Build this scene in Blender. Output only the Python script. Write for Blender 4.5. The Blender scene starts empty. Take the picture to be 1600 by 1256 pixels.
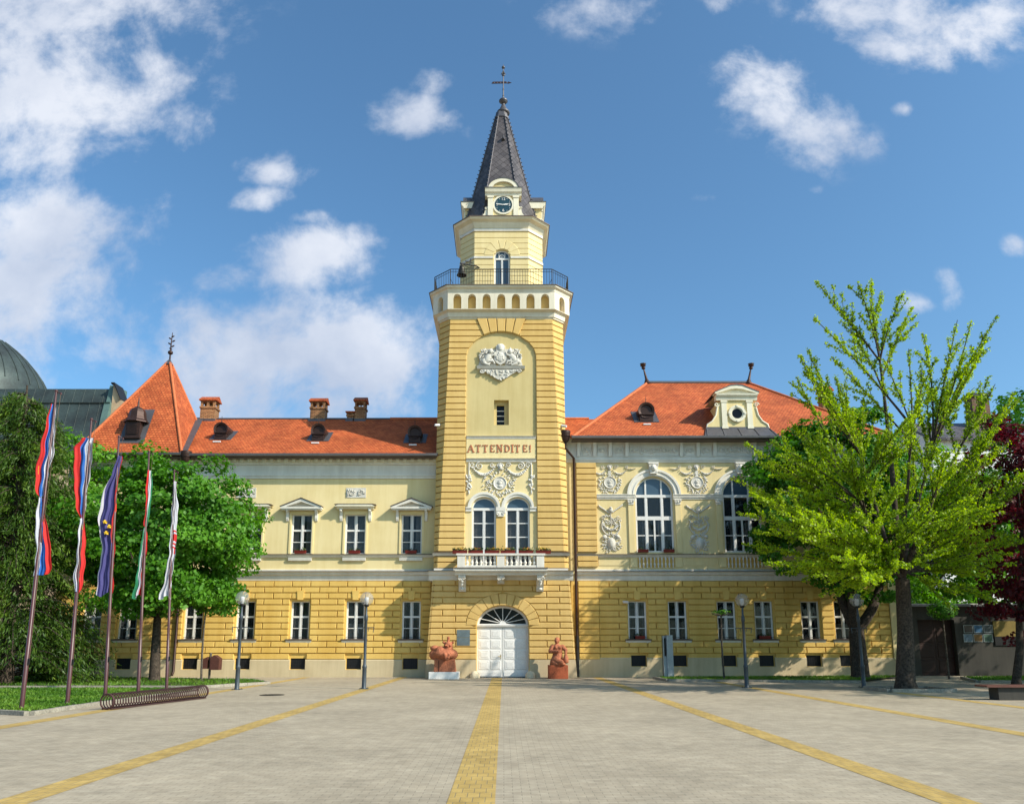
import bpy, math, random
import numpy as np
from mathutils import Vector, Matrix
R = random.Random(7)
sin, cos, pi, rad = math.sin, math.cos, math.pi, math.radians
S = bpy.context.scene
COL = S.collection
# ---------------------------------------------------------------- camera model
F, CX, CY, TH, H = 1205.0, 787.0, 780.0, rad(10.7), 1.7
ST, CT = sin(TH), cos(TH)
def ray(u, v):
    xr = (u-CX)/F; yr = (CY-v)/F
    return xr, CT-yr*ST, ST+yr*CT
def P(u, v, Y):
    x, y, z = ray(u, v); t = Y/y
    return (x*t, Y, H+z*t)
def X(u, v, Y): return P(u, v, Y)[0]
def Z(v, Y): return P(CX, v, Y)[2]
def G(u, v, z0=0.0):
    x, y, z = ray(u, v); t = (z0-H)/z
    return (x*t, y*t)
YT, YW = 42.0, 43.0
def ZT(v): return Z(v, YT)
def ZW(v): return Z(v, YW)
def XT(u, v): return X(u, v, YT)
def XW(u, v): return X(u, v, YW)

# ---------------------------------------------------------------- materials
def nodes(name):
    m = bpy.data.materials.new(name); m.use_nodes = True
    nt = m.node_tree
    return m, nt, nt.nodes['Principled BSDF']
def N(nt, t, **kw):
    n = nt.nodes.new(t)
    for k, v in kw.items():
        if k in ('loc',): continue
        setattr(n, k, v)
    return n
def setin(n, **kw):
    for k, v in kw.items(): n.inputs[k.replace('_', ' ')].default_value = v
def c4(c, k=1.0): return (min(c[0]*k, 1), min(c[1]*k, 1), min(c[2]*k, 1), 1)
def mat(name, col, rough=.7, var=.12, vscale=.6, bump=.15, bscale=30, metal=0.0, spec=.3, col2=None, fine=.08):
    m, nt, b = nodes(name); L = nt.links
    tc = N(nt, 'ShaderNodeTexCoord')
    n1 = N(nt, 'ShaderNodeTexNoise'); setin(n1, Scale=vscale, Detail=8.0, Roughness=.65)
    L.new(tc.outputs['Object'], n1.inputs['Vector'])
    n2 = N(nt, 'ShaderNodeTexNoise'); setin(n2, Scale=bscale, Detail=4.0)
    L.new(tc.outputs['Object'], n2.inputs['Vector'])
    mx = N(nt, 'ShaderNodeMix', data_type='RGBA')
    mr = N(nt, 'ShaderNodeMapRange'); setin(mr, From_Min=.3, From_Max=.7)
    L.new(n1.outputs['Fac'], mr.inputs['Value']); L.new(mr.outputs['Result'], mx.inputs['Factor'])
    mx.inputs['A'].default_value = c4(col, 1-var) if col2 is None else c4(col2)
    mx.inputs['B'].default_value = c4(col, 1+var*.5) if col2 is None else c4(col)
    mf = N(nt, 'ShaderNodeMix', data_type='RGBA', blend_type='MULTIPLY'); setin(mf, Factor=1.0)
    mr2 = N(nt, 'ShaderNodeMapRange'); setin(mr2, From_Min=.3, From_Max=.7, To_Min=1-fine*2, To_Max=1+fine*.3)
    L.new(n2.outputs['Fac'], mr2.inputs['Value'])
    L.new(mx.outputs['Result'], mf.inputs['A']); L.new(mr2.outputs['Result'], mf.inputs['B'])
    L.new(mf.outputs['Result'], b.inputs['Base Color'])
    setin(b, Roughness=rough, Metallic=metal); b.inputs['Specular IOR Level'].default_value = spec
    if bump:
        bp = N(nt, 'ShaderNodeBump'); setin(bp, Strength=bump, Distance=.02)
        L.new(n2.outputs['Fac'], bp.inputs['Height']); L.new(bp.outputs['Normal'], b.inputs['Normal'])
    return m
def streaky(name, col, dark, rough=.8):
    """painted render with faint rain streaks and blotches"""
    m, nt, b = nodes(name); L = nt.links
    tc = N(nt, 'ShaderNodeTexCoord')
    mp = N(nt, 'ShaderNodeMapping'); setin(mp, Scale=(1.6, 1.6, .12))
    L.new(tc.outputs['Object'], mp.inputs['Vector'])
    n1 = N(nt, 'ShaderNodeTexNoise'); setin(n1, Scale=1.6, Detail=9.0, Roughness=.7); L.new(mp.outputs['Vector'], n1.inputs['Vector'])
    n3 = N(nt, 'ShaderNodeTexNoise'); setin(n3, Scale=.5, Detail=8.0, Roughness=.6); L.new(tc.outputs['Object'], n3.inputs['Vector'])
    n2 = N(nt, 'ShaderNodeTexNoise'); setin(n2, Scale=22.0, Detail=5.0); L.new(tc.outputs['Object'], n2.inputs['Vector'])
    a = N(nt, 'ShaderNodeMath', operation='ADD'); L.new(n1.outputs['Fac'], a.inputs[0]); L.new(n3.outputs['Fac'], a.inputs[1])
    mr = N(nt, 'ShaderNodeMapRange'); setin(mr, From_Min=.75, From_Max=1.15); L.new(a.outputs['Value'], mr.inputs['Value'])
    mx = N(nt, 'ShaderNodeMix', data_type='RGBA'); mx.inputs['A'].default_value = c4(dark); mx.inputs['B'].default_value = c4(col)
    L.new(mr.outputs['Result'], mx.inputs['Factor']); L.new(mx.outputs['Result'], b.inputs['Base Color'])
    setin(b, Roughness=rough); b.inputs['Specular IOR Level'].default_value = .2
    bp = N(nt, 'ShaderNodeBump'); setin(bp, Strength=.2, Distance=.02)
    L.new(n2.outputs['Fac'], bp.inputs['Height']); L.new(bp.outputs['Normal'], b.inputs['Normal'])
    return m
def tiles(name, c1, c2, tw, th, diamond=False, rough=.75, hgt=.04, weather=None):
    m, nt, b = nodes(name); L = nt.links
    tc = N(nt, 'ShaderNodeTexCoord')
    vec = tc.outputs['UV']
    if diamond:
        mp = N(nt, 'ShaderNodeMapping'); setin(mp, Rotation=(0, 0, rad(45))); L.new(vec, mp.inputs['Vector']); vec = mp.outputs['Vector']
    br = N(nt, 'ShaderNodeTexBrick'); br.offset = .0 if diamond else .5
    setin(br, Scale=1.0); br.inputs['Brick Width'].default_value = tw; br.inputs['Row Height'].default_value = th
    br.inputs['Mortar Size'].default_value = .012; br.inputs['Mortar Smooth'].default_value = .3
    br.inputs['Color1'].default_value = c4(c1); br.inputs['Color2'].default_value = c4(c2); br.inputs['Mortar'].default_value = c4(c2, .5)
    br.inputs['Bias'].default_value = 0
    L.new(vec, br.inputs['Vector'])
    n1 = N(nt, 'ShaderNodeTexNoise'); setin(n1, Scale=.7, Detail=9.0, Roughness=.7); L.new(tc.outputs['UV'], n1.inputs['Vector'])
    mr = N(nt, 'ShaderNodeMapRange'); setin(mr, From_Min=.3, From_Max=.7, To_Min=.58, To_Max=1.2); L.new(n1.outputs['Fac'], mr.inputs['Value'])
    mf = N(nt, 'ShaderNodeMix', data_type='RGBA', blend_type='MULTIPLY'); setin(mf, Factor=1.0)
    L.new(br.outputs['Color'], mf.inputs['A']); L.new(mr.outputs['Result'], mf.inputs['B'])
    out = mf.outputs['Result']
    # odd dark tiles
    vo = N(nt, 'ShaderNodeTexVoronoi'); setin(vo, Scale=2.2); L.new(tc.outputs['UV'], vo.inputs['Vector'])
    lt = N(nt, 'ShaderNodeMath', operation='LESS_THAN'); lt.inputs[1].default_value = .11; L.new(vo.outputs['Distance'], lt.inputs[0])
    m2 = N(nt, 'ShaderNodeMix', data_type='RGBA'); m2.inputs['B'].default_value = c4(weather or c2, .6)
    mm = N(nt, 'ShaderNodeMath', operation='MULTIPLY'); mm.inputs[1].default_value = .55; L.new(lt.outputs['Value'], mm.inputs[0])
    L.new(mm.outputs['Value'], m2.inputs['Factor']); L.new(out, m2.inputs['A'])
    L.new(m2.outputs['Result'], b.inputs['Base Color'])
    setin(b, Roughness=rough); b.inputs['Specular IOR Level'].default_value = .25
    sp = N(nt, 'ShaderNodeSeparateXYZ'); L.new(vec, sp.inputs['Vector'])
    dv = N(nt, 'ShaderNodeMath', operation='DIVIDE'); dv.inputs[1].default_value = th; L.new(sp.outputs['Y'], dv.inputs[0])
    fr = N(nt, 'ShaderNodeMath', operation='FRACT'); L.new(dv.outputs['Value'], fr.inputs[0])
    iv = N(nt, 'ShaderNodeMath', operation='SUBTRACT'); iv.inputs[0].default_value = 1; L.new(fr.outputs['Value'], iv.inputs[1])
    ad = N(nt, 'ShaderNodeMath', operation='SUBTRACT'); L.new(iv.outputs['Value'], ad.inputs[0]); L.new(br.outputs['Fac'], ad.inputs[1])
    bp = N(nt, 'ShaderNodeBump'); setin(bp, Strength=.9, Distance=hgt); L.new(ad.outputs['Value'], bp.inputs['Height']); L.new(bp.outputs['Normal'], b.inputs['Normal'])
    return m
def leafmat(name, ca, cb, cc, trans=.35):
    m, nt, b = nodes(name); L = nt.links
    at = N(nt, 'ShaderNodeAttribute', attribute_name='tint')
    rp = N(nt, 'ShaderNodeValToRGB'); e = rp.color_ramp.elements
    e[0].color = c4(ca); e[0].position = 0; e[1].color = c4(cc); e[1].position = 1
    k = e.new(.5); k.color = c4(cb)
    L.new(at.outputs['Fac'], rp.inputs['Fac']); L.new(rp.outputs['Color'], b.inputs['Base Color'])
    setin(b, Roughness=.5); b.inputs['Specular IOR Level'].default_value = .35
    tr = N(nt, 'ShaderNodeBsdfTranslucent')
    hs = N(nt, 'ShaderNodeHueSaturation'); setin(hs, Value=1.5, Saturation=1.1); L.new(rp.outputs['Color'], hs.inputs['Color']); L.new(hs.outputs['Color'], tr.inputs['Color'])
    mx = N(nt, 'ShaderNodeMixShader'); mx.inputs[0].default_value = trans
    L.new(b.outputs[0], mx.inputs[1]); L.new(tr.outputs[0], mx.inputs[2]); L.new(mx.outputs[0], nt.nodes['Material Output'].inputs['Surface'])
    return m
def glassmat(name, tint=(.02, .025, .03), clear=.0, spec=.6):
    m, nt, b = nodes(name); L = nt.links
    setin(b, Base_Color=c4(tint), Roughness=.04); b.inputs['Specular IOR Level'].default_value = spec
    tc = N(nt, 'ShaderNodeTexCoord'); n2 = N(nt, 'ShaderNodeTexNoise'); setin(n2, Scale=1.3, Detail=2.0); L.new(tc.outputs['Object'], n2.inputs['Vector'])
    bp = N(nt, 'ShaderNodeBump'); setin(bp, Strength=.08, Distance=.05); L.new(n2.outputs['Fac'], bp.inputs['Height']); L.new(bp.outputs['Normal'], b.inputs['Normal'])
    if clear:
        tr = N(nt, 'ShaderNodeBsdfTransparent'); mx = N(nt, 'ShaderNodeMixShader'); mx.inputs[0].default_value = clear
        L.new(b.outputs[0], mx.inputs[1]); L.new(tr.outputs[0], mx.inputs[2]); L.new(mx.outputs[0], nt.nodes['Material Output'].inputs['Surface'])
    return m
M = {}
M['yellow_lower'] = streaky('ochre_render', (.715, .48, .14), (.605, .378, .09))
M['yellow_tower'] = streaky('tower_render', (.66, .45, .165), (.57, .37, .12))
M['yellow_upper'] = streaky('pale_yellow_render', (.74, .61, .325), (.655, .52, .25))
M['plinth'] = streaky('plinth_render', (.56, .46, .29), (.45, .36, .22))
M['white'] = streaky('white_stucco', (.74, .705, .625), (.60, .565, .49))
M['grey_white'] = streaky('greyish_stucco', (.70, .67, .60), (.56, .53, .46))
M['cream'] = streaky('cream_stucco', (.78, .73, .58), (.66, .60, .45))
M['ivory'] = streaky('ivory_stucco', (.72, .665, .535), (.60, .54, .41))
M['relief'] = streaky('weathered_relief_stucco', (.64, .61, .545), (.47, .445, .385))
M['paint'] = mat('white_paint', (.78, .765, .73), .45, .06, 1.2, .03, 20)
M['sill_dark'] = mat('sheet_metal', (.16, .12, .10), .5, .2, 2, .05, 20, metal=.3)
M['gutter'] = mat('gutter_metal', (.20, .19, .20), .4, .15, 2, .05, 20, metal=.6)
M['brown_metal'] = mat('brown_metal', (.055, .030, .024), .45, .3, 2, .1, 20, metal=.4)
M['lead'] = mat('lead_flashing', (.12, .115, .125), .5, .2, 2, .1, 14, metal=.4)
M['dark'] = mat('unlit_room_black', (.015, .014, .013), .9, .1, 1, 0)  # near-black colour stands in for the unlit interior
M['iron'] = mat('black_iron', (.022, .022, .024), .5, .2, 4, .05, 30, metal=.3)
M['glass'] = glassmat('window_glass', clear=.55)
M['glass_dark'] = glassmat('dark_glass', (.006, .007, .008), clear=0, spec=.18)
M['glass_blue'] = glassmat('sky_tinted_glass', (.05, .085, .12))  # blue of the reflected sky put into the base colour
M['curtain'] = mat('curtain', (.66, .65, .63), .9, .2, 3, .1, 30)
M['roof'] = tiles('red_roof_tiles', (.59, .145, .045), (.43, .088, .028), .19, .17, weather=(.30, .07, .03))
M['ridge'] = mat('ridge_tiles', (.54, .15, .055), .75, .25, 3, .3, 8)
M['slate'] = tiles('diamond_slates', (.066, .058, .062), (.125, .110, .112), .34, .34, diamond=True, rough=.45, hgt=.03, weather=(.05, .04, .04))
M['brick'] = tiles('chimney_brick', (.42, .22, .10), (.33, .16, .075), .26, .09, hgt=.02)
M['red_letter'] = mat('red_letters', (.50, .155, .075), .6, .1, 2, .05)
M['clock_face'] = mat('clock_face', (.022, .062, .085), .35, .15, 3, 0)
M['terracotta'] = mat('terracotta', (.50, .17, .085), .8, .3, 2.2, .35, 18, fine=.2)
M['wood'] = mat('weathered_wood', (.16, .10, .065), .8, .3, 3, .3, 25)
M['bark'] = mat('bark', (.085, .064, .048), .95, .4, 4, 1.0, 14, fine=.35)
M['bark_light'] = mat('grey_bark', (.14, .115, .09), .95, .4, 4, 1.0, 12, fine=.35)
M['pole'] = mat('pole_paint', (.085, .030, .032), .4, .2, 1.5, .03, 20, spec=.5)
M['rust'] = mat('rusty_rack_paint', (.075, .036, .034), .6, .35, 5, .15, 25, metal=.2)
M['lamp_post'] = mat('lamp_post_paint', (.07, .085, .10), .45, .25, 2, .05, 20, metal=.3)
M['globe'] = glassmat('lamp_globe_glass', (.42, .42, .41), clear=.72)
M['kerb'] = mat('kerb_concrete', (.36, .33, .27), .9, .3, 2, .4, 18, fine=.2)
M['soil'] = mat('lawn_soil', (.07, .085, .025), .95, .3, 2, .4, 18)
M['copper'] = mat('weathered_copper', (.075, .105, .10), .55, .3, .5, .1, 8, metal=.3, col2=(.035, .042, .043))
M['copper_green'] = mat('verdigris', (.12, .20, .18), .6, .3, .8, .1, 8, metal=.2)
M['old_plaster'] = mat('peeling_plaster', (.55, .44, .28), .9, .25, .9, .4, 8, col2=(.38, .24, .15))
M['white_wall'] = streaky('whitewash', (.75, .75, .74), (.60, .60, .60))
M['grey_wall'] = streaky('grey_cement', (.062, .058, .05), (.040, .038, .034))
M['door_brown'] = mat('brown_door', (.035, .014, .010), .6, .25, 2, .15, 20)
M['plaque'] = mat('bronze_plaque', (.25, .29, .29), .35, .3, 2.5, .3, 30, metal=.7)
M['pillar_grey'] = mat('grey_sheet_steel', (.34, .38, .40), .4, .12, 1.5, .03, 20, metal=.4)
M['stone'] = mat('guard_stone', (.66, .57, .40), .9, .2, 2, .4, 10)
M['box_red'] = mat('red_planter', (.20, .025, .018), .5, .2, 3, .05)
M['bell'] = mat('bell_bronze', (.06, .055, .045), .4, .2, 3, .05, metal=.7)
M['camera_white'] = mat('white_plastic', (.70, .70, .70), .4, .05, 3, 0)
FL = {k: mat('flag_'+k, c, .75, .1, 3, .25, 60) for k, c in dict(red=(.52, .022, .02), blue=(.025, .13, .45), white=(.50, .50, .56), navy=(.06, .055, .19), pale=(.48, .46, .52), green=(.02, .17, .08), gold=(.75, .48, .03)).items()}
LEAF = dict(
    maple=leafmat('maple_leaves', (.038, .135, .007), (.075, .22, .012), (.13, .31, .022)),
    lime=leafmat('bright_leaves', (.05, .16, .008), (.095, .25, .013), (.15, .34, .025)),
    chestnut=leafmat('chestnut_leaves', (.032, .115, .008), (.062, .19, .013), (.105, .27, .02), .35),
    ginkgo=leafmat('ginkgo_leaves', (.155, .25, .007), (.26, .385, .012), (.38, .50, .028), .5),
    yew=leafmat('yew_needles', (.030, .072, .009), (.065, .13, .014), (.15, .235, .024), .28),
    red=leafmat('red_leaves', (.045, .006, .009), (.10, .010, .016), (.17, .018, .026), .35),
    grass=leafmat('grass_blades', (.06, .15, .012), (.10, .22, .018), (.16, .28, .03), .3),
    flower=leafmat('flower_heads', (.65, .45, .02), (.75, .55, .03), (.55, .08, .05), .2),
    plant=leafmat('planter_leaves', (.02, .05, .012), (.04, .08, .015), (.08, .12, .02), .2))

# ---------------------------------------------------------------- object tree
WPOS = {}
def tag(o, label=None, cat=None, group=None, kind=None):
    if label: o['label'] = label
    if cat: o['category'] = cat
    if group: o['group'] = group
    if kind: o['kind'] = kind
    return o
def thing(name, label, cat, loc=(0, 0, 0), group=None):
    o = bpy.data.objects.new(name, None); COL.objects.link(o)
    o.location = loc; o.empty_display_size = .3; WPOS[o.name] = Vector(loc)
    return tag(o, label, cat, group)
def link(name, me, parent=None, loc=None):
    o = bpy.data.objects.new(name, me); COL.objects.link(o)
    base = Vector((0, 0, 0))
    if parent is not None:
        o.parent = parent; base = WPOS[parent.name]
    w = Vector(loc) if loc is not None else base.copy()
    o.location = w-base; WPOS[o.name] = w
    return o
def copy_tree(o, parent, loc):
    """copy of a thing or part with all of its children; loc is the world place of its origin"""
    c = o.copy(); COL.objects.link(c)
    base = WPOS[parent.name] if parent is not None else Vector((0, 0, 0))
    c.parent = parent; c.location = Vector(loc)-base; WPOS[c.name] = Vector(loc)
    for ch in [k for k in bpy.data.objects if k.parent == o]:
        copy_tree(ch, c, Vector(loc)+ch.location)
    return c
class MB:
    def __init__(s): s.v = []; s.f = []; s.mi = []; s.sm = []; s.m = 0; s.cuts = []
    def cut(s): s.cuts.append((len(s.v), len(s.f)))
    def build_each(s, name, mats, parent=None, **kw):
        """one object for each piece begun with cut()"""
        ends = s.cuts[1:]+[(len(s.v), len(s.f))]
        for (v0, f0), (v1, f1) in zip(s.cuts, ends):
            q = MB(); q.v = s.v[v0:v1]; q.f = [tuple(i-v0 for i in f) for f in s.f[f0:f1]]; q.mi = s.mi[f0:f1]; q.sm = s.sm[f0:f1]
            c = Vector((0, 0, 0))
            for p in q.v: c += Vector(p)
            q.build(name, mats, parent, c/len(q.v), **kw)
    def add(s, vs, fs, smooth=False):
        b = len(s.v); s.v += [tuple(p) for p in vs]
        for f in fs: s.f.append(tuple(b+i for i in f)); s.mi.append(s.m); s.sm.append(smooth)
    def box(s, x0, x1, y0, y1, z0, z1):
        s.add([(x0, y0, z0), (x1, y0, z0), (x1, y1, z0), (x0, y1, z0), (x0, y0, z1), (x1, y0, z1), (x1, y1, z1), (x0, y1, z1)],
              [(0, 3, 2, 1), (4, 5, 6, 7), (0, 1, 5, 4), (1, 2, 6, 5), (2, 3, 7, 6), (3, 0, 4, 7)])
    def cbox(s, c, sx, sy, sz): s.box(c[0]-sx/2, c[0]+sx/2, c[1]-sy/2, c[1]+sy/2, c[2]-sz/2, c[2]+sz/2)
    def block(s, q, yb, yf, bev=.014):
        """rusticated block: q = 4 (x,z) corners anticlockwise seen from the front; yb back, yf front face"""
        cx = sum(p[0] for p in q)/4; cz = sum(p[1] for p in q)/4
        def ins(p):
            dx = bev if p[0] < cx else -bev; dz = bev if p[1] < cz else -bev
            return (p[0]+dx, p[1]+dz)
        ym = yf+bev
        b = len(s.v)
        vs = [(p[0], yb, p[1]) for p in q]+[(p[0], ym, p[1]) for p in q]+[(ins(p)[0], yf, ins(p)[1]) for p in q]
        fs = [(8, 9, 10, 11)]
        for i in range(4):
            j = (i+1) % 4
            fs += [(i, j, 4+j, 4+i), (4+i, 4+j, 8+j, 8+i)]
        s.add(vs, fs)
    def prism(s, poly, y0, y1):
        n = len(poly)
        s.add([(x, y0, z) for x, z in poly]+[(x, y1, z) for x, z in poly],
              [tuple(range(n)), tuple(range(2*n-1, n-1, -1))]+[(i, (i+1) % n, n+(i+1) % n, n+i) for i in range(n)])
    def profx(s, prof, x0, x1):
        """profile of (y,z) points swept along X from x0 to x1"""
        n = len(prof)
        s.add([(x0, y, z) for y, z in prof]+[(x1, y, z) for y, z in prof],
              [tuple(range(n)), tuple(range(2*n-1, n-1, -1))]+[(i, (i+1) % n, n+(i+1) % n, n+i) for i in range(n)])
    def profz(s, poly, z0, z1):
        n = len(poly)
        s.add([(x, y, z0) for x, y in poly]+[(x, y, z1) for x, y in poly],
              [tuple(range(n-1, -1, -1)), tuple(range(n, 2*n))]+[(i, (i+1) % n, n+(i+1) % n, n+i) for i in range(n)])
    def loft(s, rings, cap0=True, cap1=True, smooth=False):
        n = len(rings[0]); vs = [p for r in rings for p in r]; fs = []
        for k in range(len(rings)-1):
            for i in range(n):
                j = (i+1) % n
                fs.append((k*n+i, k*n+j, (k+1)*n+j, (k+1)*n+i))
        s.add(vs, fs, smooth)
        if cap0: s.add(rings[0], [tuple(range(n-1, -1, -1))])
        if cap1: s.add(rings[-1], [tuple(range(n))])
    def lathe(s, prof, cx, cy, n=16, smooth=True, rot=0):
        s.loft([[(cx+r*cos(rot+2*pi*i/n), cy+r*sin(rot+2*pi*i/n), z) for i in range(n)] for r, z in prof], smooth=smooth)
    def tube(s, pts, r, n=8, smooth=True):
        pts = [Vector(p) for p in pts]; rs = r if isinstance(r, (list, tuple)) else [r]*len(pts)
        rings = []
        t0 = (pts[1]-pts[0]).normalized(); ref = Vector((0, 0, 1)) if abs(t0.z) < .9 else Vector((1, 0, 0))
        a = t0.cross(ref).normalized()
        for i, p in enumerate(pts):
            t = (pts[min(i+1, len(pts)-1)]-pts[max(i-1, 0)])
            t = t.normalized() if t.length > 1e-9 else t0
            a = (a-t*a.dot(t)); a = a.normalized() if a.length > 1e-6 else t.orthogonal().normalized()
            b = t.cross(a)
            rings.append([tuple(p+a*(rs[i]*cos(2*pi*k/n))+b*(rs[i]*sin(2*pi*k/n))) for k in range(n)])
        s.loft(rings, smooth=smooth)
    def ball(s, c, rx, ry=None, rz=None, nu=10, nv=6, rot=0.0):
        ry = rx if ry is None else ry; rz = rx if rz is None else rz
        rings = []
        for j in range(nv+1):
            a = -pi/2+pi*j/nv; rr = max(cos(a), .02)
            ring = []
            for i in range(nu):
                lx, ly, lz = rx*rr*cos(2*pi*i/nu), ry*rr*sin(2*pi*i/nu), rz*sin(a)
                if rot: lx, lz = lx*cos(rot)-lz*sin(rot), lx*sin(rot)+lz*cos(rot)
                ring.append((c[0]+lx, c[1]+ly, c[2]+lz))
            rings.append(ring)
        s.loft(rings, smooth=True)
    def ring_arc(s, cx, zs, hw0, ri0, hw1, ri1, y0, y1, a0=0, a1=pi, n=20):
        """an arch band between two half ellipses (cx, zs), front y0 back y1"""
        A = [a0+(a1-a0)*i/n for i in range(n+1)]
        vs = []
        for y in (y0, y1):
            for a in A:
                vs += [(cx+hw0*cos(a), y, zs+ri0*sin(a)), (cx+hw1*cos(a), y, zs+ri1*sin(a))]
        o = 2*(n+1); fs = []
        for i in range(n):
            p = 2*i
            fs += [(p, p+1, p+3, p+2), (o+p+2, o+p+3, o+p+1, o+p), (p+2, o+p+2, o+p, p), (p+1, o+p+1, o+p+3, p+3)]
        fs += [(0, o, o+1, 1), (2*n, 2*n+1, o+2*n+1, o+2*n)]
        s.add(vs, fs)
    def build(s, name, mats, parent=None, loc=None, uv=False, local=False):
        """verts are world coordinates (local=True: relative to the object's own origin)"""
        if not isinstance(mats, (list, tuple)): mats = [mats]
        me = bpy.data.meshes.new(name)
        org = Vector((0, 0, 0))
        if not local:
            if loc is not None: org = Vector(loc)
            elif parent is not None: org = WPOS[parent.name]
        me.from_pydata([(a-org.x, b-org.y, c-org.z) for a, b, c in s.v], [], s.f)
        for m in mats: me.materials.append(m)
        me.polygons.foreach_set('material_index', s.mi); me.polygons.foreach_set('use_smooth', s.sm)
        if uv:
            ul = me.uv_layers.new(name='UVMap')
            for p in me.polygons:
                n = p.normal
                t = Vector((0, 0, 1)).cross(n)
                t = t.normalized() if t.length > 1e-4 else Vector((1, 0, 0))
                b = n.cross(t)
                for li in p.loop_indices:
                    q = me.vertices[me.loops[li].vertex_index].co+org
                    ul.data[li].uv = (q.dot(t), q.dot(b))
        me.update()
        return link(name, me, parent, loc)
def wall(mb, x0, x1, z0, z1, ops, yf, depth=.35, nseg=18):
    """wall sheet with openings; op = (x0,x1,z0,z1) or (cx,hw,z0,zs,rise) for an arch; reveals included"""
    rects = []
    for o in ops:
        rects.append(o if len(o) == 4 else (o[0]-o[1], o[0]+o[1], o[2], o[3]+o[4]))
    xs = sorted({x0, x1, *[min(max(a, x0), x1) for r in rects for a in r[:2]]})
    zs = sorted({z0, z1, *[min(max(a, z0), z1) for r in rects for a in r[2:]]})
    for i in range(len(xs)-1):
        for j in range(len(zs)-1):
            mx, mz = (xs[i]+xs[i+1])/2, (zs[j]+zs[j+1])/2
            if any(r[0] < mx < r[1] and r[2] < mz < r[3] for r in rects): continue
            mb.add([(xs[i], yf, zs[j]), (xs[i+1], yf, zs[j]), (xs[i+1], yf, zs[j+1]), (xs[i], yf, zs[j+1])], [(0, 1, 2, 3)])
    yb = yf+depth
    for o, r in zip(ops, rects):
        if len(o) == 4:
            a, b, c, d = r; loop = [(a, c), (b, c), (b, d), (a, d)]
        else:
            cx, hw, c, s, rise = o
            arc = [(cx+hw*cos(pi*k/nseg), s+rise*sin(pi*k/nseg)) for k in range(nseg+1)]
            loop = [(cx-hw, c), (cx+hw, c)]+arc
            zt = s+rise
            for k in range(nseg):
                p, q = arc[k], arc[k+1]
                mb.add([(p[0], yf, p[1]), (p[0], yf, zt), (q[0], yf, zt), (q[0], yf, q[1])], [(0, 1, 2, 3)])
        n = len(loop)
        mb.add([(x, yf, z) for x, z in loop]+[(x, yb, z) for x, z in loop], [(i, (i+1) % n, n+(i+1) % n, n+i) for i in range(n)])
def leaf_mesh(name, C, size, m, parent=None, seed=1, upb=.3, aspect=.7, szvar=.35, outward=None, tint=None, loc=None, axis=None):
    rng = np.random.default_rng(seed); C = np.asarray(C, dtype=np.float64); n = len(C)
    nr = rng.normal(size=(n, 3)); nr /= np.linalg.norm(nr, axis=1)[:, None]
    nr[:, 2] += upb
    if outward is not None: nr += outward*.8
    nr /= np.linalg.norm(nr, axis=1)[:, None]+1e-9
    t = rng.normal(size=(n, 3)) if axis is None else axis+rng.normal(size=(n, 3))*.35
    t -= nr*np.sum(t*nr, axis=1)[:, None]; t /= np.linalg.norm(t, axis=1)[:, None]+1e-9
    b = np.cross(nr, t)
    sz = size*(1+szvar*rng.uniform(-1, 1, n))[:, None]
    fold = nr*sz*.12
    V = np.stack([C-t*sz*.5, C+b*sz*aspect*.5+fold, C+t*sz*.5, C-b*sz*aspect*.5+fold], axis=1).reshape(-1, 3)
    org = np.array(WPOS[parent.name]) if parent is not None else np.zeros(3)
    V = V-org
    me = bpy.data.meshes.new(name)
    me.vertices.add(4*n); me.vertices.foreach_set('co', V.astype(np.float32).ravel())
    me.loops.add(4*n); me.loops.foreach_set('vertex_index', np.arange(4*n, dtype=np.int32))
    me.polygons.add(n); me.polygons.foreach_set('loop_start', np.arange(0, 4*n, 4, dtype=np.int32))
    me.update(calc_edges=True)
    at = me.attributes.new('tint', 'FLOAT', 'FACE')
    tv = rng.uniform(0, 1, n) if tint is None else np.clip(tint+rng.normal(0, .16, n), 0, 1)
    at.data.foreach_set('value', tv.astype(np.float32))
    me.materials.append(m)
    return link(name, me, parent, loc)
# ---------------------------------------------------------------- camera, sun, sky
S.view_settings.view_transform = 'Standard'; S.view_settings.look = 'None'; S.view_settings.gamma = 1
S.view_settings.exposure = EXPOSURE = .38
cd = bpy.data.cameras.new('camera'); cam = bpy.data.objects.new('camera', cd); COL.objects.link(cam)
cam.location = (0, 0, H); cam.rotation_euler = (pi/2+TH, 0, 0)
cd.sensor_fit = 'HORIZONTAL'; cd.sensor_width = 36; cd.lens = 36*F/1600
cd.shift_x = (800-CX)/1600; cd.shift_y = (CY-628)/1600
cd.clip_start = .1; cd.clip_end = 3000
S.camera = cam
SUN_AZ, SUN_EL = rad(62), rad(36)
to_sun = Vector((sin(SUN_AZ)*cos(SUN_EL), -cos(SUN_AZ)*cos(SUN_EL), sin(SUN_EL)))
ld = bpy.data.lights.new('sun', 'SUN'); ld.energy = 4.7; ld.angle = rad(.53); ld.color = (1, .925, .79)
lo = bpy.data.objects.new('sun', ld); COL.objects.link(lo); lo.rotation_euler = to_sun.to_track_quat('Z', 'Y').to_euler()
lo.location = (60, -30, 60)
W = bpy.data.worlds.new('World'); S.world = W; W.use_nodes = True
nt = W.node_tree; L = nt.links; bg = nt.nodes['Background']; setin(bg, Strength=.118)
sky = N(nt, 'ShaderNodeTexSky', sky_type='NISHITA', sun_disc=False, sun_elevation=SUN_EL, sun_rotation=math.atan2(to_sun.x, to_sun.y), altitude=200, air_density=1.0, dust_density=2.2, ozone_density=2.2)
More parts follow.
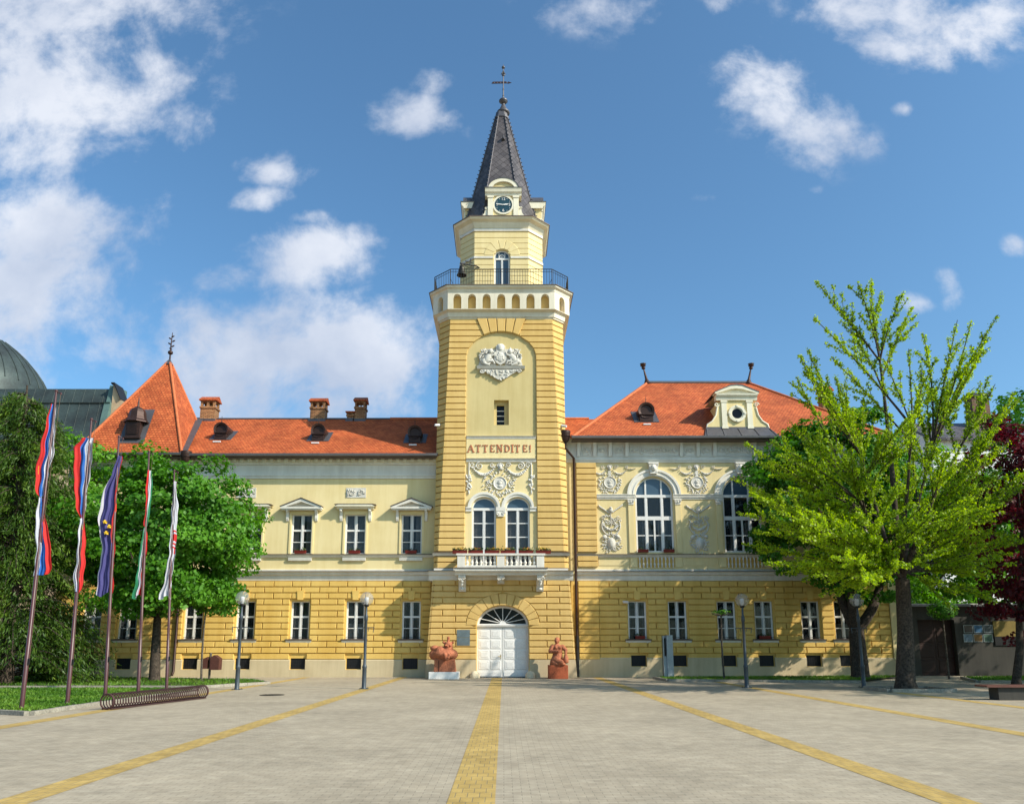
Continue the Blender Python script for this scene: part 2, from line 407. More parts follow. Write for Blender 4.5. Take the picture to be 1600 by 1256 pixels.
tc = N(nt, 'ShaderNodeTexCoord'); sp = N(nt, 'ShaderNodeSeparateXYZ'); L.new(tc.outputs['Generated'], sp.inputs[0])
def math_(op, a, b=None, clamp=False):
    n = N(nt, 'ShaderNodeMath', operation=op); n.use_clamp = clamp
    for i, q in enumerate((a, b)):
        if q is None: continue
        if isinstance(q, (int, float)): n.inputs[i].default_value = q
        else: L.new(q, n.inputs[i])
    return n.outputs[0]
yy = math_('MAXIMUM', sp.outputs['Y'], .02)
pc = N(nt, 'ShaderNodeCombineXYZ'); L.new(math_('DIVIDE', sp.outputs['X'], yy), pc.inputs[0]); L.new(math_('DIVIDE', sp.outputs['Z'], yy), pc.inputs[1])
CLOUDS = [  # centre and half-size of each cloud, strength
    (85, 120, 190, 130, 1.0), (60, 20, 230, 80, .95), (200, 170, 90, 90, .6), (60, 235, 130, 70, .7), (75, 345, 150, 75, .95), (170, 370, 70, 60, .5), (40, 470, 170, 100, .8), (150, 520, 120, 70, .66),
    (300, 40, 70, 60, .45), (310, 190, 34, 50, .55), (420, 550, 180, 82, 1.15), (540, 560, 120, 82, 1.1), (350, 585, 130, 75, .95), (470, 620, 190, 55, .9), (285, 520, 90, 40, .5), (625, 535, 34, 40, .6),
    (478, 402, 95, 48, .85), (560, 380, 40, 30, .6), (370, 440, 70, 32, .62), (250, 440, 60, 40, .42), (420, 268, 58, 26, .8), (404, 308, 44, 22, .75), (478, 340, 30, 12, .55), (640, 187, 66, 40, .85), (675, 130, 40, 24, .5), (540, 207, 26, 16, .4), (640, 636, 46, 20, .62),
    (1405, 30, 130, 70, .85), (1520, 20, 130, 50, .75), (1370, 75, 60, 45, .55), (1215, 140, 80, 66, .75), (1270, 195, 70, 50, .6), (1280, 240, 40, 36, .48), (965, 12, 120, 40, .66), (1110, 5, 50, 20, .5), (1595, 20, 30, 40, .7),
    (1488, 450, 20, 44, .66), (1434, 476, 24, 16, .6), (1412, 170, 18, 13, .62), (1582, 386, 20, 15, .6), (1110, 308, 20, 10, .4), (1266, 297, 18, 9, .4), (1360, 225, 24, 24, .36)]
fld = None
for u, v, ru, rv, st in CLOUDS:
    x, y, z = ray(u, v)
    s1 = N(nt, 'ShaderNodeVectorMath', operation='SUBTRACT'); L.new(pc.outputs[0], s1.inputs[0]); s1.inputs[1].default_value = (x/y, z/y, 0)
    k = F*y*.95
    s2 = N(nt, 'ShaderNodeVectorMath', operation='MULTIPLY'); L.new(s1.outputs[0], s2.inputs[0]); s2.inputs[1].default_value = (k/ru, k/rv*.95, 0)
    s3 = N(nt, 'ShaderNodeVectorMath', operation='LENGTH'); L.new(s2.outputs[0], s3.inputs[0])
    mr = N(nt, 'ShaderNodeMapRange', interpolation_type='SMOOTHSTEP'); setin(mr, From_Min=1.9, From_Max=.0, To_Min=0.0, To_Max=st*1.08); L.new(s3.outputs['Value'], mr.inputs['Value'])
    fld = mr.outputs[0] if fld is None else math_('MAXIMUM', fld, mr.outputs[0])
nz = N(nt, 'ShaderNodeTexNoise'); setin(nz, Scale=6.5, Detail=13.0, Roughness=.62, Distortion=.15); L.new(pc.outputs[0], nz.inputs['Vector'])
nf = math_('SUBTRACT', nz.outputs['Fac'], .5)
dens = math_('ADD', fld, math_('MULTIPLY', nf, 3.1))
dm = N(nt, 'ShaderNodeMapRange', interpolation_type='SMOOTHSTEP'); setin(dm, From_Min=.26, From_Max=1.12, To_Max=.92); L.new(dens, dm.inputs['Value'])
gate = math_('GREATER_THAN', sp.outputs['Y'], .03)
cf = math_('MULTIPLY', math_('MULTIPLY', dm.outputs[0], gate), math_('MULTIPLY', fld, 4.0, True))
nz2 = N(nt, 'ShaderNodeTexNoise'); setin(nz2, Scale=4.0, Detail=7.0, Roughness=.55)
of = N(nt, 'ShaderNodeVectorMath', operation='ADD'); L.new(pc.outputs[0], of.inputs[0]); of.inputs[1].default_value = (.02, .035, 3.1); L.new(of.outputs[0], nz2.inputs['Vector'])
sh = N(nt, 'ShaderNodeMapRange'); setin(sh, From_Min=.36, From_Max=.62); L.new(nz2.outputs['Fac'], sh.inputs['Value'])
cc = N(nt, 'ShaderNodeMix', data_type='RGBA'); cc.inputs['A'].default_value = (3.6, 4.1, 5.1, 1); cc.inputs['B'].default_value = (5.7, 5.95, 6.5, 1); L.new(sh.outputs[0], cc.inputs['Factor'])
tintn = N(nt, 'ShaderNodeMix', data_type='RGBA', blend_type='MULTIPLY'); setin(tintn, Factor=1.0); tintn.inputs['B'].default_value = (.82, 1.19, 1.31, 1); L.new(sky.outputs[0], tintn.inputs['A'])
fin = N(nt, 'ShaderNodeMix', data_type='RGBA'); L.new(cf, fin.inputs['Factor']); L.new(tintn.outputs['Result'], fin.inputs['A']); L.new(cc.outputs['Result'], fin.inputs['B'])
L.new(fin.outputs['Result'], bg.inputs['Color'])

# ---------------------------------------------------------------- ground
def paving(name, c1, c2, mortar, bw, bh, rot=0, stain=.38):
    m, nt, b = nodes(name); L = nt.links
    tc = N(nt, 'ShaderNodeTexCoord'); mp = N(nt, 'ShaderNodeMapping'); setin(mp, Rotation=(0, 0, rot)); L.new(tc.outputs['Object'], mp.inputs['Vector'])
    br = N(nt, 'ShaderNodeTexBrick'); setin(br, Scale=1.0); br.inputs['Brick Width'].default_value = bw; br.inputs['Row Height'].default_value = bh
    br.inputs['Mortar Size'].default_value = .006; br.inputs['Mortar Smooth'].default_value = .4
    br.inputs['Color1'].default_value = c4(c1); br.inputs['Color2'].default_value = c4(c2); br.inputs['Mortar'].default_value = c4(mortar)
    L.new(mp.outputs['Vector'], br.inputs['Vector'])
    n1 = N(nt, 'ShaderNodeTexNoise'); setin(n1, Scale=.35, Detail=10.0, Roughness=.7); L.new(tc.outputs['Object'], n1.inputs['Vector'])
    n2 = N(nt, 'ShaderNodeTexNoise'); setin(n2, Scale=3.5, Detail=8.0, Roughness=.7); L.new(tc.outputs['Object'], n2.inputs['Vector'])
    a = math2(nt, 'ADD', n1.outputs['Fac'], n2.outputs['Fac'])
    mr = N(nt, 'ShaderNodeMapRange'); setin(mr, From_Min=.7, From_Max=1.25, To_Min=1-stain, To_Max=1.1); L.new(a, mr.inputs['Value'])
    mf = N(nt, 'ShaderNodeMix', data_type='RGBA', blend_type='MULTIPLY'); setin(mf, Factor=1.0); L.new(br.outputs['Color'], mf.inputs['A']); L.new(mr.outputs[0], mf.inputs['B'])
    L.new(mf.outputs['Result'], b.inputs['Base Color']); setin(b, Roughness=.85); b.inputs['Specular IOR Level'].default_value = .25
    n3 = N(nt, 'ShaderNodeTexNoise'); setin(n3, Scale=50.0, Detail=3.0); L.new(tc.outputs['Object'], n3.inputs['Vector'])
    hh = math2(nt, 'SUBTRACT', math2(nt, 'MULTIPLY', n3.outputs['Fac'], .4), br.outputs['Fac'])
    bp = N(nt, 'ShaderNodeBump'); setin(bp, Strength=.5, Distance=.01); L.new(hh, bp.inputs['Height']); L.new(bp.outputs[0], b.inputs['Normal'])
    return m
def math2(nt, op, a, b):
    n = N(nt, 'ShaderNodeMath', operation=op)
    for i, q in enumerate((a, b)):
        if isinstance(q, (int, float)): n.inputs[i].default_value = q
        else: nt.links.new(q, n.inputs[i])
    return n.outputs[0]
M['paver'] = paving('grey_beige_pavers', (.425, .36, .265), (.39, .325, .235), (.29, .245, .18), .21, .105)
M['paver_yellow'] = paving('yellow_pavers', (.52, .355, .115), (.44, .295, .09), (.26, .21, .12), .14, .28, stain=.4)
def flat(name, poly, z, m, kind='structure'):
    b = MB(); b.add([(x, y, z) for x, y in poly], [tuple(range(len(poly)))])
    return tag(b.build(name, m), kind=kind)
flat('ground', [(-500, -300), (500, -300), (500, 700), (-500, 700)], 0, M['paver'])
for xc, w, y0, y1 in ((-.36, .53, 4, 41.8), (5.0, .44, 4, 42.8), (-5.42, .44, 4, 42.8), (10.1, .44, 4, 42.0), (-10.6, .44, 4, 42.6), (14.4, .44, 4, 30)):
    flat('yellow_paving_strip', [(xc-w/2, y0), (xc+w/2, y0), (xc+w/2, y1), (xc-w/2, y1)], .004, M['paver_yellow'])
def pip(x, y, poly):
    c = False; j = len(poly)-1
    for i in range(len(poly)):
        xi, yi = poly[i]; xj, yj = poly[j]
        if (yi > y) != (yj > y) and x < (xj-xi)*(y-yi)/(yj-yi)+xi: c = not c
        j = i
    return c
def lawn(poly, n, seed, edges, size=.10):
    flat('lawn_soil', poly, .085, M['soil'])
    rng = np.random.default_rng(seed); P_ = np.array(poly)
    lo, hi = P_.min(0), P_.max(0); pts = []
    while len(pts) < n:
        for x, y in rng.uniform(lo, hi, (n, 2)):
            if pip(x, y, poly): pts.append((x, y, .085+.035*rng.uniform(.5, 1.2)))
    pts = np.array(pts[:n])
    tn = .5+.35*np.sin(pts[:, 0]*1.3+np.sin(pts[:, 1]*.9)*2)
    o = leaf_mesh('grass', pts, size, LEAF['grass'], seed=seed, upb=0, aspect=.28, axis=np.array([[0, 0, 1.0]]), tint=tn)
    tag(o, 'short mown grass', None, kind='stuff')
    kb = MB()
    for i in edges:
        a, b = Vector(poly[i]), Vector(poly[(i+1) % len(poly)])
        d = (b-a); ln = d.length; d.normalize(); nrm = Vector((d.y, -d.x)); k = max(1, int(ln/1.0))
        for q in range(k):
            p0 = a+d*(ln*q/k+.006); p1 = a+d*(ln*(q+1)/k-.006)
            h = .11+R.uniform(-.008, .008)
            kb.profz([tuple(p0), tuple(p0+nrm*.13), tuple(p1+nrm*.13), tuple(p1)], .002, h)
    tag(kb.build('kerb', M['kerb']), kind='structure')
LF = [G(-260, 1100), G(45, 1117.5), G(150, 1101.5), G(300, 1082), G(302, 1079), G(40, 1079), G(-260, 1079)]
lawn(LF, 26000, 3, (0, 1, 2, 3, 4, 5), .10)
LB = [G(-160, 1075), G(306, 1075), G(418, 1068.5), G(395, 1064), (-24, 41.6), (-40, 41.6)]
lawn(LB, 12000, 4, (0, 1, 2, 3), .11)
LR = [G(1045, 1064), G(1345, 1066.5), (21.5, 42.5), G(1024, 1060)]
lawn(LR, 6000, 5, (0, 3), .10)
RB = [G(1530, 1066), G(1680, 1066), (36, 43.0), G(1505, 1060)]
lawn(RB, 5000, 6, (0, 3), .12)
gx, gy = G(1415, 1079)
PIT = [(gx-1.0, gy-.9), (gx+1.3, gy-.9), (gx+1.3, gy+1.0), (gx-1.0, gy+1.0)]
flat('planting_soil', PIT, .06, mat('dark_earth', (.07, .05, .035), .95, .4, 3, .6, 14))
kb = MB()
for i in range(4):
    a, b = Vector(PIT[i]), Vector(PIT[(i+1) % 4]); d = (b-a).normalized(); nrm = Vector((d.y, -d.x))
    kb.profz([tuple(a), tuple(a+nrm*.14), tuple(b+nrm*.14), tuple(b)], .002, .13)
tag(kb.build('kerb', M['kerb']), kind='structure')
# ---------------------------------------------------------------- town hall
HALL = thing('town_hall', 'ochre yellow town hall with red tiled roofs and a tall clock tower', 'building', (0, YW, 0))
CTX = XT(783, 700)            # tower axis
TCY = YT+3.55                 # tower centre depth
DZ = ZW
row_h = (ZW(1020)-ZW(1029.4))
# heights
Zpl = ZW(1030)     # plinth top
Zr1 = ZW(907.5)    # top of the rustication
NROW = 13; RH = (Zr1-Zpl)/NROW
XL0, XL1 = -24.8, CTX-3.55      # left wing
XR0, XR1 = CTX+3.55, 21.8       # right wing
def spans(x0, x1, cuts):
    out = [(x0, x1)]
    for a, b in cuts:
        nx = []
        for p, q in out:
            if b <= p or a >= q: nx.append((p, q)); continue
            if a > p: nx.append((p, a))
            if b < q: nx.append((b, q))
        out = nx
    return [o for o in out if o[1]-o[0] > .05]
GAP = .048
def rustic(mb, x0, x1, z0, n, rh, ops, yb, yf, pitch=1.02, phase=0.0, joints=True, z_off=0):
    for k in range(n):
        za, zb = z0+k*rh+GAP/2, z0+(k+1)*rh-GAP/2
        cuts = [(o[0], o[1]) for o in ops if o[2] < zb-.02 and o[3] > za+.02]
        for a, b in spans(x0, x1, cuts):
            js = [a]
            if joints:
                off = phase+(pitch/2 if k % 2 else 0)
                i = math.ceil((a+.3-off)/pitch); xx = i*pitch+off
                if joints == 2 and cuts and k % 2 == 0: xx = b+1
                while xx < b-.3: js.append(xx); xx += pitch
            js.append(b)
            for p, q in zip(js[:-1], js[1:]):
                mb.block([(p+GAP/2*(p != x0), za), (q-GAP/2*(q != x1), za), (q-GAP/2*(q != x1), zb), (p+GAP/2*(p != x0), zb)], yb, yf)
# ---- window prototypes (origin at bottom centre of the opening, on the wall face)
def frame_boxes(mb, w, h, xs, zs, t=.07, y0=.14, y1=.22, split=None):
    mb.box(-w/2, -w/2+t, y0, y1, 0, h); mb.box(w/2-t, w/2, y0, y1, 0, h)
    mb.box(-w/2+t, w/2-t, y0+.003, y1, 0, t); mb.box(-w/2+t, w/2-t, y0+.003, y1, h-t, h)
    for x, tt in xs: mb.box(x-tt/2, x+tt/2, y0-.012, y1-.01, t, h-t)
    for z, tt, xa, xb in zs: mb.box(xa, xb, y0+.006, y1-.012, z-tt/2, z+tt/2)
def curtain_mesh(w, h, open_=.3, z0=0, drawn=1.0):
    mb = MB(); n = 28
    for s in (-1, 1):
        a, b = s*w/2, s*open_*w/2
        pts = [(a+(b-a)*i/n, .29+.03*sin(i*2.1)+.01*sin(i*5.0)) for i in range(n+1)]
        vs = [(x, y, z0) for x, y in pts]+[(x, y, h*drawn) for x, y in pts]
        mb.add(vs, [(i, i+1, n+2+i, n+1+i) for i in range(n)], True)
    return mb
def make_window(w, h, kind, loc, label=None):
    mb = MB()
    if kind == 'casement':
        zt = h*.595
        frame_boxes(mb, w, h, [(0, .075)], [(zt, .10, -w/2+.07, w/2-.07), (h*.30, .035, -w/2+.07, w/2-.07)], t=.06)
        for s in (-1, 1):      # sash rails
            mb.box(s*w/4-w/4+.058, s*w/4-w/4+.088, .155, .21, .07, h-.07)
            mb.box(s*w/4+w/4-.088, s*w/4+w/4-.058, .155, .21, .07, h-.07)
    o = mb.build('window', M['paint'], HALL, loc, local=True)
    if label: o['label'] = label
    g = MB(); g.box(-w/2+.03, w/2-.03, .185, .19, .03, h-.03); g.build('pane', M['glass'], o, local=True)
    return o
def add_local(mb, name, m, parent):
    return mb.build(name, m, parent, local=True)
# upper window of the left wing
wU, hU = XW(487.5, 835)-XW(455, 835), ZW(803.5)-ZW(865)
def hood_pediment(mb, w, z):
    hw = w/2; p = .42
    mb.box(-hw, hw, -p, .0, z, z+.10)
    mb.box(-hw+.05, hw-.05, -p+.05, .0, z-.07, z)
    rise = .46
    for s in (-1, 1):
        a, b = (s*hw*1.0, z+.10), (0, z+.10+rise)
        q = [(a[0], a[1]), (a[0]-s*.30, a[1]), (0, b[1]-.17), (0, b[1])]
        mb.prism(q if s < 0 else q[::-1], -p+.004, .0)
    mb.prism([(-hw+.3, z+.10), (hw-.3, z+.10), (0, z+.10+rise-.17)], -.10, .0)
def hood_flat(mb, w, z):
    hw = w/2
    mb.profx([(0, z), (-.30, z), (-.36, z+.06), (-.42, z+.10), (-.42, z+.16), (0, z+.20)], -hw+.12, hw-.12)
    mb.prism([(-hw, z+.12), (hw, z+.12), (hw-.25, z+.23), (-hw+.25, z+.23)], -.45, 0)
def brackets(o, w, z):
    for s in (-1, 1):
        b = MB(); x = s*(w/2-.34)
        b.profx([(0, z), (-.30, z), (-.32, z-.08), (-.22, z-.16), (-.13, z-.34), (-.12, z-.52), (-.07, z-.66), (0, z-.68)], x-.075, x+.075)
        b.ball((x, -.30, z-.10), .085, .05, .06, 8, 5)
        add_local(b, 'bracket', M['white'], o)
def upper_window(x, style, op):
    o = make_window(wU, hU, 'casement', (x, YW, ZW(865)))
    w = XW(500, 790)-XW(436.5, 790); z = ZW(796)-ZW(865)
    hb = MB(); (hood_pediment if style else hood_flat)(hb, w, z); add_local(hb, 'window_hood', M['cream'] if not style else M['white'], o)
    cap = MB()
    if style:
        for s in (-1, 1):
            a = (s*(w/2+.03), z+.10); b = (0, z+.10+.49)
            cap.prism([(a[0], a[1]), (b[0], b[1]), (b[0], b[1]+.03), (a[0], a[1]+.035)], -.47, 0)
    else: cap.prism([(-w/2-.02, z+.232), (w/2+.02, z+.232), (w/2-.2, z+.262), (-w/2+.2, z+.262)], -.47, 0)
    add_local(cap, 'hood_flashing', M['sill_dark'], o)
    brackets(o, w, z)
    su = MB(); su.box(-wU/2-.10, -wU/2, -.05, 0, 0, hU+.16); su.box(wU/2, wU/2+.10, -.05, 0, 0, hU+.16); su.box(-wU/2, wU/2, -.047, 0, hU, hU+.16)
    add_local(su, 'surround', M['yellow_upper'], o)
    add_local(curtain_mesh(wU, hU, op), 'curtain', M['curtain'], o)
    return o
# lower window
wL, hL = XW(483, 970)-XW(454, 970), ZW(939)-ZW(999.5)
def lower_window(x, op=.62, drawn=1.0):
    o = make_window(wL, hL, 'casement', (x, YW, ZW(999.5)))
    s = MB(); s.profx([(0, -.02), (-.18, -.02), (-.20, .035), (0, .06)], -wL/2-.22, wL/2+.22); add_local(s, 'sill_flashing', M['sill_dark'], o)
    s2 = MB(); s2.profx([(0, -.16), (-.10, -.16), (-.15, -.025), (0, -.025)], -wL/2-.18, wL/2+.18); add_local(s2, 'sill', M['grey_white'], o)
    bar = MB(); bar.tube([(-wL/2, .05, .14), (wL/2, .05, .14)], .010, 5)
    for i in range(9): bar.tube([(-wL/2+wL*i/8, .05, .0), (-wL/2+wL*i/8, .05, .16)], .007, 4)
    add_local(bar, 'sill_rail', M['iron'], o)
    add_local(curtain_mesh(wL, hL, op, drawn=drawn), 'curtain', M['curtain'], o)
    return o
LX = [XW(u, 970) for u in (642.5, 555, 468.5, 383, 302, 199, 143)]
RX = [XW(u, 970) for u in (996, 1059, 1135.5, 1194, 1267, 1319)]
UX = [XW(u, 835) for u in (643, 555, 471)]+[LX[3]+.05, LX[4]+.02, LX[5], LX[6]]
proto = {}
for i, x in enumerate(UX):
    st = i % 2 == 0; key = (st,)
    if key in proto: copy_tree(proto[key], HALL, (x, YW, ZW(865)))
    else: proto[key] = upper_window(x, st, .35 if st else .2)
kinds = {}
for i, x in enumerate(LX+RX):      # three ways of hanging the curtains
    k = (0, 1, 0, 2, 1, 0, 2, 0, 2, 1, 0, 0, 1)[i]
    if k not in kinds: kinds[k] = lower_window(x, (.62, .12, .8)[k], (1.0, .42, 1.0)[k])
    else: copy_tree(kinds[k], HALL, (x, YW, ZW(999.5)))
# basement grilles
bw, bh = XW(480, 1037)-XW(457, 1037), ZW(1028)-ZW(1045)
g = MB(); g.box(-bw/2, bw/2, .06, .10, 0, bh)
for i in range(7): g.box(-bw/2+.04+(bw-.08)*i/6-.008, -bw/2+.04+(bw-.08)*i/6+.008, .045, .06, .02, bh-.02)
for i in range(4): g.box(-bw/2+.02, bw/2-.02, .04, .046, .05+(bh-.1)*i/3-.008, .05+(bh-.1)*i/3+.008)
BX = LX+RX; BZL, BZR = ZW(1045), ZW(1040.5)
g0 = None
for i, x in enumerate(BX):
    zz = BZL if i < len(LX) else BZR
    if g0 is None: g0 = g.build('basement_grille', M['iron'], HALL, (x, YW, zz), local=True)
    else: copy_tree(g0, HALL, (x, YW, zz))
# ---- walls
ZeL, ZeR = ZW(712), ZW(684)
sillU = ZW(865)
opsL = [(x-wL/2, x+wL/2, ZW(999.5), ZW(999.5)+hL) for x in LX]+[(x-wU/2, x+wU/2, sillU, sillU+hU) for x in UX]+[(x-bw/2, x+bw/2, BZL, BZL+bh) for x in LX]
opsR = [(x-wL/2, x+wL/2, ZW(999.5), ZW(999.5)+hL) for x in RX]+[(x-bw/2, x+bw/2, BZR, BZR+bh) for x in RX]
AX = [XW(u, 800) for u in (1022.5, 1159.5)]; AX.append(2*AX[1]-AX[0])
aw = (XW(1053, 800)-XW(994, 800))/2; aZ0, aZs = ZW(862.5), ZW(774); aR = ZW(745.5)-aZs
opsA = [(x, aw, aZ0, aZs, aR) for x in AX]
def lower_ops(ops): return [o for o in ops if o[3] < ZW(900)]
wm = MB(); wall(wm, XL0, XL1+.02, 0, Zr1, lower_ops(opsL), YW); wm.build('ground_floor_wall', M['yellow_lower'], HALL)
wm = MB(); wall(wm, XL0, XL1+.02, Zr1, ZeL, [o for o in opsL if o[2] > ZW(900)], YW); wm.build('upper_wall', M['yellow_upper'], HALL)
wm = MB(); wall(wm, XR0-.02, XR1, 0, Zr1, opsR, YW); wm.build('ground_floor_wall', M['yellow_lower'], HALL)
wm = MB(); wall(wm, XR0-.02, XR1, Zr1, ZeR, opsA, YW); wm.build('upper_wall', M['yellow_upper'], HALL)
wm = MB()
wm.add([(XR1, YW, 0), (XR1, YW+13, 0), (XR1, YW+13, ZeR), (XR1, YW, ZeR)], [(0, 1, 2, 3)])
wm.add([(XL0, YW, 0), (XL0, YW+7.5, 0), (XL0, YW+7.5, ZeL), (XL0, YW, ZeL)], [(0, 1, 2, 3)])
wm.add([(XL0, YW+7.5, 0), (XR0, YW+7.5, 0), (XR0, YW+7.5, ZeL), (XL0, YW+7.5, ZeL)], [(0, 1, 2, 3)])
wm.add([(XR0, YW+13, 0), (XR1, YW+13, 0), (XR1, YW+13, ZeR), (XR0, YW+13, ZeR)], [(0, 1, 2, 3)])
wm.add([(XR0, YW+.5, 0), (XR0, YW+13, 0), (XR0, YW+13, ZeR), (XR0, YW+.5, ZeR)], [(0, 1, 2, 3)])
wm.build('outer_wall', M['yellow_upper'], HALL)
iw = MB()  # near-black slabs painted as the darkness of the rooms
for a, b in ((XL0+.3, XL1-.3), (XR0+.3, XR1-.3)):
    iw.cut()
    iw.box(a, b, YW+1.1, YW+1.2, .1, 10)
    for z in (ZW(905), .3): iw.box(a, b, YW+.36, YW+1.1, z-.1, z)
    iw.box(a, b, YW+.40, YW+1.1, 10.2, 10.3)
iw.build_each('room_dark_slab', M['dark'], HALL)
# ---- rustication of the two wings
RY = YW-.11
def wing_rustic(x0, x1, ops_w, phase, name='rustication'):
    mb = MB()
    cuts = []
    for o in ops_w: cuts.append((o[0]-.06, o[1]+.06, o[2]-.05, o[3]+.04))
    rustic(mb, x0, x1, Zpl, NROW, RH, [c for c in cuts if c[3] > Zpl+.03], YW, RY, 1.02, phase, joints=2)
    mb.build(name, M['yellow_lower'], HALL)
wing_rustic(XL0+.02, XL1-.35, lower_ops(opsL), LX[0]+.51)
wing_rustic(5.27, XR1-.55, opsR, RX[0]+.51)
# flat keystones over the lower windows
kb = MB()
for x in LX+RX:
    kb.cut(); za = ZW(937); kb.prism([(x-.15, za), (x+.15, za), (x+.20, za+.50), (x-.20, za+.50)], RY-.05, YW)
kb.build_each('keystone', M['yellow_lower'], HALL)
# corner strip of the right wing, both storeys
xs0, xs1 = 4.13-.22, 5.25
cb = MB(); rustic(cb, xs0+.22, xs1, Zpl, NROW, RH, [], YW, RY-.05, joints=False)
cb.build('corner_rustication', M['yellow_lower'], HALL)
cb = MB(); zt0, zt1 = ZW(863), ZW(723); nn = 15
rustic(cb, xs0+.22, xs1, zt0, nn, (zt1-zt0)/nn, [], YW, RY-.05, joints=False)
rustic(cb, xs0+.22, xs1, ZW(886), 2, (ZW(868)-ZW(886))/2, [], YW, RY-.05, joints=False)
cb.build('corner_rustication', M['yellow_tower'], HALL)
xe = XR1-.55; cb = MB()
rustic(cb, xe+.02, XR1, zt0, nn, (zt1-zt0)/nn, [], YW, RY-.05, joints=False)
cb.build('corner_rustication', M['yellow_tower'], HALL)
cb = MB(); cb.box(xe+.02, XR1+.03, RY-.05, YW, Zpl, Zr1); cb.build('corner_strip', M['yellow_upper'], HALL)
# plinth
pm = MB()
def plinth(x0, x1, zt, ops):
    for a, b in spans(x0, x1, [(o[0]-.03, o[1]+.03) for o in ops]):
        pm.profx([(YW, 0), (YW-.13, 0), (YW-.13, zt-.05), (YW-.10, zt), (YW, zt)], a, b)
    for o in ops:
        if o[2] > .1: pm.box(o[0]-.03, o[1]+.03, YW-.127, YW, 0, o[2]-.02)
        if o[3] < zt: pm.box(o[0]-.03, o[1]+.03, YW-.127, YW, o[3]+.02, zt)
plinth(XL0, XL1-.35, Zpl, [o for o in opsL if o[3] < ZW(1020)])
pm.build('plinth', M['plinth'], HALL); pm = MB()
plinth(4.10, XR1+.03, ZW(1026.5), [o for o in opsR if o[3] < ZW(1015)])
pm.build('plinth', M['plinth'], HALL)
# ---- string courses
def course(x0, x1, prof, name, m, yw=YW, parent=None):
    b = MB(); b.profx([(yw, prof[0][1])]+[(yw-p, z) for p, z in prof]+[(yw, prof[-1][1])], x0, x1)
    return b.build(name, m, parent or HALL)
def main_course(x0, x1, yw=YW, dz=0):
    z = lambda v: ZW(v)+dz
    course(x0, x1, [(.05, z(907)), (.09, z(903)), (.10, z(899.5)), (.20, z(898)), (.24, z(895)), (.30, z(893.6))], 'string_course', M['grey_white'], yw)
    course(x0, x1, [(.33, z(893.5)), (.33, z(892.8)), (.05, z(892.0))], 'course_flashing', M['sill_dark'], yw)
    course(x0, x1, [(.07, z(892.0)), (.08, z(889.8)), (.02, z(889.2))], 'string_course', M['white'], yw)
main_course(XL0, XL1-.02); main_course(4.08, XR1+.05)
def sill_course(x0, x1, yw=YW):
    course(x0, x1, [(.04, ZW(871)), (.10, ZW(869.5)), (.16, ZW(867))], 'sill_course', M['white'], yw)
    course(x0, x1, [(.20, ZW(866.9)), (.20, ZW(866.2)), (.02, ZW(865.2))], 'course_flashing', M['sill_dark'], yw)
sill_course(XL0, XL1-.02); sill_course(4.08, XR1+.05)
sb = MB()
for x in UX: sb.cut(); sb.profx([(YW, ZW(876)), (YW-.12, ZW(876)), (YW-.16, ZW(871.2)), (YW, ZW(871.2))], x-wU/2-.06, x+wU/2+.06)
sb.build_each('sill_block', M['white'], HALL)
# ---- main cornices
def cornice(x0, x1, vs, name='cornice'):
    a, b, c, d, e = [ZW(v) for v in vs]     # eave, dentil bottom, band, step1, step2(bottom)
    cb = MB()
    cb.profx([(YW, e), (YW-.06, e), (YW-.08, e+(d-e)*.5), (YW-.12, e+(d-e)*.55), (YW-.12, d), (YW-.05, d), (YW-.05, b), (YW-.16, b+.02), (YW-.18, b+.10), (YW, b+.10)], x0, x1)
    cb.build(name, M['white'], HALL)
    cb = MB(); cb.profx([(YW, b+.10), (YW-.20, b+.102), (YW-.22, a-.16), (YW-.55, a-.12), (YW-.60, a), (YW, a)], x0, x1)
    n = int((x1-x0)/.42)
    for i in range(n):
        xx = x0+(x1-x0)*(i+.5)/n; cb.box(xx-.10, xx+.10, YW-.36, YW-.2, b+.14, a-.15)
    cb.build('dentil_band', M['cream'], HALL)
cornice(XL0, XL1-.02, (714, 727, 737, 741, 748))
cornice(XR0+.02, XR1+.3, (686, 693, 712, 717, 723))
# frieze consoles and relief panels on the right wing
fz = MB(); z0, z1 = ZW(715), ZW(693)
cons_u = [904, 929, 953, 979, 1064, 1090, 1116, 1142+36, 1204, 1229]
for u in cons_u:
    x = XW(u, 705); fz.cut(); fz.profx([(YW-.05, z0+.05), (YW-.12, z0+.05), (YW-.22, z1-.1), (YW-.28, z1), (YW-.05, z1)], x-.10, x+.10)
fz.build_each('frieze_console', M['white'], HALL)
rf = MB()
def scroll(mb, cx, y, cz, r, turns, s=1, a0=0, th=.025):
    pts = []; n = int(14*turns)
    for i in range(n+1):
        a = a0+s*2*pi*turns*i/n; rr = r*(1-.85*i/n); pts.append((cx+rr*cos(a), y, cz+rr*sin(a)))
    mb.tube(pts, [th*(1-.4*i/n) for i in range(n+1)], 5)
def leafblob(mb, x, y, z, ln, w, rot): mb.ball((x, y, z), ln, .035, w, 8, 4, rot)
us = [905]+cons_u
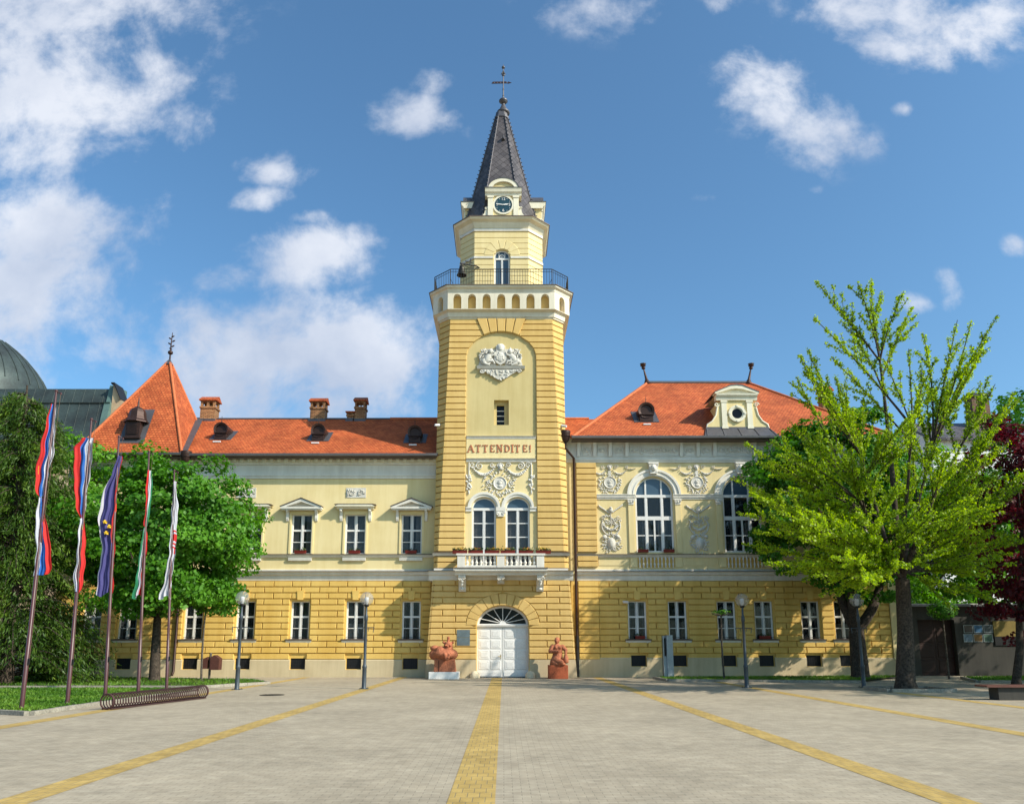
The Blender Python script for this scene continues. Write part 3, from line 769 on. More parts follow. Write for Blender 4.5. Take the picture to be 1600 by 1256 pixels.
for a, b in zip(cons_u[:-1], cons_u[1:]):
    rf.cut()
    xa, xb = XW(a, 705)+.14, XW(b, 705)-.14; zc = (z0+z1)/2-.02; w = xb-xa
    fr = [(xa, z0+.08), (xb, z0+.08), (xb, z1-.1), (xa, z1-.1)]
    for p, q in zip(fr, fr[1:]+fr[:1]): rf.tube([(p[0], YW-.06, p[1]), (q[0], YW-.07, q[1])], .03, 4)
    k = max(1, round(w/.55))
    for i in range(k):
        xc = xa+w*(i+.5)/k
        scroll(rf, xc-.12, YW-.075, zc, .15, 1.5, 1, 0, .034); scroll(rf, xc+.12, YW-.075, zc, .15, 1.5, -1, pi, .034)
        rf.ball((xc, YW-.07, zc), .06, .06, .10, 8, 5)
        for q in range(4): leafblob(rf, xc+R.uniform(-.24, .24), YW-.07, zc+R.uniform(-.2, .2), .09, .035, R.uniform(0, 3))
rf.build_each('frieze_relief', M['white'], HALL)
# ---- arched windows of the right wing
def arched_window(w2, z0, zs, rise, loc):
    """w2 half width; heights relative to origin"""
    mb = MB(); t = .075; y0, y1 = .12, .20
    zs_, top = zs-z0, zs-z0+rise
    mb.box(-w2, -w2+t, y0, y1, 0, zs_); mb.box(w2-t, w2, y0, y1, 0, zs_)
    mb.ring_arc(0, zs_, w2, rise, w2-t, rise-t, y0, y1, n=24)
    return mb, zs_, top, t, y0, y1
xm = aw*.42
mb, zs_, top, t, y0, y1 = arched_window(aw, aZ0, aZs, aR, None)
ZA = lambda v: ZW(v)-aZ0
mb.box(-aw+t, aw-t, y0-.02, y1, zs_-.10, zs_+.06)
mb.box(-aw+t, aw-t, y0-.01, y1, ZA(812), ZA(806)); mb.box(-aw+t, aw-t, y0+.004, y1, 0, .09)
for s in (-1, 1):
    mb.box(s*xm-.055, s*xm+.055, y0-.012, y1-.004, .09, zs_-.1); mb.box(s*xm-.045, s*xm+.045, y0-.012, y1-.004, zs_+.06, zs_+aR*.88)
mb.box(-.045, .045, y0-.008, y1-.006, .09, ZA(812)); 
mb.box(-aw+t, aw-t, y0+.012, y1-.012, ZA(836)-.025, ZA(836)+.025)
for x in (-xm-.075, -xm+.075, xm-.075, xm+.075, -aw+t+.015, aw-t-.015):
    mb.box(x-.015, x+.015, y0+.008, y1-.008, .09, zs_-.1)
def arched_extras(o):
    g = MB(); g.box(-aw+.04, aw-.04, .165, .17, .04, zs_-.02); add_local(g, 'pane', M['glass'], o)
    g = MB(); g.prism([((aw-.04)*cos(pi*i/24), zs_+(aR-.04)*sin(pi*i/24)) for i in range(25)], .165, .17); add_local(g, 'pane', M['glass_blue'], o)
    add_local(curtain_mesh(aw*2*.62, ZA(812), .35), 'curtain', M['curtain'], o)
    a = MB()
    hw = XW(1064.5, 770)-XW(1022.5, 770); ro = ZW(734)-aZs
    a.ring_arc(0, zs_+.02, aw+.04, aR+.04, hw-.10, ro-.10, -.10, 0, n=28)
    a.ring_arc(0, zs_+.02, hw-.12, ro-.12, hw, ro, -.16, 0, n=28)
    a.ring_arc(0, zs_+.02, aw+.10, aR+.10, aw+.14, aR+.14, -.13, 0, n=28)
    add_local(a, 'archivolt', M['white'], o)
    k = MB(); kz0, kz1 = ZA(741), ZA(723.5)
    k.prism([(-.20, kz0), (.20, kz0), (.27, kz1-.1), (-.27, kz1-.1)], -.26, 0); k.box(-.29, .29, -.30, 0, kz1-.1, kz1)
    k.ball((0, -.27, (kz0+kz1)/2), .17, .12, .2, 10, 7); k.ball((0, -.37, (kz0+kz1)/2-.02), .035, .06, .05, 6, 4)
    for s in (-1, 1): scroll(k, s*.19, -.27, kz1-.2, .09, 1.3, s, 0, .03); leafblob(k, s*.16, -.25, kz0+.12, .10, .05, s*.9)
    add_local(k, 'keystone', M['white'], o)
    for s in (-1, 1):
        c = MB(); cx = s*(aw+.26); za, zb = ZA(787.5), ZA(780.5)
        c.box(cx-.20, cx+.20, -.16, 0, zb-.05, zb); c.box(cx-.155, cx+.155, -.10, 0, za-.04, za)
        c.prism([(cx-.14, za), (cx+.14, za), (cx+.18, zb-.05), (cx-.18, zb-.05)], -.11, 0)
        for q in (-1, 1): scroll(c, cx+q*.13, -.14, zb-.12, .07, 1.2, q, 0, .025)
        c.ball((cx, -.12, (za+zb)/2), .06, .05, .09, 8, 5)
        add_local(c, 'capital', M['white'], o)
        p = MB(); p.box(cx-.15, cx+.15, -.07, 0, -.03, za-.042); add_local(p, 'pilaster', M['yellow_upper'], o)
ao = mb.build('arched_window', M['paint'], HALL, (AX[0], YW, aZ0), local=True); arched_extras(ao)
for x in AX[1:]: copy_tree(ao, HALL, (x, YW, aZ0))
# impost string between the arches
im = MB(); edges = [5.27]
for x in AX: edges += [x-aw-.0, x+aw+.0]
edges.append(XR1-.6)
zi0, zi1 = ZW(780), ZW(772.5)
for a, b in zip(edges[::2], edges[1::2]):
    im.cut()
    im.profx([(YW, zi0), (YW-.05, zi0), (YW-.06, zi0+.08), (YW-.10, zi0+.10), (YW-.12, zi1-.05), (YW-.15, zi1-.04), (YW-.15, zi1), (YW, zi1)], a, b)
im.build_each('impost_course', M['white'], HALL)
# parapet panels with balusters under the arched windows
zb0, zb1 = ZW(886.5), ZW(868.5)
bal = MB()
bprof = [(.050, 0), (.050, .05), (.030, .07), (.030, .10), (.062, .24), (.052, .34), (.028, .44), (.028, .50), (.040, .52), (.028, .54), (.030, .60), (.052, .70), (.060, .78), (.030, .9), (.05, .93), (.05, 1.0)]
for x in AX:
    pb = MB(); h = zb1-zb0
    for i in range(10):
        pb.lathe([(r, YW*0+h*z) for r, z in bprof], -.93+1.86*i/9, -.06, 8)
    o = pb.build('balustrade', M['white'], HALL, (x, YW, zb0), local=True)
    rc = MB(); rc.box(-1.03, 1.03, -.004, .0, 0, h); add_local(rc, 'recess', M['yellow_lower'], o)
pp = MB()
for a, b in [(5.3, AX[0]-1.5)]+[(AX[i]+1.5, AX[i+1]-1.5) for i in range(2)]: pp.cut(); pp.box(a, b, YW-.025, YW, zb0+.12, zb1-.10)
for x in AX:
    for s in (-1, 1): pp.cut(); pp.box(x+s*1.26-.2, x+s*1.26+.2, YW-.05, YW, zb0+.02, zb1-.02)
pp.build_each('parapet_panel', M['yellow_upper'], HALL)
# ---- stucco reliefs
def face_blob(mb, x, y, z, s=1.0):
    mb.ball((x, y, z), .13*s, .10*s, .17*s, 10, 7); mb.ball((x, y-.10*s, z-.01), .025*s, .04*s, .05*s, 6, 4)
    for q in (-1, 1): mb.ball((x+q*.055*s, y-.085*s, z+.045*s), .028*s, .02*s, .018*s, 6, 4)
    for k in range(7): mb.ball((x+.15*s*cos(pi*k/6), y, z+.06*s+.13*s*sin(pi*k/6)), .05*s, .06*s, .05*s, 6, 4)
def garland(mb, xa, xb, y, z, sag, n=11, sz=.055):
    for i in range(n+1):
        t = i/n; x = xa+(xb-xa)*t; zz = z-sag*4*t*(1-t); k = .6+.8*sin(pi*t)
        mb.ball((x, y, zz), sz*k, .05, sz*k, 8, 5)
        mb.ball((x+R.uniform(-.03, .03), y-.03, zz+R.uniform(-.04, .04)), sz*.5*k, .04, sz*.5*k, 6, 4)
def medallion(mb, x, y, z, r, n=26):
    mb.lathe_y = None
    ring = [[(x+rr*cos(2*pi*i/24), yy, z+rr*sin(2*pi*i/24)) for i in range(24)] for rr, yy in ((r, y), (r, y-.06), (r*.93, y-.085), (r*.84, y-.06), (r*.80, y-.045))]
    mb.loft(ring, cap0=False, smooth=False)
    mb.ball((x-.02*r, y-.05, z+.15*r), .30*r, .05, .38*r, 10, 6); mb.ball((x-.28*r, y-.06, z+.10*r), .12*r, .03, .09*r, 6, 4); mb.ball((x+.05*r, y-.05, z-.45*r), .40*r, .04, .25*r, 8, 5); mb.ball((x+.16*r, y-.06, z+.38*r), .24*r, .04, .2*r, 8, 5)
def sprigs(mb, x, y, z, r0, r1, n, a0=0, a1=2*pi):
    for i in range(n):
        a = a0+(a1-a0)*(i+.5)/n+R.uniform(-.08, .08); rr = R.uniform(r0, r1)
        leafblob(mb, x+rr*cos(a), y-.03, z+rr*sin(a), .082, .036, a+R.uniform(-.9, .9))
        if R.random() < .6: mb.ball((x+(rr+.05)*cos(a+.2), y-.025, z+(rr+.05)*sin(a+.2)), .032, .03, .032, 6, 4)
def relief_upper(x):
    mb = MB(); y = YW
    zm = ZW(754); medallion(mb, x, y, zm, .36)
    sprigs(mb, x, y, zm, .46, .66, 30, -pi*1.15, pi*.15); sprigs(mb, x, y, zm, .42, .56, 14)
    zf = ZW(731); face_blob(mb, x, y-.05, zf, .85)
    for s in (-1, 1):
        garland(mb, x+s*.2, x+s*.95, y-.03, zf-.15, .22, 9, .05); garland(mb, x+s*.95, x+s*1.5, y-.03, zf-.02, .06, 7, .028)
        scroll(mb, x+s*.38, y-.04, zf+.05, .12, 1.4, s, 0, .022); scroll(mb, x+s*.95, y-.04, zf+.05, .10, 1.3, -s, 1, .022)
    mb.box(x-.09, x+.09, y-.04, y, zm+.36, zf-.15)
    mb.build('medallion_relief', M['relief'], HALL)
def relief_lower(x):
    mb = MB(); y = YW
    z = ZW(797)
    for s in (-1, 1):
        for k in range(6): leafblob(mb, x+s*(.12+.10*k), y-.04, z+.07*k-.12+.02*s, .12, .045, s*(.55+.08*k))
    mb.ball((x, y-.06, z), .14, .10, .17, 10, 6); mb.ball((x, y-.12, z+.12), .07, .07, .08, 8, 5)
    zc = ZW(820)
    for s in (-1, 1):
        mb.tube([(x+s*.52*cos(a), y-.04, zc-.05+.55*sin(a)) for a in [(.55-i*.20) for i in range(11)]], .035, 6)
        scroll(mb, x+s*.17, y-.05, zc+.12, .13, 1.3, s, pi/2, .03); scroll(mb, x+s*.42, y-.05, zc+.42, .13, 1.3, -s, 0, .03)
    garland(mb, x-.44, x+.44, y-.05, zc-.02, .26, 12, .06)
    mb.tube([(x, y-.05, z-.15), (x, y-.05, zc-.1)], .03, 6)
    sprigs(mb, x, y, zc, .25, .62, 34)
    z2 = ZW(849); mb.ball((x, y-.03, z2), .24, .10, .34, 12, 8)
    mb.ball((x, y-.11, z2), .15, .06, .24, 10, 6)
    for k in range(8):
        a = .25+k*.37+(.4 if k > 3 else 0); mb.tube([(x-.55*cos(a), y-.03, z2-.5*sin(a)), (x+.55*cos(a), y-.03, z2+.5*sin(a))], .022, 5)
    mb.ball((x-.38, y-.05, ZW(839)), .15, .08, .12, 8, 6, .5); mb.ball((x+.36, y-.05, ZW(838)), .13, .07, .09, 8, 6, -.5)
    sprigs(mb, x, y, z2, .3, .58, 26)
    mb.build('trophy_relief', M['relief'], HALL)
for x in (AX[0]-(AX[1]-AX[0])/2, (AX[0]+AX[1])/2, (AX[1]+AX[2])/2, AX[2]+(AX[1]-AX[0])/2-.1):
    relief_upper(x); relief_lower(x)
for u in (556.5, 385):
    x = XW(u, 770); mb = MB(); w = XW(572, 770)-XW(541, 770); z0_, z1_ = ZW(777.5), ZW(762)
    mb.box(x-w/2, x+w/2, YW-.025, YW, z0_, z1_)
    zc = (z0_+z1_)/2
    for s in (-1, 1): scroll(mb, x+s*.25, YW-.05, zc, .17, 1.6, s, 0, .03); scroll(mb, x+s*.45, YW-.05, zc+.03, .10, 1.2, -s, 0, .025)
    for k in range(16): leafblob(mb, x+R.uniform(-.5, .5), YW-.05, zc+R.uniform(-.2, .2), .08, .03, R.uniform(0, 3))
    mb.build('relief_panel', M['relief'], HALL)
# ---------------------------------------------------------------- the tower
M['tower_panel'] = streaky('tower_panel_render', (.58, .47, .225), (.50, .39, .17))
def hwz(z):
    t = (z-Zr1)/(ZT(500)-Zr1)
    return 3.93+(3.62-3.93)*z/Zr1 if z < Zr1 else 3.56-.08*t
def chz(z):
    if z < Zr1: return .02
    return .12+.46*(z-Zr1)/(ZT(500)-Zr1)
def octo(hw, c, z, cx=CTX, cy=TCY):
    a = hw-c
    return [(cx-a, cy-hw, z), (cx+a, cy-hw, z), (cx+hw, cy-a, z), (cx+hw, cy+a, z), (cx+a, cy+hw, z), (cx-a, cy+hw, z), (cx-hw, cy+a, z), (cx-hw, cy-a, z)]
def place(mb, start, org, d):
    """turn the vertices added since `start`, built with x along the face and y inward, onto a face at org along d"""
    dx, dy = d
    for i in range(start, len(mb.v)):
        x, y, z = mb.v[i]; mb.v[i] = (org[0]+dx*x-dy*y, org[1]+dy*x+dx*y, z)
r2 = math.sqrt(.5)
def faces_of(hw, c):
    """the eight faces: (start corner, direction, length), front first"""
    a = hw-c; cx, cy = CTX, TCY
    pts = [p[:2] for p in octo(hw, c, 0)]
    out = []
    for i in range(8):
        p, q = pts[i], pts[(i+1) % 8]; ln = math.dist(p, q)
        out.append((p, ((q[0]-p[0])/ln, (q[1]-p[1])/ln), ln))
    return out
Zc = Z(499, TCY-3.5)          # underside of the corbel table
# body behind the blocks
bm_ = MB()
zz = [Zr1, Zr1+(Zc-Zr1)*.33, Zr1+(Zc-Zr1)*.66, Zc+.3]
rings = [octo(hwz(z), chz(z), z) for z in zz]
for k in range(3):
    for i in range(1, 8):
        j = (i+1) % 8; bm_.add([rings[k][i], rings[k][j], rings[k+1][j], rings[k+1][i]], [(0, 1, 2, 3)])
    for s in (-1, 1):
        a0, a1 = hwz(zz[k])-chz(zz[k]), hwz(zz[k+1])-chz(zz[k+1])
        bm_.add([(CTX+s*2.2, YT, zz[k]), (CTX+s*a0, TCY-hwz(zz[k]), zz[k]), (CTX+s*a1, TCY-hwz(zz[k+1]), zz[k+1]), (CTX+s*2.2, YT, zz[k+1])], [(0, 1, 2, 3)])
bm_.build('tower_wall', M['yellow_tower'], HALL)
PHW = 1.97; PZS = ZT(560); PRISE = ZT(520)-PZS; PZ0 = ZT(862)
tw = (XT(775, 830)-XT(737, 830))/2; TX = [XT(756, 830), XT(809, 830)]; tZ0, tZs = ZT(889), ZT(793.5); tR = ZT(777)-tZs
slit = (XT(776, 645), XT(788, 645), ZT(663), ZT(631))
slit_n = (XT(772, 645), XT(795, 645), ZT(664), ZT(625))
fw = MB(); wall(fw, CTX-2.2, CTX+2.2, Zr1, ZT(718), [(x, tw, tZ0, tZs, tR) for x in TX], YT, .3); fw.build('tower_panel', M['yellow_upper'], HALL)
fw = MB(); wall(fw, CTX-2.2, CTX+2.2, ZT(718), Zc+.3, [slit_n], YT, .3); fw.build('tower_panel', M['tower_panel'], HALL)
sl = MB(); wall(sl, slit_n[0], slit_n[1], slit_n[2], slit_n[3], [slit], YT+.3, .2); sl.build('slit_niche', M['tower_panel'], HALL)
sw = MB(); w_, h_ = slit[1]-slit[0], slit[3]-slit[2]
for i in range(1, 4): sw.box(-w_/2, w_/2, .40, .43, h_*i/4-.02, h_*i/4+.02)
so = sw.build('slit_window', M['paint'], HALL, ((slit[0]+slit[1])/2, YT, slit[2]), local=True)
g = MB(); g.box(-w_/2, w_/2, .44, .46, 0, h_); add_local(g, 'pane', M['glass_dark'], so)
# upper rustication rows
n = 37; z_lo, z_hi = ZT(862), Zc; rh = (z_hi-z_lo)/n
def arch_x(z):
    if z <= PZS: return PHW
    t = (z-PZS)/PRISE
    return PHW*math.sqrt(1-t*t) if t < 1 else 0
TA = math.tan(rad(31))
def xin(z): return max(arch_x(z), (z-PZS)*TA if z > PZS else 0)+.03
rb = MB(); YF = .14
def rows_front(z0, n, rh, inner):
    for k in range(n):
        za, zb = z0+k*rh+GAP/2, z0+(k+1)*rh-GAP/2
        for s in (-1, 1):
            q = [(s*inner(za), za), (s*(hwz(za)-chz(za)+.055), za), (s*(hwz(zb)-chz(zb)+.055), zb), (s*inner(zb), zb)]
            if s < 0: q = [q[1], q[0], q[3], q[2]]
            b0 = len(rb.v); rb.block(q, 0, -YF, .018); place(rb, b0, (CTX, (YT+TCY-hwz(za))/2), (1, 0))
rows_front(z_lo, n, rh, xin)
rows_front(ZT(888), 2, (ZT(869)-ZT(888))/2, lambda z: 1.97)
for k in list(range(n))+[-1, -2]:
    if k >= 0: za, zb = z_lo+k*rh+GAP/2, z_lo+(k+1)*rh-GAP/2
    else:
        r_ = (ZT(869)-ZT(888))/2; za = ZT(888)+(-k-1)*r_+GAP/2; zb = za+r_-GAP
    fa = faces_of(hwz((za+zb)/2), chz((za+zb)/2))
    for i in (1, 7, 2, 6, 3, 4, 5):
        if i in (3, 4, 5) and za < 13: continue
        p, d, ln = fa[i]; b0 = len(rb.v)
        rb.block([(-.055, za), (ln+.055, za), (ln+.055, zb), (-.055, zb)], .02, -YF, .025); place(rb, b0, p, d)
# wedge stones over the panel arch
angs = [-31, -19, -6.5, 6.5, 19, 31]
for a, b in zip(angs[:-1], angs[1:]):
    a_, b_ = rad(a+.5), rad(b-.5)
    def inner_pt(t): return (PHW*sin(t)*1.0, PZS+PRISE*cos(t)+.03)
    ztop = z_hi-GAP/2
    p0, p1 = inner_pt(a_), inner_pt(b_)
    q = [p0, p1, ((ztop-PZS)*math.tan(b_), ztop), ((ztop-PZS)*math.tan(a_), ztop)]
    b0 = len(rb.v); rb.block(q, 0, -YF-.03, .025); place(rb, b0, (CTX, YT), (1, 0))
rb.build('tower_rustication', M['yellow_tower'], HALL)
# panel frame returns: thin jamb moulding so the recess reads
# ---- ground floor of the tower
YL = YT-.10
dcx, dhw = XT(785.5, 1000), (XT(826, 1000)-XT(745, 1000))/2
dZs, dR = ZT(977), ZT(946)-ZT(977)
lw = MB(); wall(lw, CTX-3.5, CTX+3.5, 0, Zr1, [(dcx, dhw, 0, dZs, dR)], YL, .55)
for s in (-1, 1):
    lw.add([(CTX+s*3.5, YL, 0), (CTX+s*hwz(0), YL, 0), (CTX+s*hwz(Zr1), YL, Zr1), (CTX+s*3.5, YL, Zr1)], [(0, 1, 2, 3)])
    lw.add([(CTX+s*hwz(0), YL, 0), (CTX+s*hwz(0), YW+.5, 0), (CTX+s*hwz(Zr1), YW+.5, Zr1), (CTX+s*hwz(Zr1), YL, Zr1)], [(0, 1, 2, 3)])
lw.build('tower_wall', M['yellow_lower'], HALL)
vo_hw, vo_r = 1.98, ZT(927)-dZs
gb = MB(); PY = .09
def out_x(z):
    if z <= dZs: return dhw+.02
    t = (z-dZs)/vo_r
    return vo_hw*math.sqrt(max(1-t*t, 0))+.02 if t < 1 else 0
zpt = ZT(1030); nr = 13; rhl = (Zr1-zpt)/nr
for k in range(nr):
    za, zb = zpt+k*rhl+GAP/2, zpt+(k+1)*rhl-GAP/2
    def quad(xa0, xa1, xb0, xb1):
        gb.block([(xa0, za), (xa1, za), (xb1, zb), (xb0, zb)], YL, YL-PY, .022)
    for s in (-1, 1):
        ia, ib = s*max(out_x(za), 0.011), s*max(out_x(zb), 0.011)
        oa, ob = CTX+s*hwz(za), CTX+s*hwz(zb)
        cuts = []; x = .62+(.0 if k % 2 else .62)
        base = dcx if ia else CTX
        js = []
        xx = 3.9-(.75 if k % 2 else 1.45)
        while xx > max(abs(ia), abs(ib))+.45: js.append(xx); xx -= 1.45
        pa, pb = oa, ob
        for j in js:
            xj = CTX+s*j
            A, B = sorted((pa, xj+s*GAP/2)), sorted((pb, xj+s*GAP/2)); quad(A[0], A[1], B[0], B[1])
            pa = pb = xj-s*GAP/2
        A, B = sorted((pa, dcx+ia)), sorted((pb, dcx+ib)); quad(A[0], A[1], B[0], B[1])
        # side returns
    for s in (-1, 1):
        for d0 in (0,):
            y0, y1 = YL-PY, YW-.06
            xa, xb = CTX+s*(hwz(za)), CTX+s*(hwz(zb)); e = s*PY
            gb.add([(xa, y0, za), (xa+e, y0+.02, za), (xa+e, y1, za), (xa, y1, za), (xb, y0, zb), (xb+e, y0+.02, zb), (xb+e, y1, zb), (xb, y1, zb)],
                   [(0, 3, 2, 1), (4, 5, 6, 7), (0, 1, 5, 4), (1, 2, 6, 5), (2, 3, 7, 6), (3, 0, 4, 7)])
nv = 13
for i in range(nv):
    a, b = pi*i/nv+.008, pi*(i+1)/nv-.008
    e = lambda h, r, t: (dcx+h*cos(t), dZs+r*sin(t))
    hi, ri = dhw+.02, dR+.02; ho, ro = vo_hw-.01, vo_r-.01
    gb.block([e(hi, ri, b), e(hi, ri, a), e(ho, ro, a), e(ho, ro, b)], YL, YL-PY-.015, .02)
gb.build('tower_rustication', M['yellow_tower'], HALL)
pm = MB()
for s in (-1, 1):
    xa, xb = CTX+s*(hwz(0)+.10), dcx+s*(dhw+.02)
    xa2 = CTX+s*(hwz(zpt)+.09)
    q = [(xb, 0), (xa, 0), (xa2, zpt-.03), (xa2-s*.04, zpt), (xb, zpt)]
    pm.cut(); pm.prism(q if s > 0 else q[::-1], YL-.115, YW+.1)
pm.build_each('plinth', M['plinth'], HALL)
# ---- door
dm = MB(); yd = YL+.30
dt = dZs-.10
dm.box(dcx-dhw, dcx+dhw, yd, yd+.12, dt, dt+.20)
dm.profx([(yd, dt+.02), (yd-.06, dt+.06), (yd-.08, dt+.14), (yd, dt+.17)], dcx-dhw, dcx+dhw)
dm.ring_arc(dcx, dZs, dhw, dR, dhw-.12, dR-.12, yd-.02, yd+.12, n=28)
for i in range(1, 8):
    a = pi*i/8; dm.tube([(dcx+.12*cos(a), yd+.03, dt+.2+.1*sin(a)), (dcx+(dhw-.1)*cos(a), yd+.03, dZs+(dR-.1)*sin(a))], .024, 6)
dm.prism([(dcx+.17*cos(pi*i/12), dt+.2+.15*sin(pi*i/12)) for i in range(13)], yd, yd+.08)
do = dm.build('entrance_door', M['paint'], HALL, (dcx, yd, 0))
g = MB(); g.prism([(dcx+(dhw-.05)*cos(pi*i/28), dZs-.05+(dR)*sin(pi*i/28)) for i in range(29)], yd+.06, yd+.08); g.build('fanlight_pane', M['glass_dark'], do)
for s in (-1, 1):
    lf = MB(); x0, x1 = sorted((dcx+s*.008, dcx+s*dhw)); lf.box(x0, x1, yd+.05, yd+.12, .03, dt-.003)
    w2 = (x1-x0); rows = 4; zb0_, zt_ = .38, dt-.06; rhh = (zt_-zb0_)/rows
    for r in range(rows):
        for c in range(2):
            px0, px1 = x0+.10+c*(w2-.14)/2, x0+.04+(c+1)*(w2-.14)/2
            a, b = zb0_+r*rhh+.04, zb0_+(r+1)*rhh-.04
            b0 = len(lf.v); lf.block([(px0, a), (px1, a), (px1, b), (px0, b)], yd+.05, yd+.032, .02)
            lf.block([(px0+.09, a+.09), (px1-.09, a+.09), (px1-.09, b-.09), (px0+.09, b-.09)], yd+.033, yd+.022, .012)
    lf.box(x0+.06, x1-.06, yd+.025, yd+.05, .08, .30)
    l_o = lf.build('door_leaf', M['paint'], do)
    if s < 0:
        hd = MB(); hd.box(x1-.15, x1-.08, yd+.035, yd+.05, .98, 1.22); hd.tube([(x1-.115, yd+.04, 1.12), (x1-.115, yd-.02, 1.12), (x1-.25, yd-.025, 1.115)], .014, 6); hd.build('door_handle', mat('brass', (.45, .30, .08), .3, .1, 2, 0, metal=.9), do)
bk = MB(); bk.box(dcx-dhw, dcx+dhw, yd+.2, yd+.25, 0, dZs+dR); bk.build('door_dark_sheet', M['dark'], HALL)  # near-black sheet painted as the darkness behind the door
# ---- courses round the tower
def tcourse(prof, name, m, hw):
    b = MB(); pr = [(YW+.2, prof[0][1])]+[(YT-.12-p, z) for p, z in prof]+[(YW+.2, prof[-1][1])]
    mx_ = max(p for p, _ in prof)
    b.profx(pr, CTX-hw-mx_, CTX+hw+mx_); b.build(name, m, HALL)
z = ZT; hwb = 3.58
tcourse([(.06, z(907)), (.10, z(903.5)), (.12, z(900)), (.22, z(898)), (.26, z(895)), (.33, z(893))], 'string_course', M['grey_white'], hwb)
tcourse([(.38, z(892.9)), (.38, z(892.1)), (.1, z(891.4))], 'course_flashing', M['sill_dark'], hwb)
tcourse([(.06, z(891.3)), (.06, z(888.5)), (.03, z(888.2))], 'string_course', M['white'], hwb)
def side_course(prof, name, m):
    for s in (-1, 1):
        b = MB(); x0, x1 = sorted((CTX+s*1.98, CTX+s*(hwb+.15)))
        b.profx([(YW+.2, prof[0][1])]+[(YT-.12-p, zz_) for p, zz_ in prof]+[(YW+.2, prof[-1][1])], x0, x1); b.build(name, m, HALL)
side_course([(.04, z(868.5)), (.09, z(866.5)), (.14, z(864.5))], 'sill_course', M['white'])
side_course([(.18, z(864.4)), (.18, z(863.8)), (.05, z(863))], 'course_flashing', M['sill_dark'])
# ---- balcony
by0 = YT-1.30; bz1 = Z(886.5, by0); bz0 = Z(891.5, by0)
bx0, bx1 = X(710.5, 889, by0), X(855, 889, by0)
sb = MB(); sb.profx([(YT-.12, bz0-.20), (by0+.25, bz0-.20), (by0+.22, bz0-.08), (by0+.06, bz0-.05), (by0, bz0+.02), (by0, bz1-.03), (YT-.12, bz1-.03)], bx0, bx1)
bo = sb.build('balcony', M['white'], HALL, ((bx0+bx1)/2, by0, bz0))
fl = MB(); fl.box(bx0-.04, bx1+.04, by0-.05, YT-.12, bz1-.028, bz1+.01); fl.build('slab_flashing', M['sill_dark'], bo)
rt = Z(865, by0+.2)
bt = MB(); yb = by0+.16
px = [X(u, 875, by0) for u in (720.5, 782.5, 844.5)]
for i, x in enumerate(px): bt.box(x-.20, x+.20, yb-.14, yb+.14, bz1+.01, rt-.10)
bt.box(px[0]-.26, px[2]+.26, yb-.18, yb+.18, rt-.10, rt); bt.box(px[0]+.2, px[2]-.2, yb-.12, yb+.12, bz1+.01, bz1+.13)
h = rt-.10-bz1-.13
for a, b in zip(px[:-1], px[1:]):
    for i in range(7):
        bt.lathe([(r*1.55, bz1+.13+h*zz_) for r, zz_ in bprof], a+.2+(b-a-.4)*(i+.5)/7, yb, 10)
for s, x in ((-1, px[0]), (1, px[2])):
    bt.box(x-.17, x+.17, yb+.18, YT-.13, rt-.10, rt-.003); bt.box(x-.11, x+.11, yb+.14, YT-.13, bz1+.01, bz1+.13)
    for i in range(3): bt.lathe([(r*1.5, bz1+.13+h*zz_) for r, zz_ in bprof], x, yb+.35+i*.3, 8)
bt.build('balustrade', M['white'], bo)
for i, u in enumerate((721.5, 782.5, 844.5)):
    x = X(u, 905, by0+.3); c = MB(); zt_ = bz0-.205; zl = Z(924 if i != 1 else 912, YT-.3); hh = zt_-zl
    c.profx([(YT-.16, zt_), (by0+.30, zt_), (by0+.26, zt_-.10*hh), (by0+.34, zt_-.25*hh), (by0+.62, zt_-.45*hh), (YT-.42, zt_-.72*hh), (YT-.36, zt_-.9*hh), (YT-.30, zl), (YT-.16, zl)], x-.19, x+.19)
    for s in (-1, 1): scroll(c, x+s*.11, by0+.26, zt_-.18, .09, 1.2, s, 0, .03)
    leafblob(c, x, by0+.45, zt_-.42*hh, .10, .20, 0); c.ball((x, YT-.40, zl+.14), .12, .08, .10, 8, 5); c.ball((x, by0+.36, zt_-.3*hh), .10, .10, .16, 8, 5)
    c.build('bracket', M['grey_white'], bo)
# balcony windows
mb, zs_, top, t, y0, y1 = arched_window(tw, tZ0, tZs, tR, None)
zq = lambda v: ZT(v)-tZ0
mb.box(-tw+t, tw-t, y0-.02, y1, zq(797), zq(793)); mb.box(-.04, .04, y0-.01, y1-.01, 0, zq(797)); mb.box(-tw+t, tw-t, y0+.002, y1, 0, .1)
for v in (817, 838.5): mb.box(-tw+t, tw-t, y0+.01, y1-.02, zq(v)-.025, zq(v)+.025)
for x in (-.065, .065, -tw+t+.015, tw-t-.015): mb.box(x-.015, x+.015, y0+.006, y1-.008, .1, zq(797))
tb = mb.build('balcony_window', M['paint'], HALL, (TX[0], YT, tZ0), local=True)
g = MB(); g.box(-tw+.04, tw-.04, .165, .17, .04, zs_); add_local(g, 'pane', M['glass'], tb)
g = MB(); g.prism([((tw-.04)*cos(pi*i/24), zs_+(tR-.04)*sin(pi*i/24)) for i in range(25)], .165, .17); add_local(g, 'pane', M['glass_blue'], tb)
add_local(curtain_mesh(tw*1.9, zq(798), .12), 'curtain', M['curtain'], tb)
a = MB(); ho = (XT(782, 790)-XT(731, 790))/2; ro = ZT(769)-tZs
a.ring_arc(0, zs_, tw+.03, tR+.03, ho-.10, ro-.10, -.07, 0, n=28); a.ring_arc(0, zs_, ho-.13, ro-.13, ho, ro, -.12, 0, n=28)
add_local(a, 'archivolt', M['white'], tb)
copy_tree(tb, HALL, (TX[1], YT, tZ0))
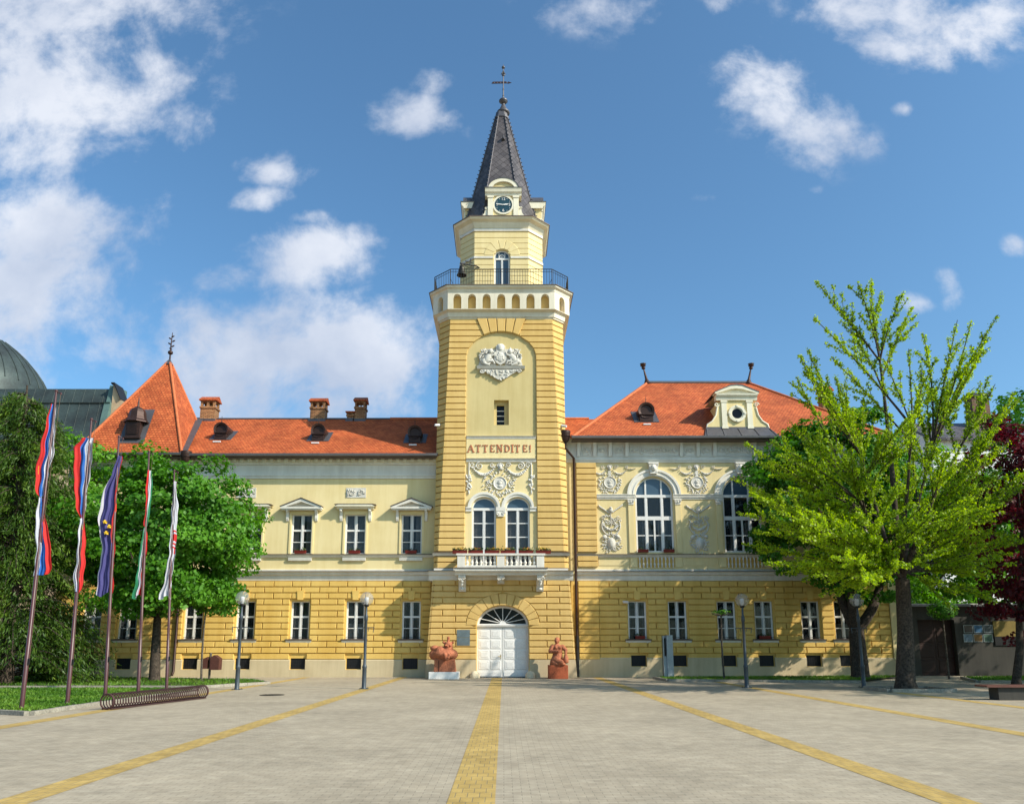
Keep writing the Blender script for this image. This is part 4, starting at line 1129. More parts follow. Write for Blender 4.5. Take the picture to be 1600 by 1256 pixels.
dk = MB(); dk.box(CTX-2.1, CTX+2.1, YT+.9, YT+.95, tZ0-.1, tZs+1.5); dk.build('room_dark_slab', M['dark'], HALL)  # near-black slab for the room darkness behind the balcony windows
im = MB(); za, zb = ZT(799), ZT(792.5)
mid = (TX[0]+TX[1])/2
for x0, x1 in ((CTX-1.96, TX[0]-tw-.005), (TX[1]+tw+.005, CTX+1.96)):
    im.cut()
    im.profx([(YT, za), (YT-.07, za), (YT-.08, zb-.10), (YT-.13, zb-.06), (YT-.13, zb), (YT, zb)], x0, x1)
im.cut(); im.box(TX[0]+tw+.005, TX[1]-tw-.005, YT-.14, YT, za+.02, zb)
im.prism([(mid-.17, ZT(807)), (mid+.17, ZT(807)), (mid+.26, za+.02), (mid-.26, za+.02)], YT-.12, YT)
for s in (-1, 1): scroll(im, mid+s*.16, YT-.13, ZT(802.5), .10, 1.3, s, 0, .035)
im.build_each('impost_course', M['white'], HALL)
pl = MB(); pl.box(TX[0]+tw+.01, TX[1]-tw-.01, YT-.05, YT, ZT(888), ZT(807)-.005); pl.build('window_pier', M['yellow_tower'], HALL)
# ---- inscription band
ib = MB(); ib.box(CTX-1.95, CTX+1.95, YT-.06, YT, ZT(716), ZT(685.5)); ib.build('inscription_band', M['yellow_upper'], HALL)
ib = MB()
ib.cut(); ib.profx([(YT, ZT(686)), (YT-.08, ZT(686)), (YT-.10, ZT(684)), (YT-.16, ZT(682)), (YT, ZT(681))], CTX-1.95, CTX+1.95)
ib.cut(); ib.profx([(YT, ZT(722)), (YT-.08, ZT(722)), (YT-.10, ZT(719.5)), (YT-.18, ZT(717)), (YT, ZT(716))], CTX-1.95, CTX+1.95)
ib.build_each('band_moulding', M['white'], HALL)
lt = MB(); z0_, z1_ = ZT(706.5), ZT(695.5); hh = z1_-z0_; yf, yb_ = YT-.095, YT-.055
def bar(p, q, w):
    d = Vector((q[0]-p[0], q[1]-p[1])); n_ = Vector((-d.y, d.x)).normalized()*w/2
    lt.prism([(p[0]-n_.x, p[1]-n_.y), (q[0]-n_.x, q[1]-n_.y), (q[0]+n_.x, q[1]+n_.y), (p[0]+n_.x, p[1]+n_.y)], yf, yb_)
def ser(x, zt_, w=.13): lt.box(x-w/2, x+w/2, yf-.003, yb_, zt_-.018, zt_+.018)
TH_, TN = .056, .030
def letter(ch, x, w):
    a, b, c, d = x, x+w, z0_, z1_; m = x+w/2
    if ch == 'A': bar((a+.02, c), (m, d), TN); bar((m, d), (b-.02, c), TH_); bar((a+w*.25, c+hh*.35), (b-w*.25, c+hh*.35), TN); ser(a+.02, c, .12); ser(b-.02, c, .14)
    if ch == 'T': bar((m, c), (m, d), TH_); bar((a, d-.02), (b, d-.02), TN); bar((a+.015, d-.09), (a+.015, d), TN); bar((b-.015, d-.09), (b-.015, d), TN); ser(m, c, .15)
    if ch == 'E':
        bar((a+.07, c), (a+.07, d), TH_); bar((a+.03, d-.02), (b, d-.02), TN); bar((a+.03, c+.02), (b, c+.02), TN); bar((a+.07, c+hh/2), (b-.06, c+hh/2), TN)
        bar((b-.01, d-.1), (b-.01, d), TN); bar((b-.01, c), (b-.01, c+.1), TN)
    if ch == 'N': bar((a+.04, c), (a+.04, d), TN); bar((a+.04, d), (b-.04, c), TH_); bar((b-.04, c), (b-.04, d), TN); ser(a+.04, c); ser(a+.02, d); ser(b-.04, d)
    if ch == 'D':
        bar((a+.07, c), (a+.07, d), TH_); bar((a, d-.02), (a+.16, d-.02), TN); bar((a, c+.02), (a+.16, c+.02), TN)
        lt.ring_arc(a+.14, (c+d)/2, w-.14, hh/2, w-.14-TH_, hh/2-.04, yf, yb_, -pi/2, pi/2, 12)
    if ch == 'I': bar((m, c), (m, d), TH_); ser(m, c, .16); ser(m, d, .16)
    if ch == '!': bar((m, c+.13), (m, d), .055); lt.box(m-.03, m+.03, yf, yb_, c, c+.07)
for ch, u0, u1 in zip('ATTENDITE!', (731, 743, 754, 765.5, 776.5, 788, 799, 804.5, 816.5, 827), (740.5, 751.5, 762.5, 773, 785, 797, 802.5, 812.5, 824, 830)):
    letter(ch, XT(u0, 701), XT(u1, 701)-XT(u0, 701))
lt.build('lettering', M['red_letter'], HALL)
# ---- frieze ornament and coat of arms
fr = MB(); y = YT
face_blob(fr, XT(781.5, 730), y-.06, ZT(730), 1.05)
for s in (-1, 1):
    c = XT(781.5, 730)
    garland(fr, c+s*.3, c+s*1.55, y-.04, ZT(729)-.05, .42, 14, .075)
    scroll(fr, c+s*.45, y-.05, ZT(727), .15, 1.5, s, 0, .035); scroll(fr, c+s*1.15, y-.05, ZT(728), .22, 1.6, -s, pi/2, .04); scroll(fr, c+s*1.55, y-.05, ZT(727), .18, 1.4, s, 0, .035)
    xs_ = c+s*1.74; fr.tube([(xs_, y-.05, ZT(723)), (xs_, y-.05, ZT(752))], .035, 6)
    for k in range(22): fr.ball((xs_+R.uniform(-.15, .15), y-.05, R.uniform(ZT(765), ZT(743))), .06, .05, .07, 6, 4)
    leafblob(fr, xs_, y-.05, ZT(769), .05, .14, 0)
zm = ZT(755); medallion(fr, XT(781, 755), y, zm, .38)
sprigs(fr, XT(781, 755), y, zm, .50, .95, 46, -pi*1.1, pi*.1); sprigs(fr, XT(781, 755), y, zm, .46, .7, 22); sprigs(fr, XT(781, 755), y, zm, .5, .9, 12, .1, pi-.1)
fr.build('stucco_garland', M['relief'], HALL)
ca = MB(); xc = XT(782, 570); zl0, zl1 = ZT(577), ZT(573.5)
ca.profx([(YT, zl0-.05), (YT-.16, zl0-.02), (YT-.24, zl1), (YT, zl1+.02)], XT(745.5, 575), XT(820, 575))
cp = [(XT(752, 580), zl0-.05), (XT(757, 582), ZT(581)), (XT(766, 584), ZT(586)), (XT(775, 590), ZT(592)), (xc, ZT(594.5)), (XT(790, 590), ZT(592)), (XT(799, 584), ZT(586)), (XT(808, 582), ZT(581)), (XT(813, 580), zl0-.05)]
ca.prism(cp, YT-.12, YT)
for s in (-1, 1): scroll(ca, xc+s*1.07, YT-.12, ZT(581.5), .12, 1.3, s, 0, .05)
for k in range(38):
    tt = R.uniform(-1, 1); zz_ = ZT(580)-R.uniform(0, .62)*(1-abs(tt)); leafblob(ca, xc+tt*.95, YT-.13, zz_, .10, .045, R.uniform(-1.5, 1.5))
for s in (-1, 1):     # supporters on either side of the shield
    bx_ = xc+s*.72
    ca.prism([(xc+s*.25, zl1), (xc+s*1.28, zl1), (xc+s*1.02, ZT(545.5)), (xc+s*.25, ZT(546))][::s], YT-.05, YT)
    ca.ball((bx_, YT-.14, ZT(561)), .20, .12, .36, 10, 7, s*.5); ca.ball((bx_+s*.22, YT-.13, ZT(566)), .19, .11, .20, 10, 6)
    ca.ball((bx_-s*.16, YT-.17, ZT(551)), .15, .13, .17, 9, 6); ca.ball((bx_-s*.28, YT-.18, ZT(552)), .08, .08, .07, 7, 5)
    for k in range(10): ca.ball((bx_-s*.08+.14*cos(k), YT-.17, ZT(553)+.16*sin(k)), .06, .06, .06, 6, 4)
    ca.tube([(bx_-s*.1, YT-.14, ZT(558)), (xc+s*.36, YT-.2, ZT(556)), (xc+s*.30, YT-.2, ZT(552))], [.08, .06, .05], 6)
    ca.tube([(bx_-s*.02, YT-.14, ZT(566)), (xc+s*.42, YT-.2, ZT(566)), (xc+s*.34, YT-.2, ZT(570))], [.10, .07, .05], 6)
    ca.tube([(bx_+s*.2, YT-.14, ZT(569)), (bx_+s*.1, YT-.2, ZT(571)), (bx_-s*.1, YT-.2, zl1+.05)], [.13, .09, .07], 6)
    ca.tube([(bx_+s*.35, YT-.10, ZT(568)), (bx_+s*.48, YT-.10, ZT(560)), (bx_+s*.30, YT-.10, ZT(552)), (bx_+s*.42, YT-.1, ZT(547))], [.05, .05, .06, .03], 6)
    for k in range(34): leafblob(ca, bx_+s*R.uniform(-.25, .48), YT-R.uniform(.09, .22), R.uniform(ZT(572), ZT(547)), .10, .04, R.uniform(-1.5, 1.5))
sh = [(xc-.34, ZT(552)), (xc+.34, ZT(552)), (xc+.34, ZT(564)), (xc+.2, ZT(569)), (xc, ZT(572)), (xc-.2, ZT(569)), (xc-.34, ZT(564))]
ca.prism(sh[::-1], YT-.20, YT); ca.ball((xc, YT-.2, ZT(560)), .22, .04, .3, 10, 7)
for k in range(16): leafblob(ca, xc+R.uniform(-.24, .24), YT-.215, R.uniform(ZT(567), ZT(553)), .07, .03, R.uniform(0, 3))
ca.box(xc-.24, xc+.24, YT-.20, YT, ZT(552)+.0, ZT(549)); 
for k in range(5): ca.tube([(xc-.22+.11*k, YT-.14, ZT(549)), (xc-.24+.12*k, YT-.14, ZT(542))], .04, 6)
ca.lathe([(.22, ZT(549)), (.27, ZT(543)), (.2, ZT(539.5)), (.02, ZT(538.5))], xc, YT-.03, 12)
ca.build('coat_of_arms', M['relief'], HALL)
# ---- corbel table and gallery
def oz(v, hw): return Z(v, TCY-hw)
cr = MB()
cr.loft([octo(hw, c, z_) for hw, c, z_ in ((3.54, .60, oz(500, 3.54)), (3.66, .62, oz(499, 3.6)), (3.66, .63, oz(496.5, 3.6)), (3.72, .66, oz(495.5, 3.7)), (3.76, .68, oz(488, 3.76)), (3.84, .72, oz(486.5, 3.8)), (3.84, .74, oz(484.5, 3.84)), (3.70, .72, oz(484, 3.84)))])
cr.build('corbel_band', M['ivory'], HALL)
ch_, cc_ = 4.0, .92
z0_, z1_ = oz(484, 3.84)-.03, oz(455.5, ch_)
cr = MB(); cr.loft([octo(3.68, .74, z0_), octo(3.68, .74, z1_+.2)]); cr.build('niche_wall', M['yellow_tower'], HALL)
ar = MB()
for i, (p, d, ln) in enumerate(faces_of(ch_, cc_)):
    k = 7 if ln > 3 else 1; b0 = len(ar.v); pit = (ln-.25)/7 if k == 7 else ln
    ops = []
    for q in range(k):
        cx = .125+pit*(q+.5) if k == 7 else ln/2
        ops.append((cx, .235, z0_+.03, z1_-.42, .27))
    wall(ar, 0, ln, z0_, z1_, ops, 0, .34, 10)
    place(ar, b0, p, d)
ar.loft([octo(4.0, .92, z0_+.001), octo(3.7, .75, z0_-.12)], False, False)
ar.build('corbel_arcade', M['ivory'], HALL)
gz = oz(443.5, 4.3)
cr = MB(); cr.loft([octo(hw, c, z_) for hw, c, z_ in ((3.9, .9, z1_-.02), (4.02, .94, z1_), (4.04, .95, z1_+.12), (4.11, 1.0, z1_+.17), (4.14, 1.02, gz-.16), (4.19, 1.05, gz-.12), (4.21, 1.07, gz-.03))])
cr.build('gallery_slab', M['ivory'], HALL)
cr = MB(); cr.loft([octo(4.26, 1.09, gz-.03), octo(4.26, 1.09, gz), octo(3.8, .98, gz+.05)]); cr.build('gallery_flashing', M['sill_dark'], HALL)
rl = MB(); rz = gz+1.08
for p, d, ln in faces_of(3.95, 1.0):
    q = (p[0]+d[0]*ln, p[1]+d[1]*ln)
    for zz_, r_ in ((rz, .024), (rz-.16, .014), (gz+.12, .014)): rl.tube([(p[0], p[1], zz_), (q[0], q[1], zz_)], r_, 5)
    nb = max(2, round(ln/.155))
    for i in range(nb):
        t_ = i/nb; xx, yy_ = p[0]+d[0]*ln*t_, p[1]+d[1]*ln*t_
        r_ = .028 if i == 0 else .0105
        rl.tube([(xx, yy_, gz), (xx, yy_, rz)], r_, 5 if i == 0 else 4)
    if True:
        rl.tube([(p[0], p[1], gz+.5), (p[0]-(p[0]-CTX)*.10, p[1]-(p[1]-TCY)*.10, gz)], .015, 4)
rl.build('gallery_railing', M['iron'], HALL)
# ---- drum
dh, dc = 2.48, .87
dz0, dz1 = gz, oz(352, dh)
dyF = TCY-dh
def zd(v): return Z(v, dyF)
ddw, ddz0, ddzs = (X(796.5, 420, dyF)-X(772, 420, dyF))/2, gz+.05, zd(400)
ddr = zd(390.5)-ddzs; ddx = X(784.3, 420, dyF)
dr = MB()
fd = faces_of(dh, dc)
for i, (p, d, ln) in enumerate(fd):
    b0 = len(dr.v)
    wall(dr, 0, ln, dz0, dz1, [(ddx-p[0], ddw, ddz0, ddzs, ddr)] if i == 0 else [], 0, .3)
    place(dr, b0, p, d)
dr.loft([octo(dh, dc, dz1), octo(dh, dc, dz1+.05)], True, True)
dr.build('drum_wall', M['yellow_upper'], HALL)
db = MB(); k0, k1 = zd(440), zd(364); nrw = 9; rhd = (k1-k0)/nrw
for k in range(-1, nrw):
    za, zb = k0+k*rhd+.012, k0+(k+1)*rhd-.012
    if za < gz: za = gz+.02
    for i, (p, d, ln) in enumerate(fd):
        segs = [(-.02, ln+.02)]
        if i == 0:
            c = ddx-p[0]; zm_ = (za+zb)/2
            hwd = ddw+.02 if zb < ddzs else (ddw+.02)*math.sqrt(max(0, 1-((zm_-ddzs)/(ddr+.03))**2)) if zm_ < ddzs+ddr else 0
            if hwd > 0: segs = [(-.02, c-hwd), (c+hwd, ln+.02)]
        for a_, b_ in segs:
            b0 = len(db.v); db.block([(a_, za), (b_, za), (b_, zb), (a_, zb)], .01, -.05, .012); place(db, b0, p, d)
db.build('drum_rustication', M['yellow_upper'], HALL)
db = MB()
for v0, v1, w in ((404.5, 401.5, .09), (362, 358, .08)):
    za, zb = zd(v0), zd(v1)
    for i, (p, d, ln) in enumerate(fd):
        segs = [(-w*.41, ln+w*.41)]
        if i == 0 and v0 > 390: c = ddx-p[0]; segs = [(-w*.41, c-ddw-.06), (c+ddw+.06, ln+w*.41)]
        for a_, b_ in segs:
            b0 = len(db.v); db.box(a_, b_, -w, .01, za, zb); place(db, b0, p, d)
db.build('drum_band', M['grey_white'], HALL)
dcn = MB(); zc0, zc1 = dz1, oz(338, 2.92)
dcn.loft([octo(hw, c, z_) for hw, c, z_ in ((2.49, .87, zc0-.18), (2.60, .91, zc0), (2.64, .93, zc0+.12), (2.84, 1.0, zc0+.2), (2.87, 1.02, zc1-.14), (2.95, 1.05, zc1-.03))])
dcn.build('drum_cornice', M['cream'], HALL)
dcn = MB(); dcn.loft([octo(2.99, 1.07, zc1-.03), octo(2.99, 1.07, zc1+.02), octo(2.3, .95, zc1+.22)]); dcn.build('cornice_flashing', M['sill_dark'], HALL)
mb, zs_, top, t, y0, y1 = arched_window(ddw, ddz0, ddzs, ddr, None)
mb.box(-ddw+t, ddw-t, y0-.01, y1, zs_-.20, zs_-.10); mb.box(-.025, .025, y0-.006, y1-.004, 0, zs_-.2); mb.box(-ddw+t, ddw-t, y0+.01, y1, .75, .82); mb.box(-ddw+t, ddw-t, y0, y1, 0, .12)
mb.ring_arc(0, zs_, .16, .16, .12, .12, y0, y1-.01, 0, 2*pi, 16)
for k in (-1, 0, 1): mb.box(k*.18-.018, k*.18+.018, y0+.01, y1-.02, zs_-.1, zs_+ddr*(.8 if k else .3))
for x in (-.045, .045, -ddw+t+.01, ddw-t-.01): mb.box(x-.012, x+.012, y0+.006, y1-.008, .12, zs_-.2)
dwo = mb.build('gallery_door', M['paint'], HALL, (ddx, dyF, ddz0), local=True)
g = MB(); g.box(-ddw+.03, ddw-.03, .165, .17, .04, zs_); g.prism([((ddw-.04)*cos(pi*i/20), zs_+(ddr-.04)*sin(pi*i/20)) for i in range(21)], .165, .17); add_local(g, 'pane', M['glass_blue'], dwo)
hd = MB()
for i in range(7):
    a_, b_ = pi*i/7+.02, pi*(i+1)/7-.02; e = lambda r_, t_: (ddx+(ddw+r_)*cos(t_), ddzs+(ddr+r_)*sin(t_))
    hd.block([e(.04, b_), e(.04, a_), e(.62, a_), e(.62, b_)], dyF, dyF-.07, .015)
hd.build('door_voussoirs', M['yellow_upper'], HALL)
# ---- spire
sz0, sz1 = zc1+.10, Z(188, TCY)
sp_ = MB()
CTB = CTX; CTX = CTB+.12     # the spire stands a touch right of the shaft
prof = [(2.62, sz0-.02), (2.34, sz0+.35)]+[(2.24+(.40-2.24)*t_, sz0+.5+(sz1-sz0-.5)*t_) for t_ in (0, .33, .66, 1)]
sp_.loft([octo(r_, r_*.5, z_) for r_, z_ in prof])
spo = sp_.build('spire', M['slate'], HALL, (CTX, TCY, sz0), uv=True)
hp = MB()
for i in range(8):
    pts = [Vector(octo(r_+.015, (r_+.015)*.5, z_)[i]) for r_, z_ in prof[1:]]
    hp.tube(pts, .045, 5)
    ln_ = 26
    for k in range(ln_):
        t_ = (k+.5)/ln_; q = pts[1].lerp(pts[-1], t_); out = Vector((q.x-CTX, q.y-TCY, 0)).normalized()
        hp.ball(q+out*.08+Vector((0, 0, .02)), .05, .05, .035, 5, 3)
hp.build('spire_ridges', M['lead'], spo)
fin = MB(); ft = lambda v: Z(v, TCY)
fin.loft([octo(r_, r_*.5, z_) for r_, z_ in ((.46, ft(188.5)), (.46, ft(186)), (.40, ft(185)), (.36, ft(179)))])
fin.lathe([(.36, ft(179)), (.43, ft(178)), (.43, ft(176)), (.28, ft(173)), (.16, ft(167)), (.10, ft(164)), (.10, ft(163.2))], CTX, TCY, 16)
fin.ball((CTX, TCY, ft(158.5)), .27, .27, .20, 14, 8); fin.lathe([(.29, ft(159.2)), (.29, ft(157.8))], CTX, TCY, 14)
fin.tube([(CTX, TCY, ft(156)), (CTX, TCY, ft(130)), (CTX, TCY, ft(103))], [.055, .04, .03], 6)
for v, r_ in ((150, .07), (140, .07), (118, .10), (115, .12), (112, .06), (106, .12)): fin.ball((CTX, TCY, ft(v)), r_, r_, r_*.8, 8, 5)
for k in range(6): a_ = k*pi/3; fin.tube([(CTX, TCY, ft(119)), (CTX+.16*cos(a_), TCY+.16*sin(a_), ft(116.5)), (CTX+.10*cos(a_), TCY+.10*sin(a_), ft(114.5))], .018, 4)
fin.tube([(CTX, TCY, ft(105)), (CTX, TCY, ft(101))], [.05, .01], 6)
fino = fin.build('spire_finial', M['lead'], HALL, (CTX, TCY, sz1))
va = MB(); A_ = Vector((-.78, -.20, -.17)); B_ = Vector((.42, .10, .10)); C0 = Vector((CTX, TCY, ft(130.5)))
va.tube([C0+A_, C0+B_], .03, 5); va.tube([C0+A_*.9+Vector((0, 0, .10)), C0+B_*.5+Vector((0, 0, .1))], .025, 5)
for k in range(5): va.ball(C0+A_.lerp(B_, .1+.17*k)+Vector((0, 0, .04)), .09, .03, .07, 6, 4)
va.prism([(C0.x+.30, C0.z+.02), (C0.x+.55, C0.z+.10), (C0.x+.30, C0.z+.19)], C0.y+.06, C0.y+.09); va.build('wind_vane', M['brown_metal'], fino)
hb = MB(); hz = Z(218, TCY-1.0); hy = TCY-.83
hb.add([(CTX-.16, hy-.02, hz), (CTX+.16, hy-.02, hz), (CTX, hy-.32, hz+.04), (CTX, hy+.12, hz+.30), (CTX, hy-.30, hz+.26)], [(0, 2, 4), (2, 1, 4), (0, 4, 3), (1, 3, 4), (0, 1, 2)]); hb.build('vent_hood', M['lead'], spo)
# ---- clock gables on the four sides (built round the tower axis)
def ring_face(mb, cx, cz, r0, r1, y0, y1, n=28): mb.ring_arc(cx, cz, r1, r1, r0, r0, y0, y1, 0, 2*pi, n)
gy = -2.42; gyw = TCY+gy
gz0 = zc1+.02; zg = lambda v: Z(v, gyw)
ct = Z(320.5, gyw); cr_ = .55
gm = MB(); e0, e1 = zg(307), zg(297)
gm.box(-.95, .95, gy, -.9, gz0, e0)
gm.prism([(.72*cos(pi*i/20), e1+.06+.62*sin(pi*i/20)) for i in range(21)], gy+.03, -.3)
gmo = gm.build('clock_gable', M['yellow_upper'], HALL, (CTX, TCY, 0), local=True)
gd = MB()
for s in (-1, 1):
    x0, x1 = sorted((s*.62, s*.94)); gd.box(x0, x1, gy-.06, gy, gz0, e0-.12); gd.box(x0-.04, x1+.04, gy-.10, gy, e0-.12, e0)
    gd.box(x0-.03, x1+.03, gy-.08, gy, gz0, gz0+.12)
gd.profx([(gy, e0), (gy-.08, e0), (gy-.10, e0+.12), (gy-.20, e0+.20), (gy-.26, e1), (-1.0, e1), (-1.0, e0)], -1.12, 1.12)
gd.ring_arc(0, e1+.003, .94, .74, .70, .52, gy-.10, -.2, n=24)
ring_face(gd, 0, ct, cr_-.01, cr_+.10, gy-.05, gy)
for s in (-1, 1):
    q = [(s*.95, gz0), (s*1.58, gz0), (s*1.56, gz0+.14), (s*1.34, gz0+.26), (s*1.16, gz0+.50), (s*1.08, gz0+.85), (s*.95, gz0+.98)]
    gd.prism(q if s > 0 else q[::-1], gy+.02, gy+.35); scroll(gd, s*1.32, gy, gz0+.17, .14, 1.3, s, 0, .04); scroll(gd, s*1.06, gy, gz0+.82, .09, 1.2, s, 0, .03)
add_local(gd, 'gable_trim', M['cream'], gmo)
rfm = MB(); rfm.box(-1.16, 1.16, gy-.29, -1.0, e1+.002, e1+.03); rfm.ring_arc(0, e1+.004, .98, .78, .945, .745, gy-.13, -.2, n=24); add_local(rfm, 'gable_flashing', M['lead'], gmo)
clk = MB()
clk.loft([[(r_*cos(2*pi*i/32), yy_, ct+r_*sin(2*pi*i/32)) for i in range(32)] for r_, yy_ in ((cr_, gy), (cr_, gy-.025))])
cko = clk.build('clock', M['clock_face'], HALL, (CTX, TCY, 0), local=True)
def text_mesh(body, size, cx, cz, y):
    cu = bpy.data.curves.new('numeral', 'FONT'); cu.body = body; cu.size = size; cu.align_x = 'CENTER'; cu.align_y = 'CENTER'; cu.extrude = .006
    to = bpy.data.objects.new('numeral', cu); COL.objects.link(to)
    me = bpy.data.meshes.new_from_object(to.evaluated_get(bpy.context.evaluated_depsgraph_get()))
    bpy.data.objects.remove(to); vs = [(cx+v.co.x, y-v.co.z, cz+v.co.y) for v in me.vertices]; fs = [tuple(p.vertices) for p in me.polygons]
    bpy.data.meshes.remove(me); return vs, fs
nm = MB()
for b_, x_, z_ in (('12', 0, .38), ('3', .38, 0), ('6', 0, -.38), ('9', -.38, 0)):
    vs, fs = text_mesh(b_, .26, x_, ct+z_, gy-.032); nm.add(vs, fs)
for k in range(12):
    if k % 3: a_ = k*pi/6; nm.ball((.45*sin(a_), gy-.028, ct+.45*cos(a_)), .022, .01, .022, 6, 4)
add_local(nm, 'numerals', M['paint'], cko)
def hand(a_, ln_, w, y_):
    mb = MB(); d = (sin(a_), cos(a_)); nn_ = (cos(a_), -sin(a_))
    pts = [(-.10, w*.6), (-.10, -w*.6), (ln_*.7, -w), (ln_, 0), (ln_*.7, w)]
    mb.prism([(d[0]*p+nn_[0]*q, ct+d[1]*p+nn_[1]*q) for p, q in pts], y_-.008, y_); add_local(mb, 'clock_hand', M['paint'], cko)
hand(rad(83), .34, .045, gy-.040); hand(rad(276), .46, .032, gy-.052)
for k in range(1, 4):
    for o in (gmo, cko):
        c = copy_tree(o, HALL, (CTX, TCY, 0)); c.rotation_euler = (0, 0, k*pi/2)
CTX = CTB
# ---------------------------------------------------------------- roofs
def roofpt(u, v, Ye, Ze, s):
    x, y, z_ = ray(u, v); t_ = (Ze-H-Ye*s)/(z_-y*s); return Vector((x*t_, y*t_, H+z_*t_))
YE = YW-.80; SL = .7265; ZEL = Z(711, YE); YRL = YE+4.9; ZRL = ZEL+4.9*SL
r = MB(); xl = X(282, 711, YE)
r.profx([(YE, ZEL), (YRL, ZRL), (2*YRL-YE, ZEL)], xl-2.5, XL1+.05)
rlo = r.build('roof', M['roof'], HALL, (XL1-8, YRL, ZEL), uv=True)
rt_ = MB(); rt_.tube([(xl, YRL, ZRL+.02), (XL1-3.5, YRL, ZRL+.02)], .07, 6); rt_.build('ridge_cap', M['lead'], rlo)
rt_ = MB(); rt_.tube([(XL1-3.5, YRL, ZRL+.02), (XR0+2, YRL, ZRL+.02)], .10, 6); rt_.build('ridge_cap', M['ridge'], rlo)
# corner pavilion pyramid
YP = YE-.10; px0, px1 = X(112, 710, YP), X(284, 710, YP); ZP = Z(709.5, YP)
dpt = (px1-px0)/2; ap = (X(265, 566, YP+dpt), YP+dpt, Z(563, YP+dpt))
r = MB(); base = [(px0, YP, ZP), (px1, YP, ZP), (px1, YP+2*dpt, ZP), (px0, YP+2*dpt, ZP)]
r.add(base+[ap], [(0, 1, 4), (1, 2, 4), (2, 3, 4), (3, 0, 4), (3, 2, 1, 0)])
pro = r.build('roof', M['roof'], HALL, (px0, YP, ZP), uv=True)
r = MB()
for b_ in base: r.cut(); r.tube([b_, Vector(b_).lerp(Vector(ap), .97)], .09, 6)
r.build_each('hip_ridge', M['ridge'], pro)
r = MB(); k_ = .955
cap_b = [tuple(Vector(b_).lerp(Vector(ap), k_)+Vector(((-.08 if b_[0] < ap[0] else .08), (-.08 if b_[1] < ap[1] else .08), 0))) for b_ in base]
r.add(cap_b+[(ap[0], ap[1], ap[2]+.12)], [(0, 1, 4), (1, 2, 4), (2, 3, 4), (3, 0, 4)])
r.build('lead_cap', M['lead'], pro)
f = MB(); zf = lambda v: Z(v, ap[1])
f.tube([(ap[0], ap[1], ap[2]), (ap[0], ap[1], zf(540)), (ap[0]+.03, ap[1], zf(520))], [.05, .04, .02], 6)
f.ball((ap[0], ap[1], zf(551)), .16, .16, .14, 10, 7)
for v, dx in ((545, .0), (541, .12), (537, -.10), (533, .14), (529, -.08), (526, .07)): f.ball((ap[0]+dx, ap[1], zf(v)), .12, .04, .05, 6, 4, .5*(1 if dx > 0 else -1))
f.build('roof_finial', M['brown_metal'], pro)
# valley flashing between the pyramid and the long roof
r = MB(); zk = ZW(670); yk = YE+(zk-ZEL)/SL; r.profx([(yk, zk), (YRL, ZRL), (2*YRL-yk, zk)], XL1+.05, XR0+3.2); r.build('roof', M['roof'], HALL, (XR0, YRL, zk), uv=True)
va_, vb_ = Vector((px1+.05, YP+.05, ZP+.06)), Vector((X(314, 656, YRL), YRL, ZRL))
v = MB(); v.add([tuple(va_+Vector((-.18, -.03, .05))), tuple(va_+Vector((.22, -.03, .05))), tuple(vb_+Vector((.20, -.05, .10))), tuple(vb_+Vector((-.25, -.05, .10)))], [(0, 1, 2, 3)]); v.build('valley_flashing', M['lead'], rlo)
# right wing hip roof
ZER = Z(683.5, YE); YRR = YE+6.7; zrr = Z(598, YRR)
SR = (zrr-ZER)/6.7
x0, x1 = X(893, 684, YE), XR1+.62; ra, rb_ = X(1012, 597, YRR), X(1169, 600, YRR)
yb2 = 2*YRR-YE
r = MB(); base = [(x0, YE, ZER), (x1, YE, ZER), (x1, yb2, ZER), (x0, yb2, ZER), (ra, YRR, zrr), (rb_, YRR, zrr)]
r.add(base, [(0, 1, 5, 4), (1, 2, 5), (2, 3, 4, 5), (3, 0, 4), (3, 2, 1, 0)])
rro = r.build('roof', M['roof'], HALL, (x0, YE, ZER), uv=True)
r = MB()
for a_, b_ in ((0, 4), (1, 5), (2, 5), (3, 4)): r.cut(); r.tube([base[a_], base[b_]], .10, 6)
r.build_each('hip_ridge', M['ridge'], rro)
r = MB(); r.tube([base[4], base[5]], .12, 6); r.build('ridge_cap', M['lead'], rro)
for xx, s in ((ra, -1), (rb_, 1)):
    f = MB(); f.tube([(xx+s*.02, YRR, zrr-.1), (xx+s*.08, YRR, zrr+.25), (xx+s*.22, YRR, zrr+.9)], [.26, .09, .05], 8)
    f.ball((xx+s*.25, YRR, zrr+1.02), .14, .14, .10, 8, 5); f.lathe([(.05, zrr+1.08), (.20, zrr+1.18), (.16, zrr+1.28), (.22, zrr+1.32), (.05, zrr+1.36)], xx+s*.27, YRR, 8); f.build('ridge_finial', M['brown_metal'], rro)
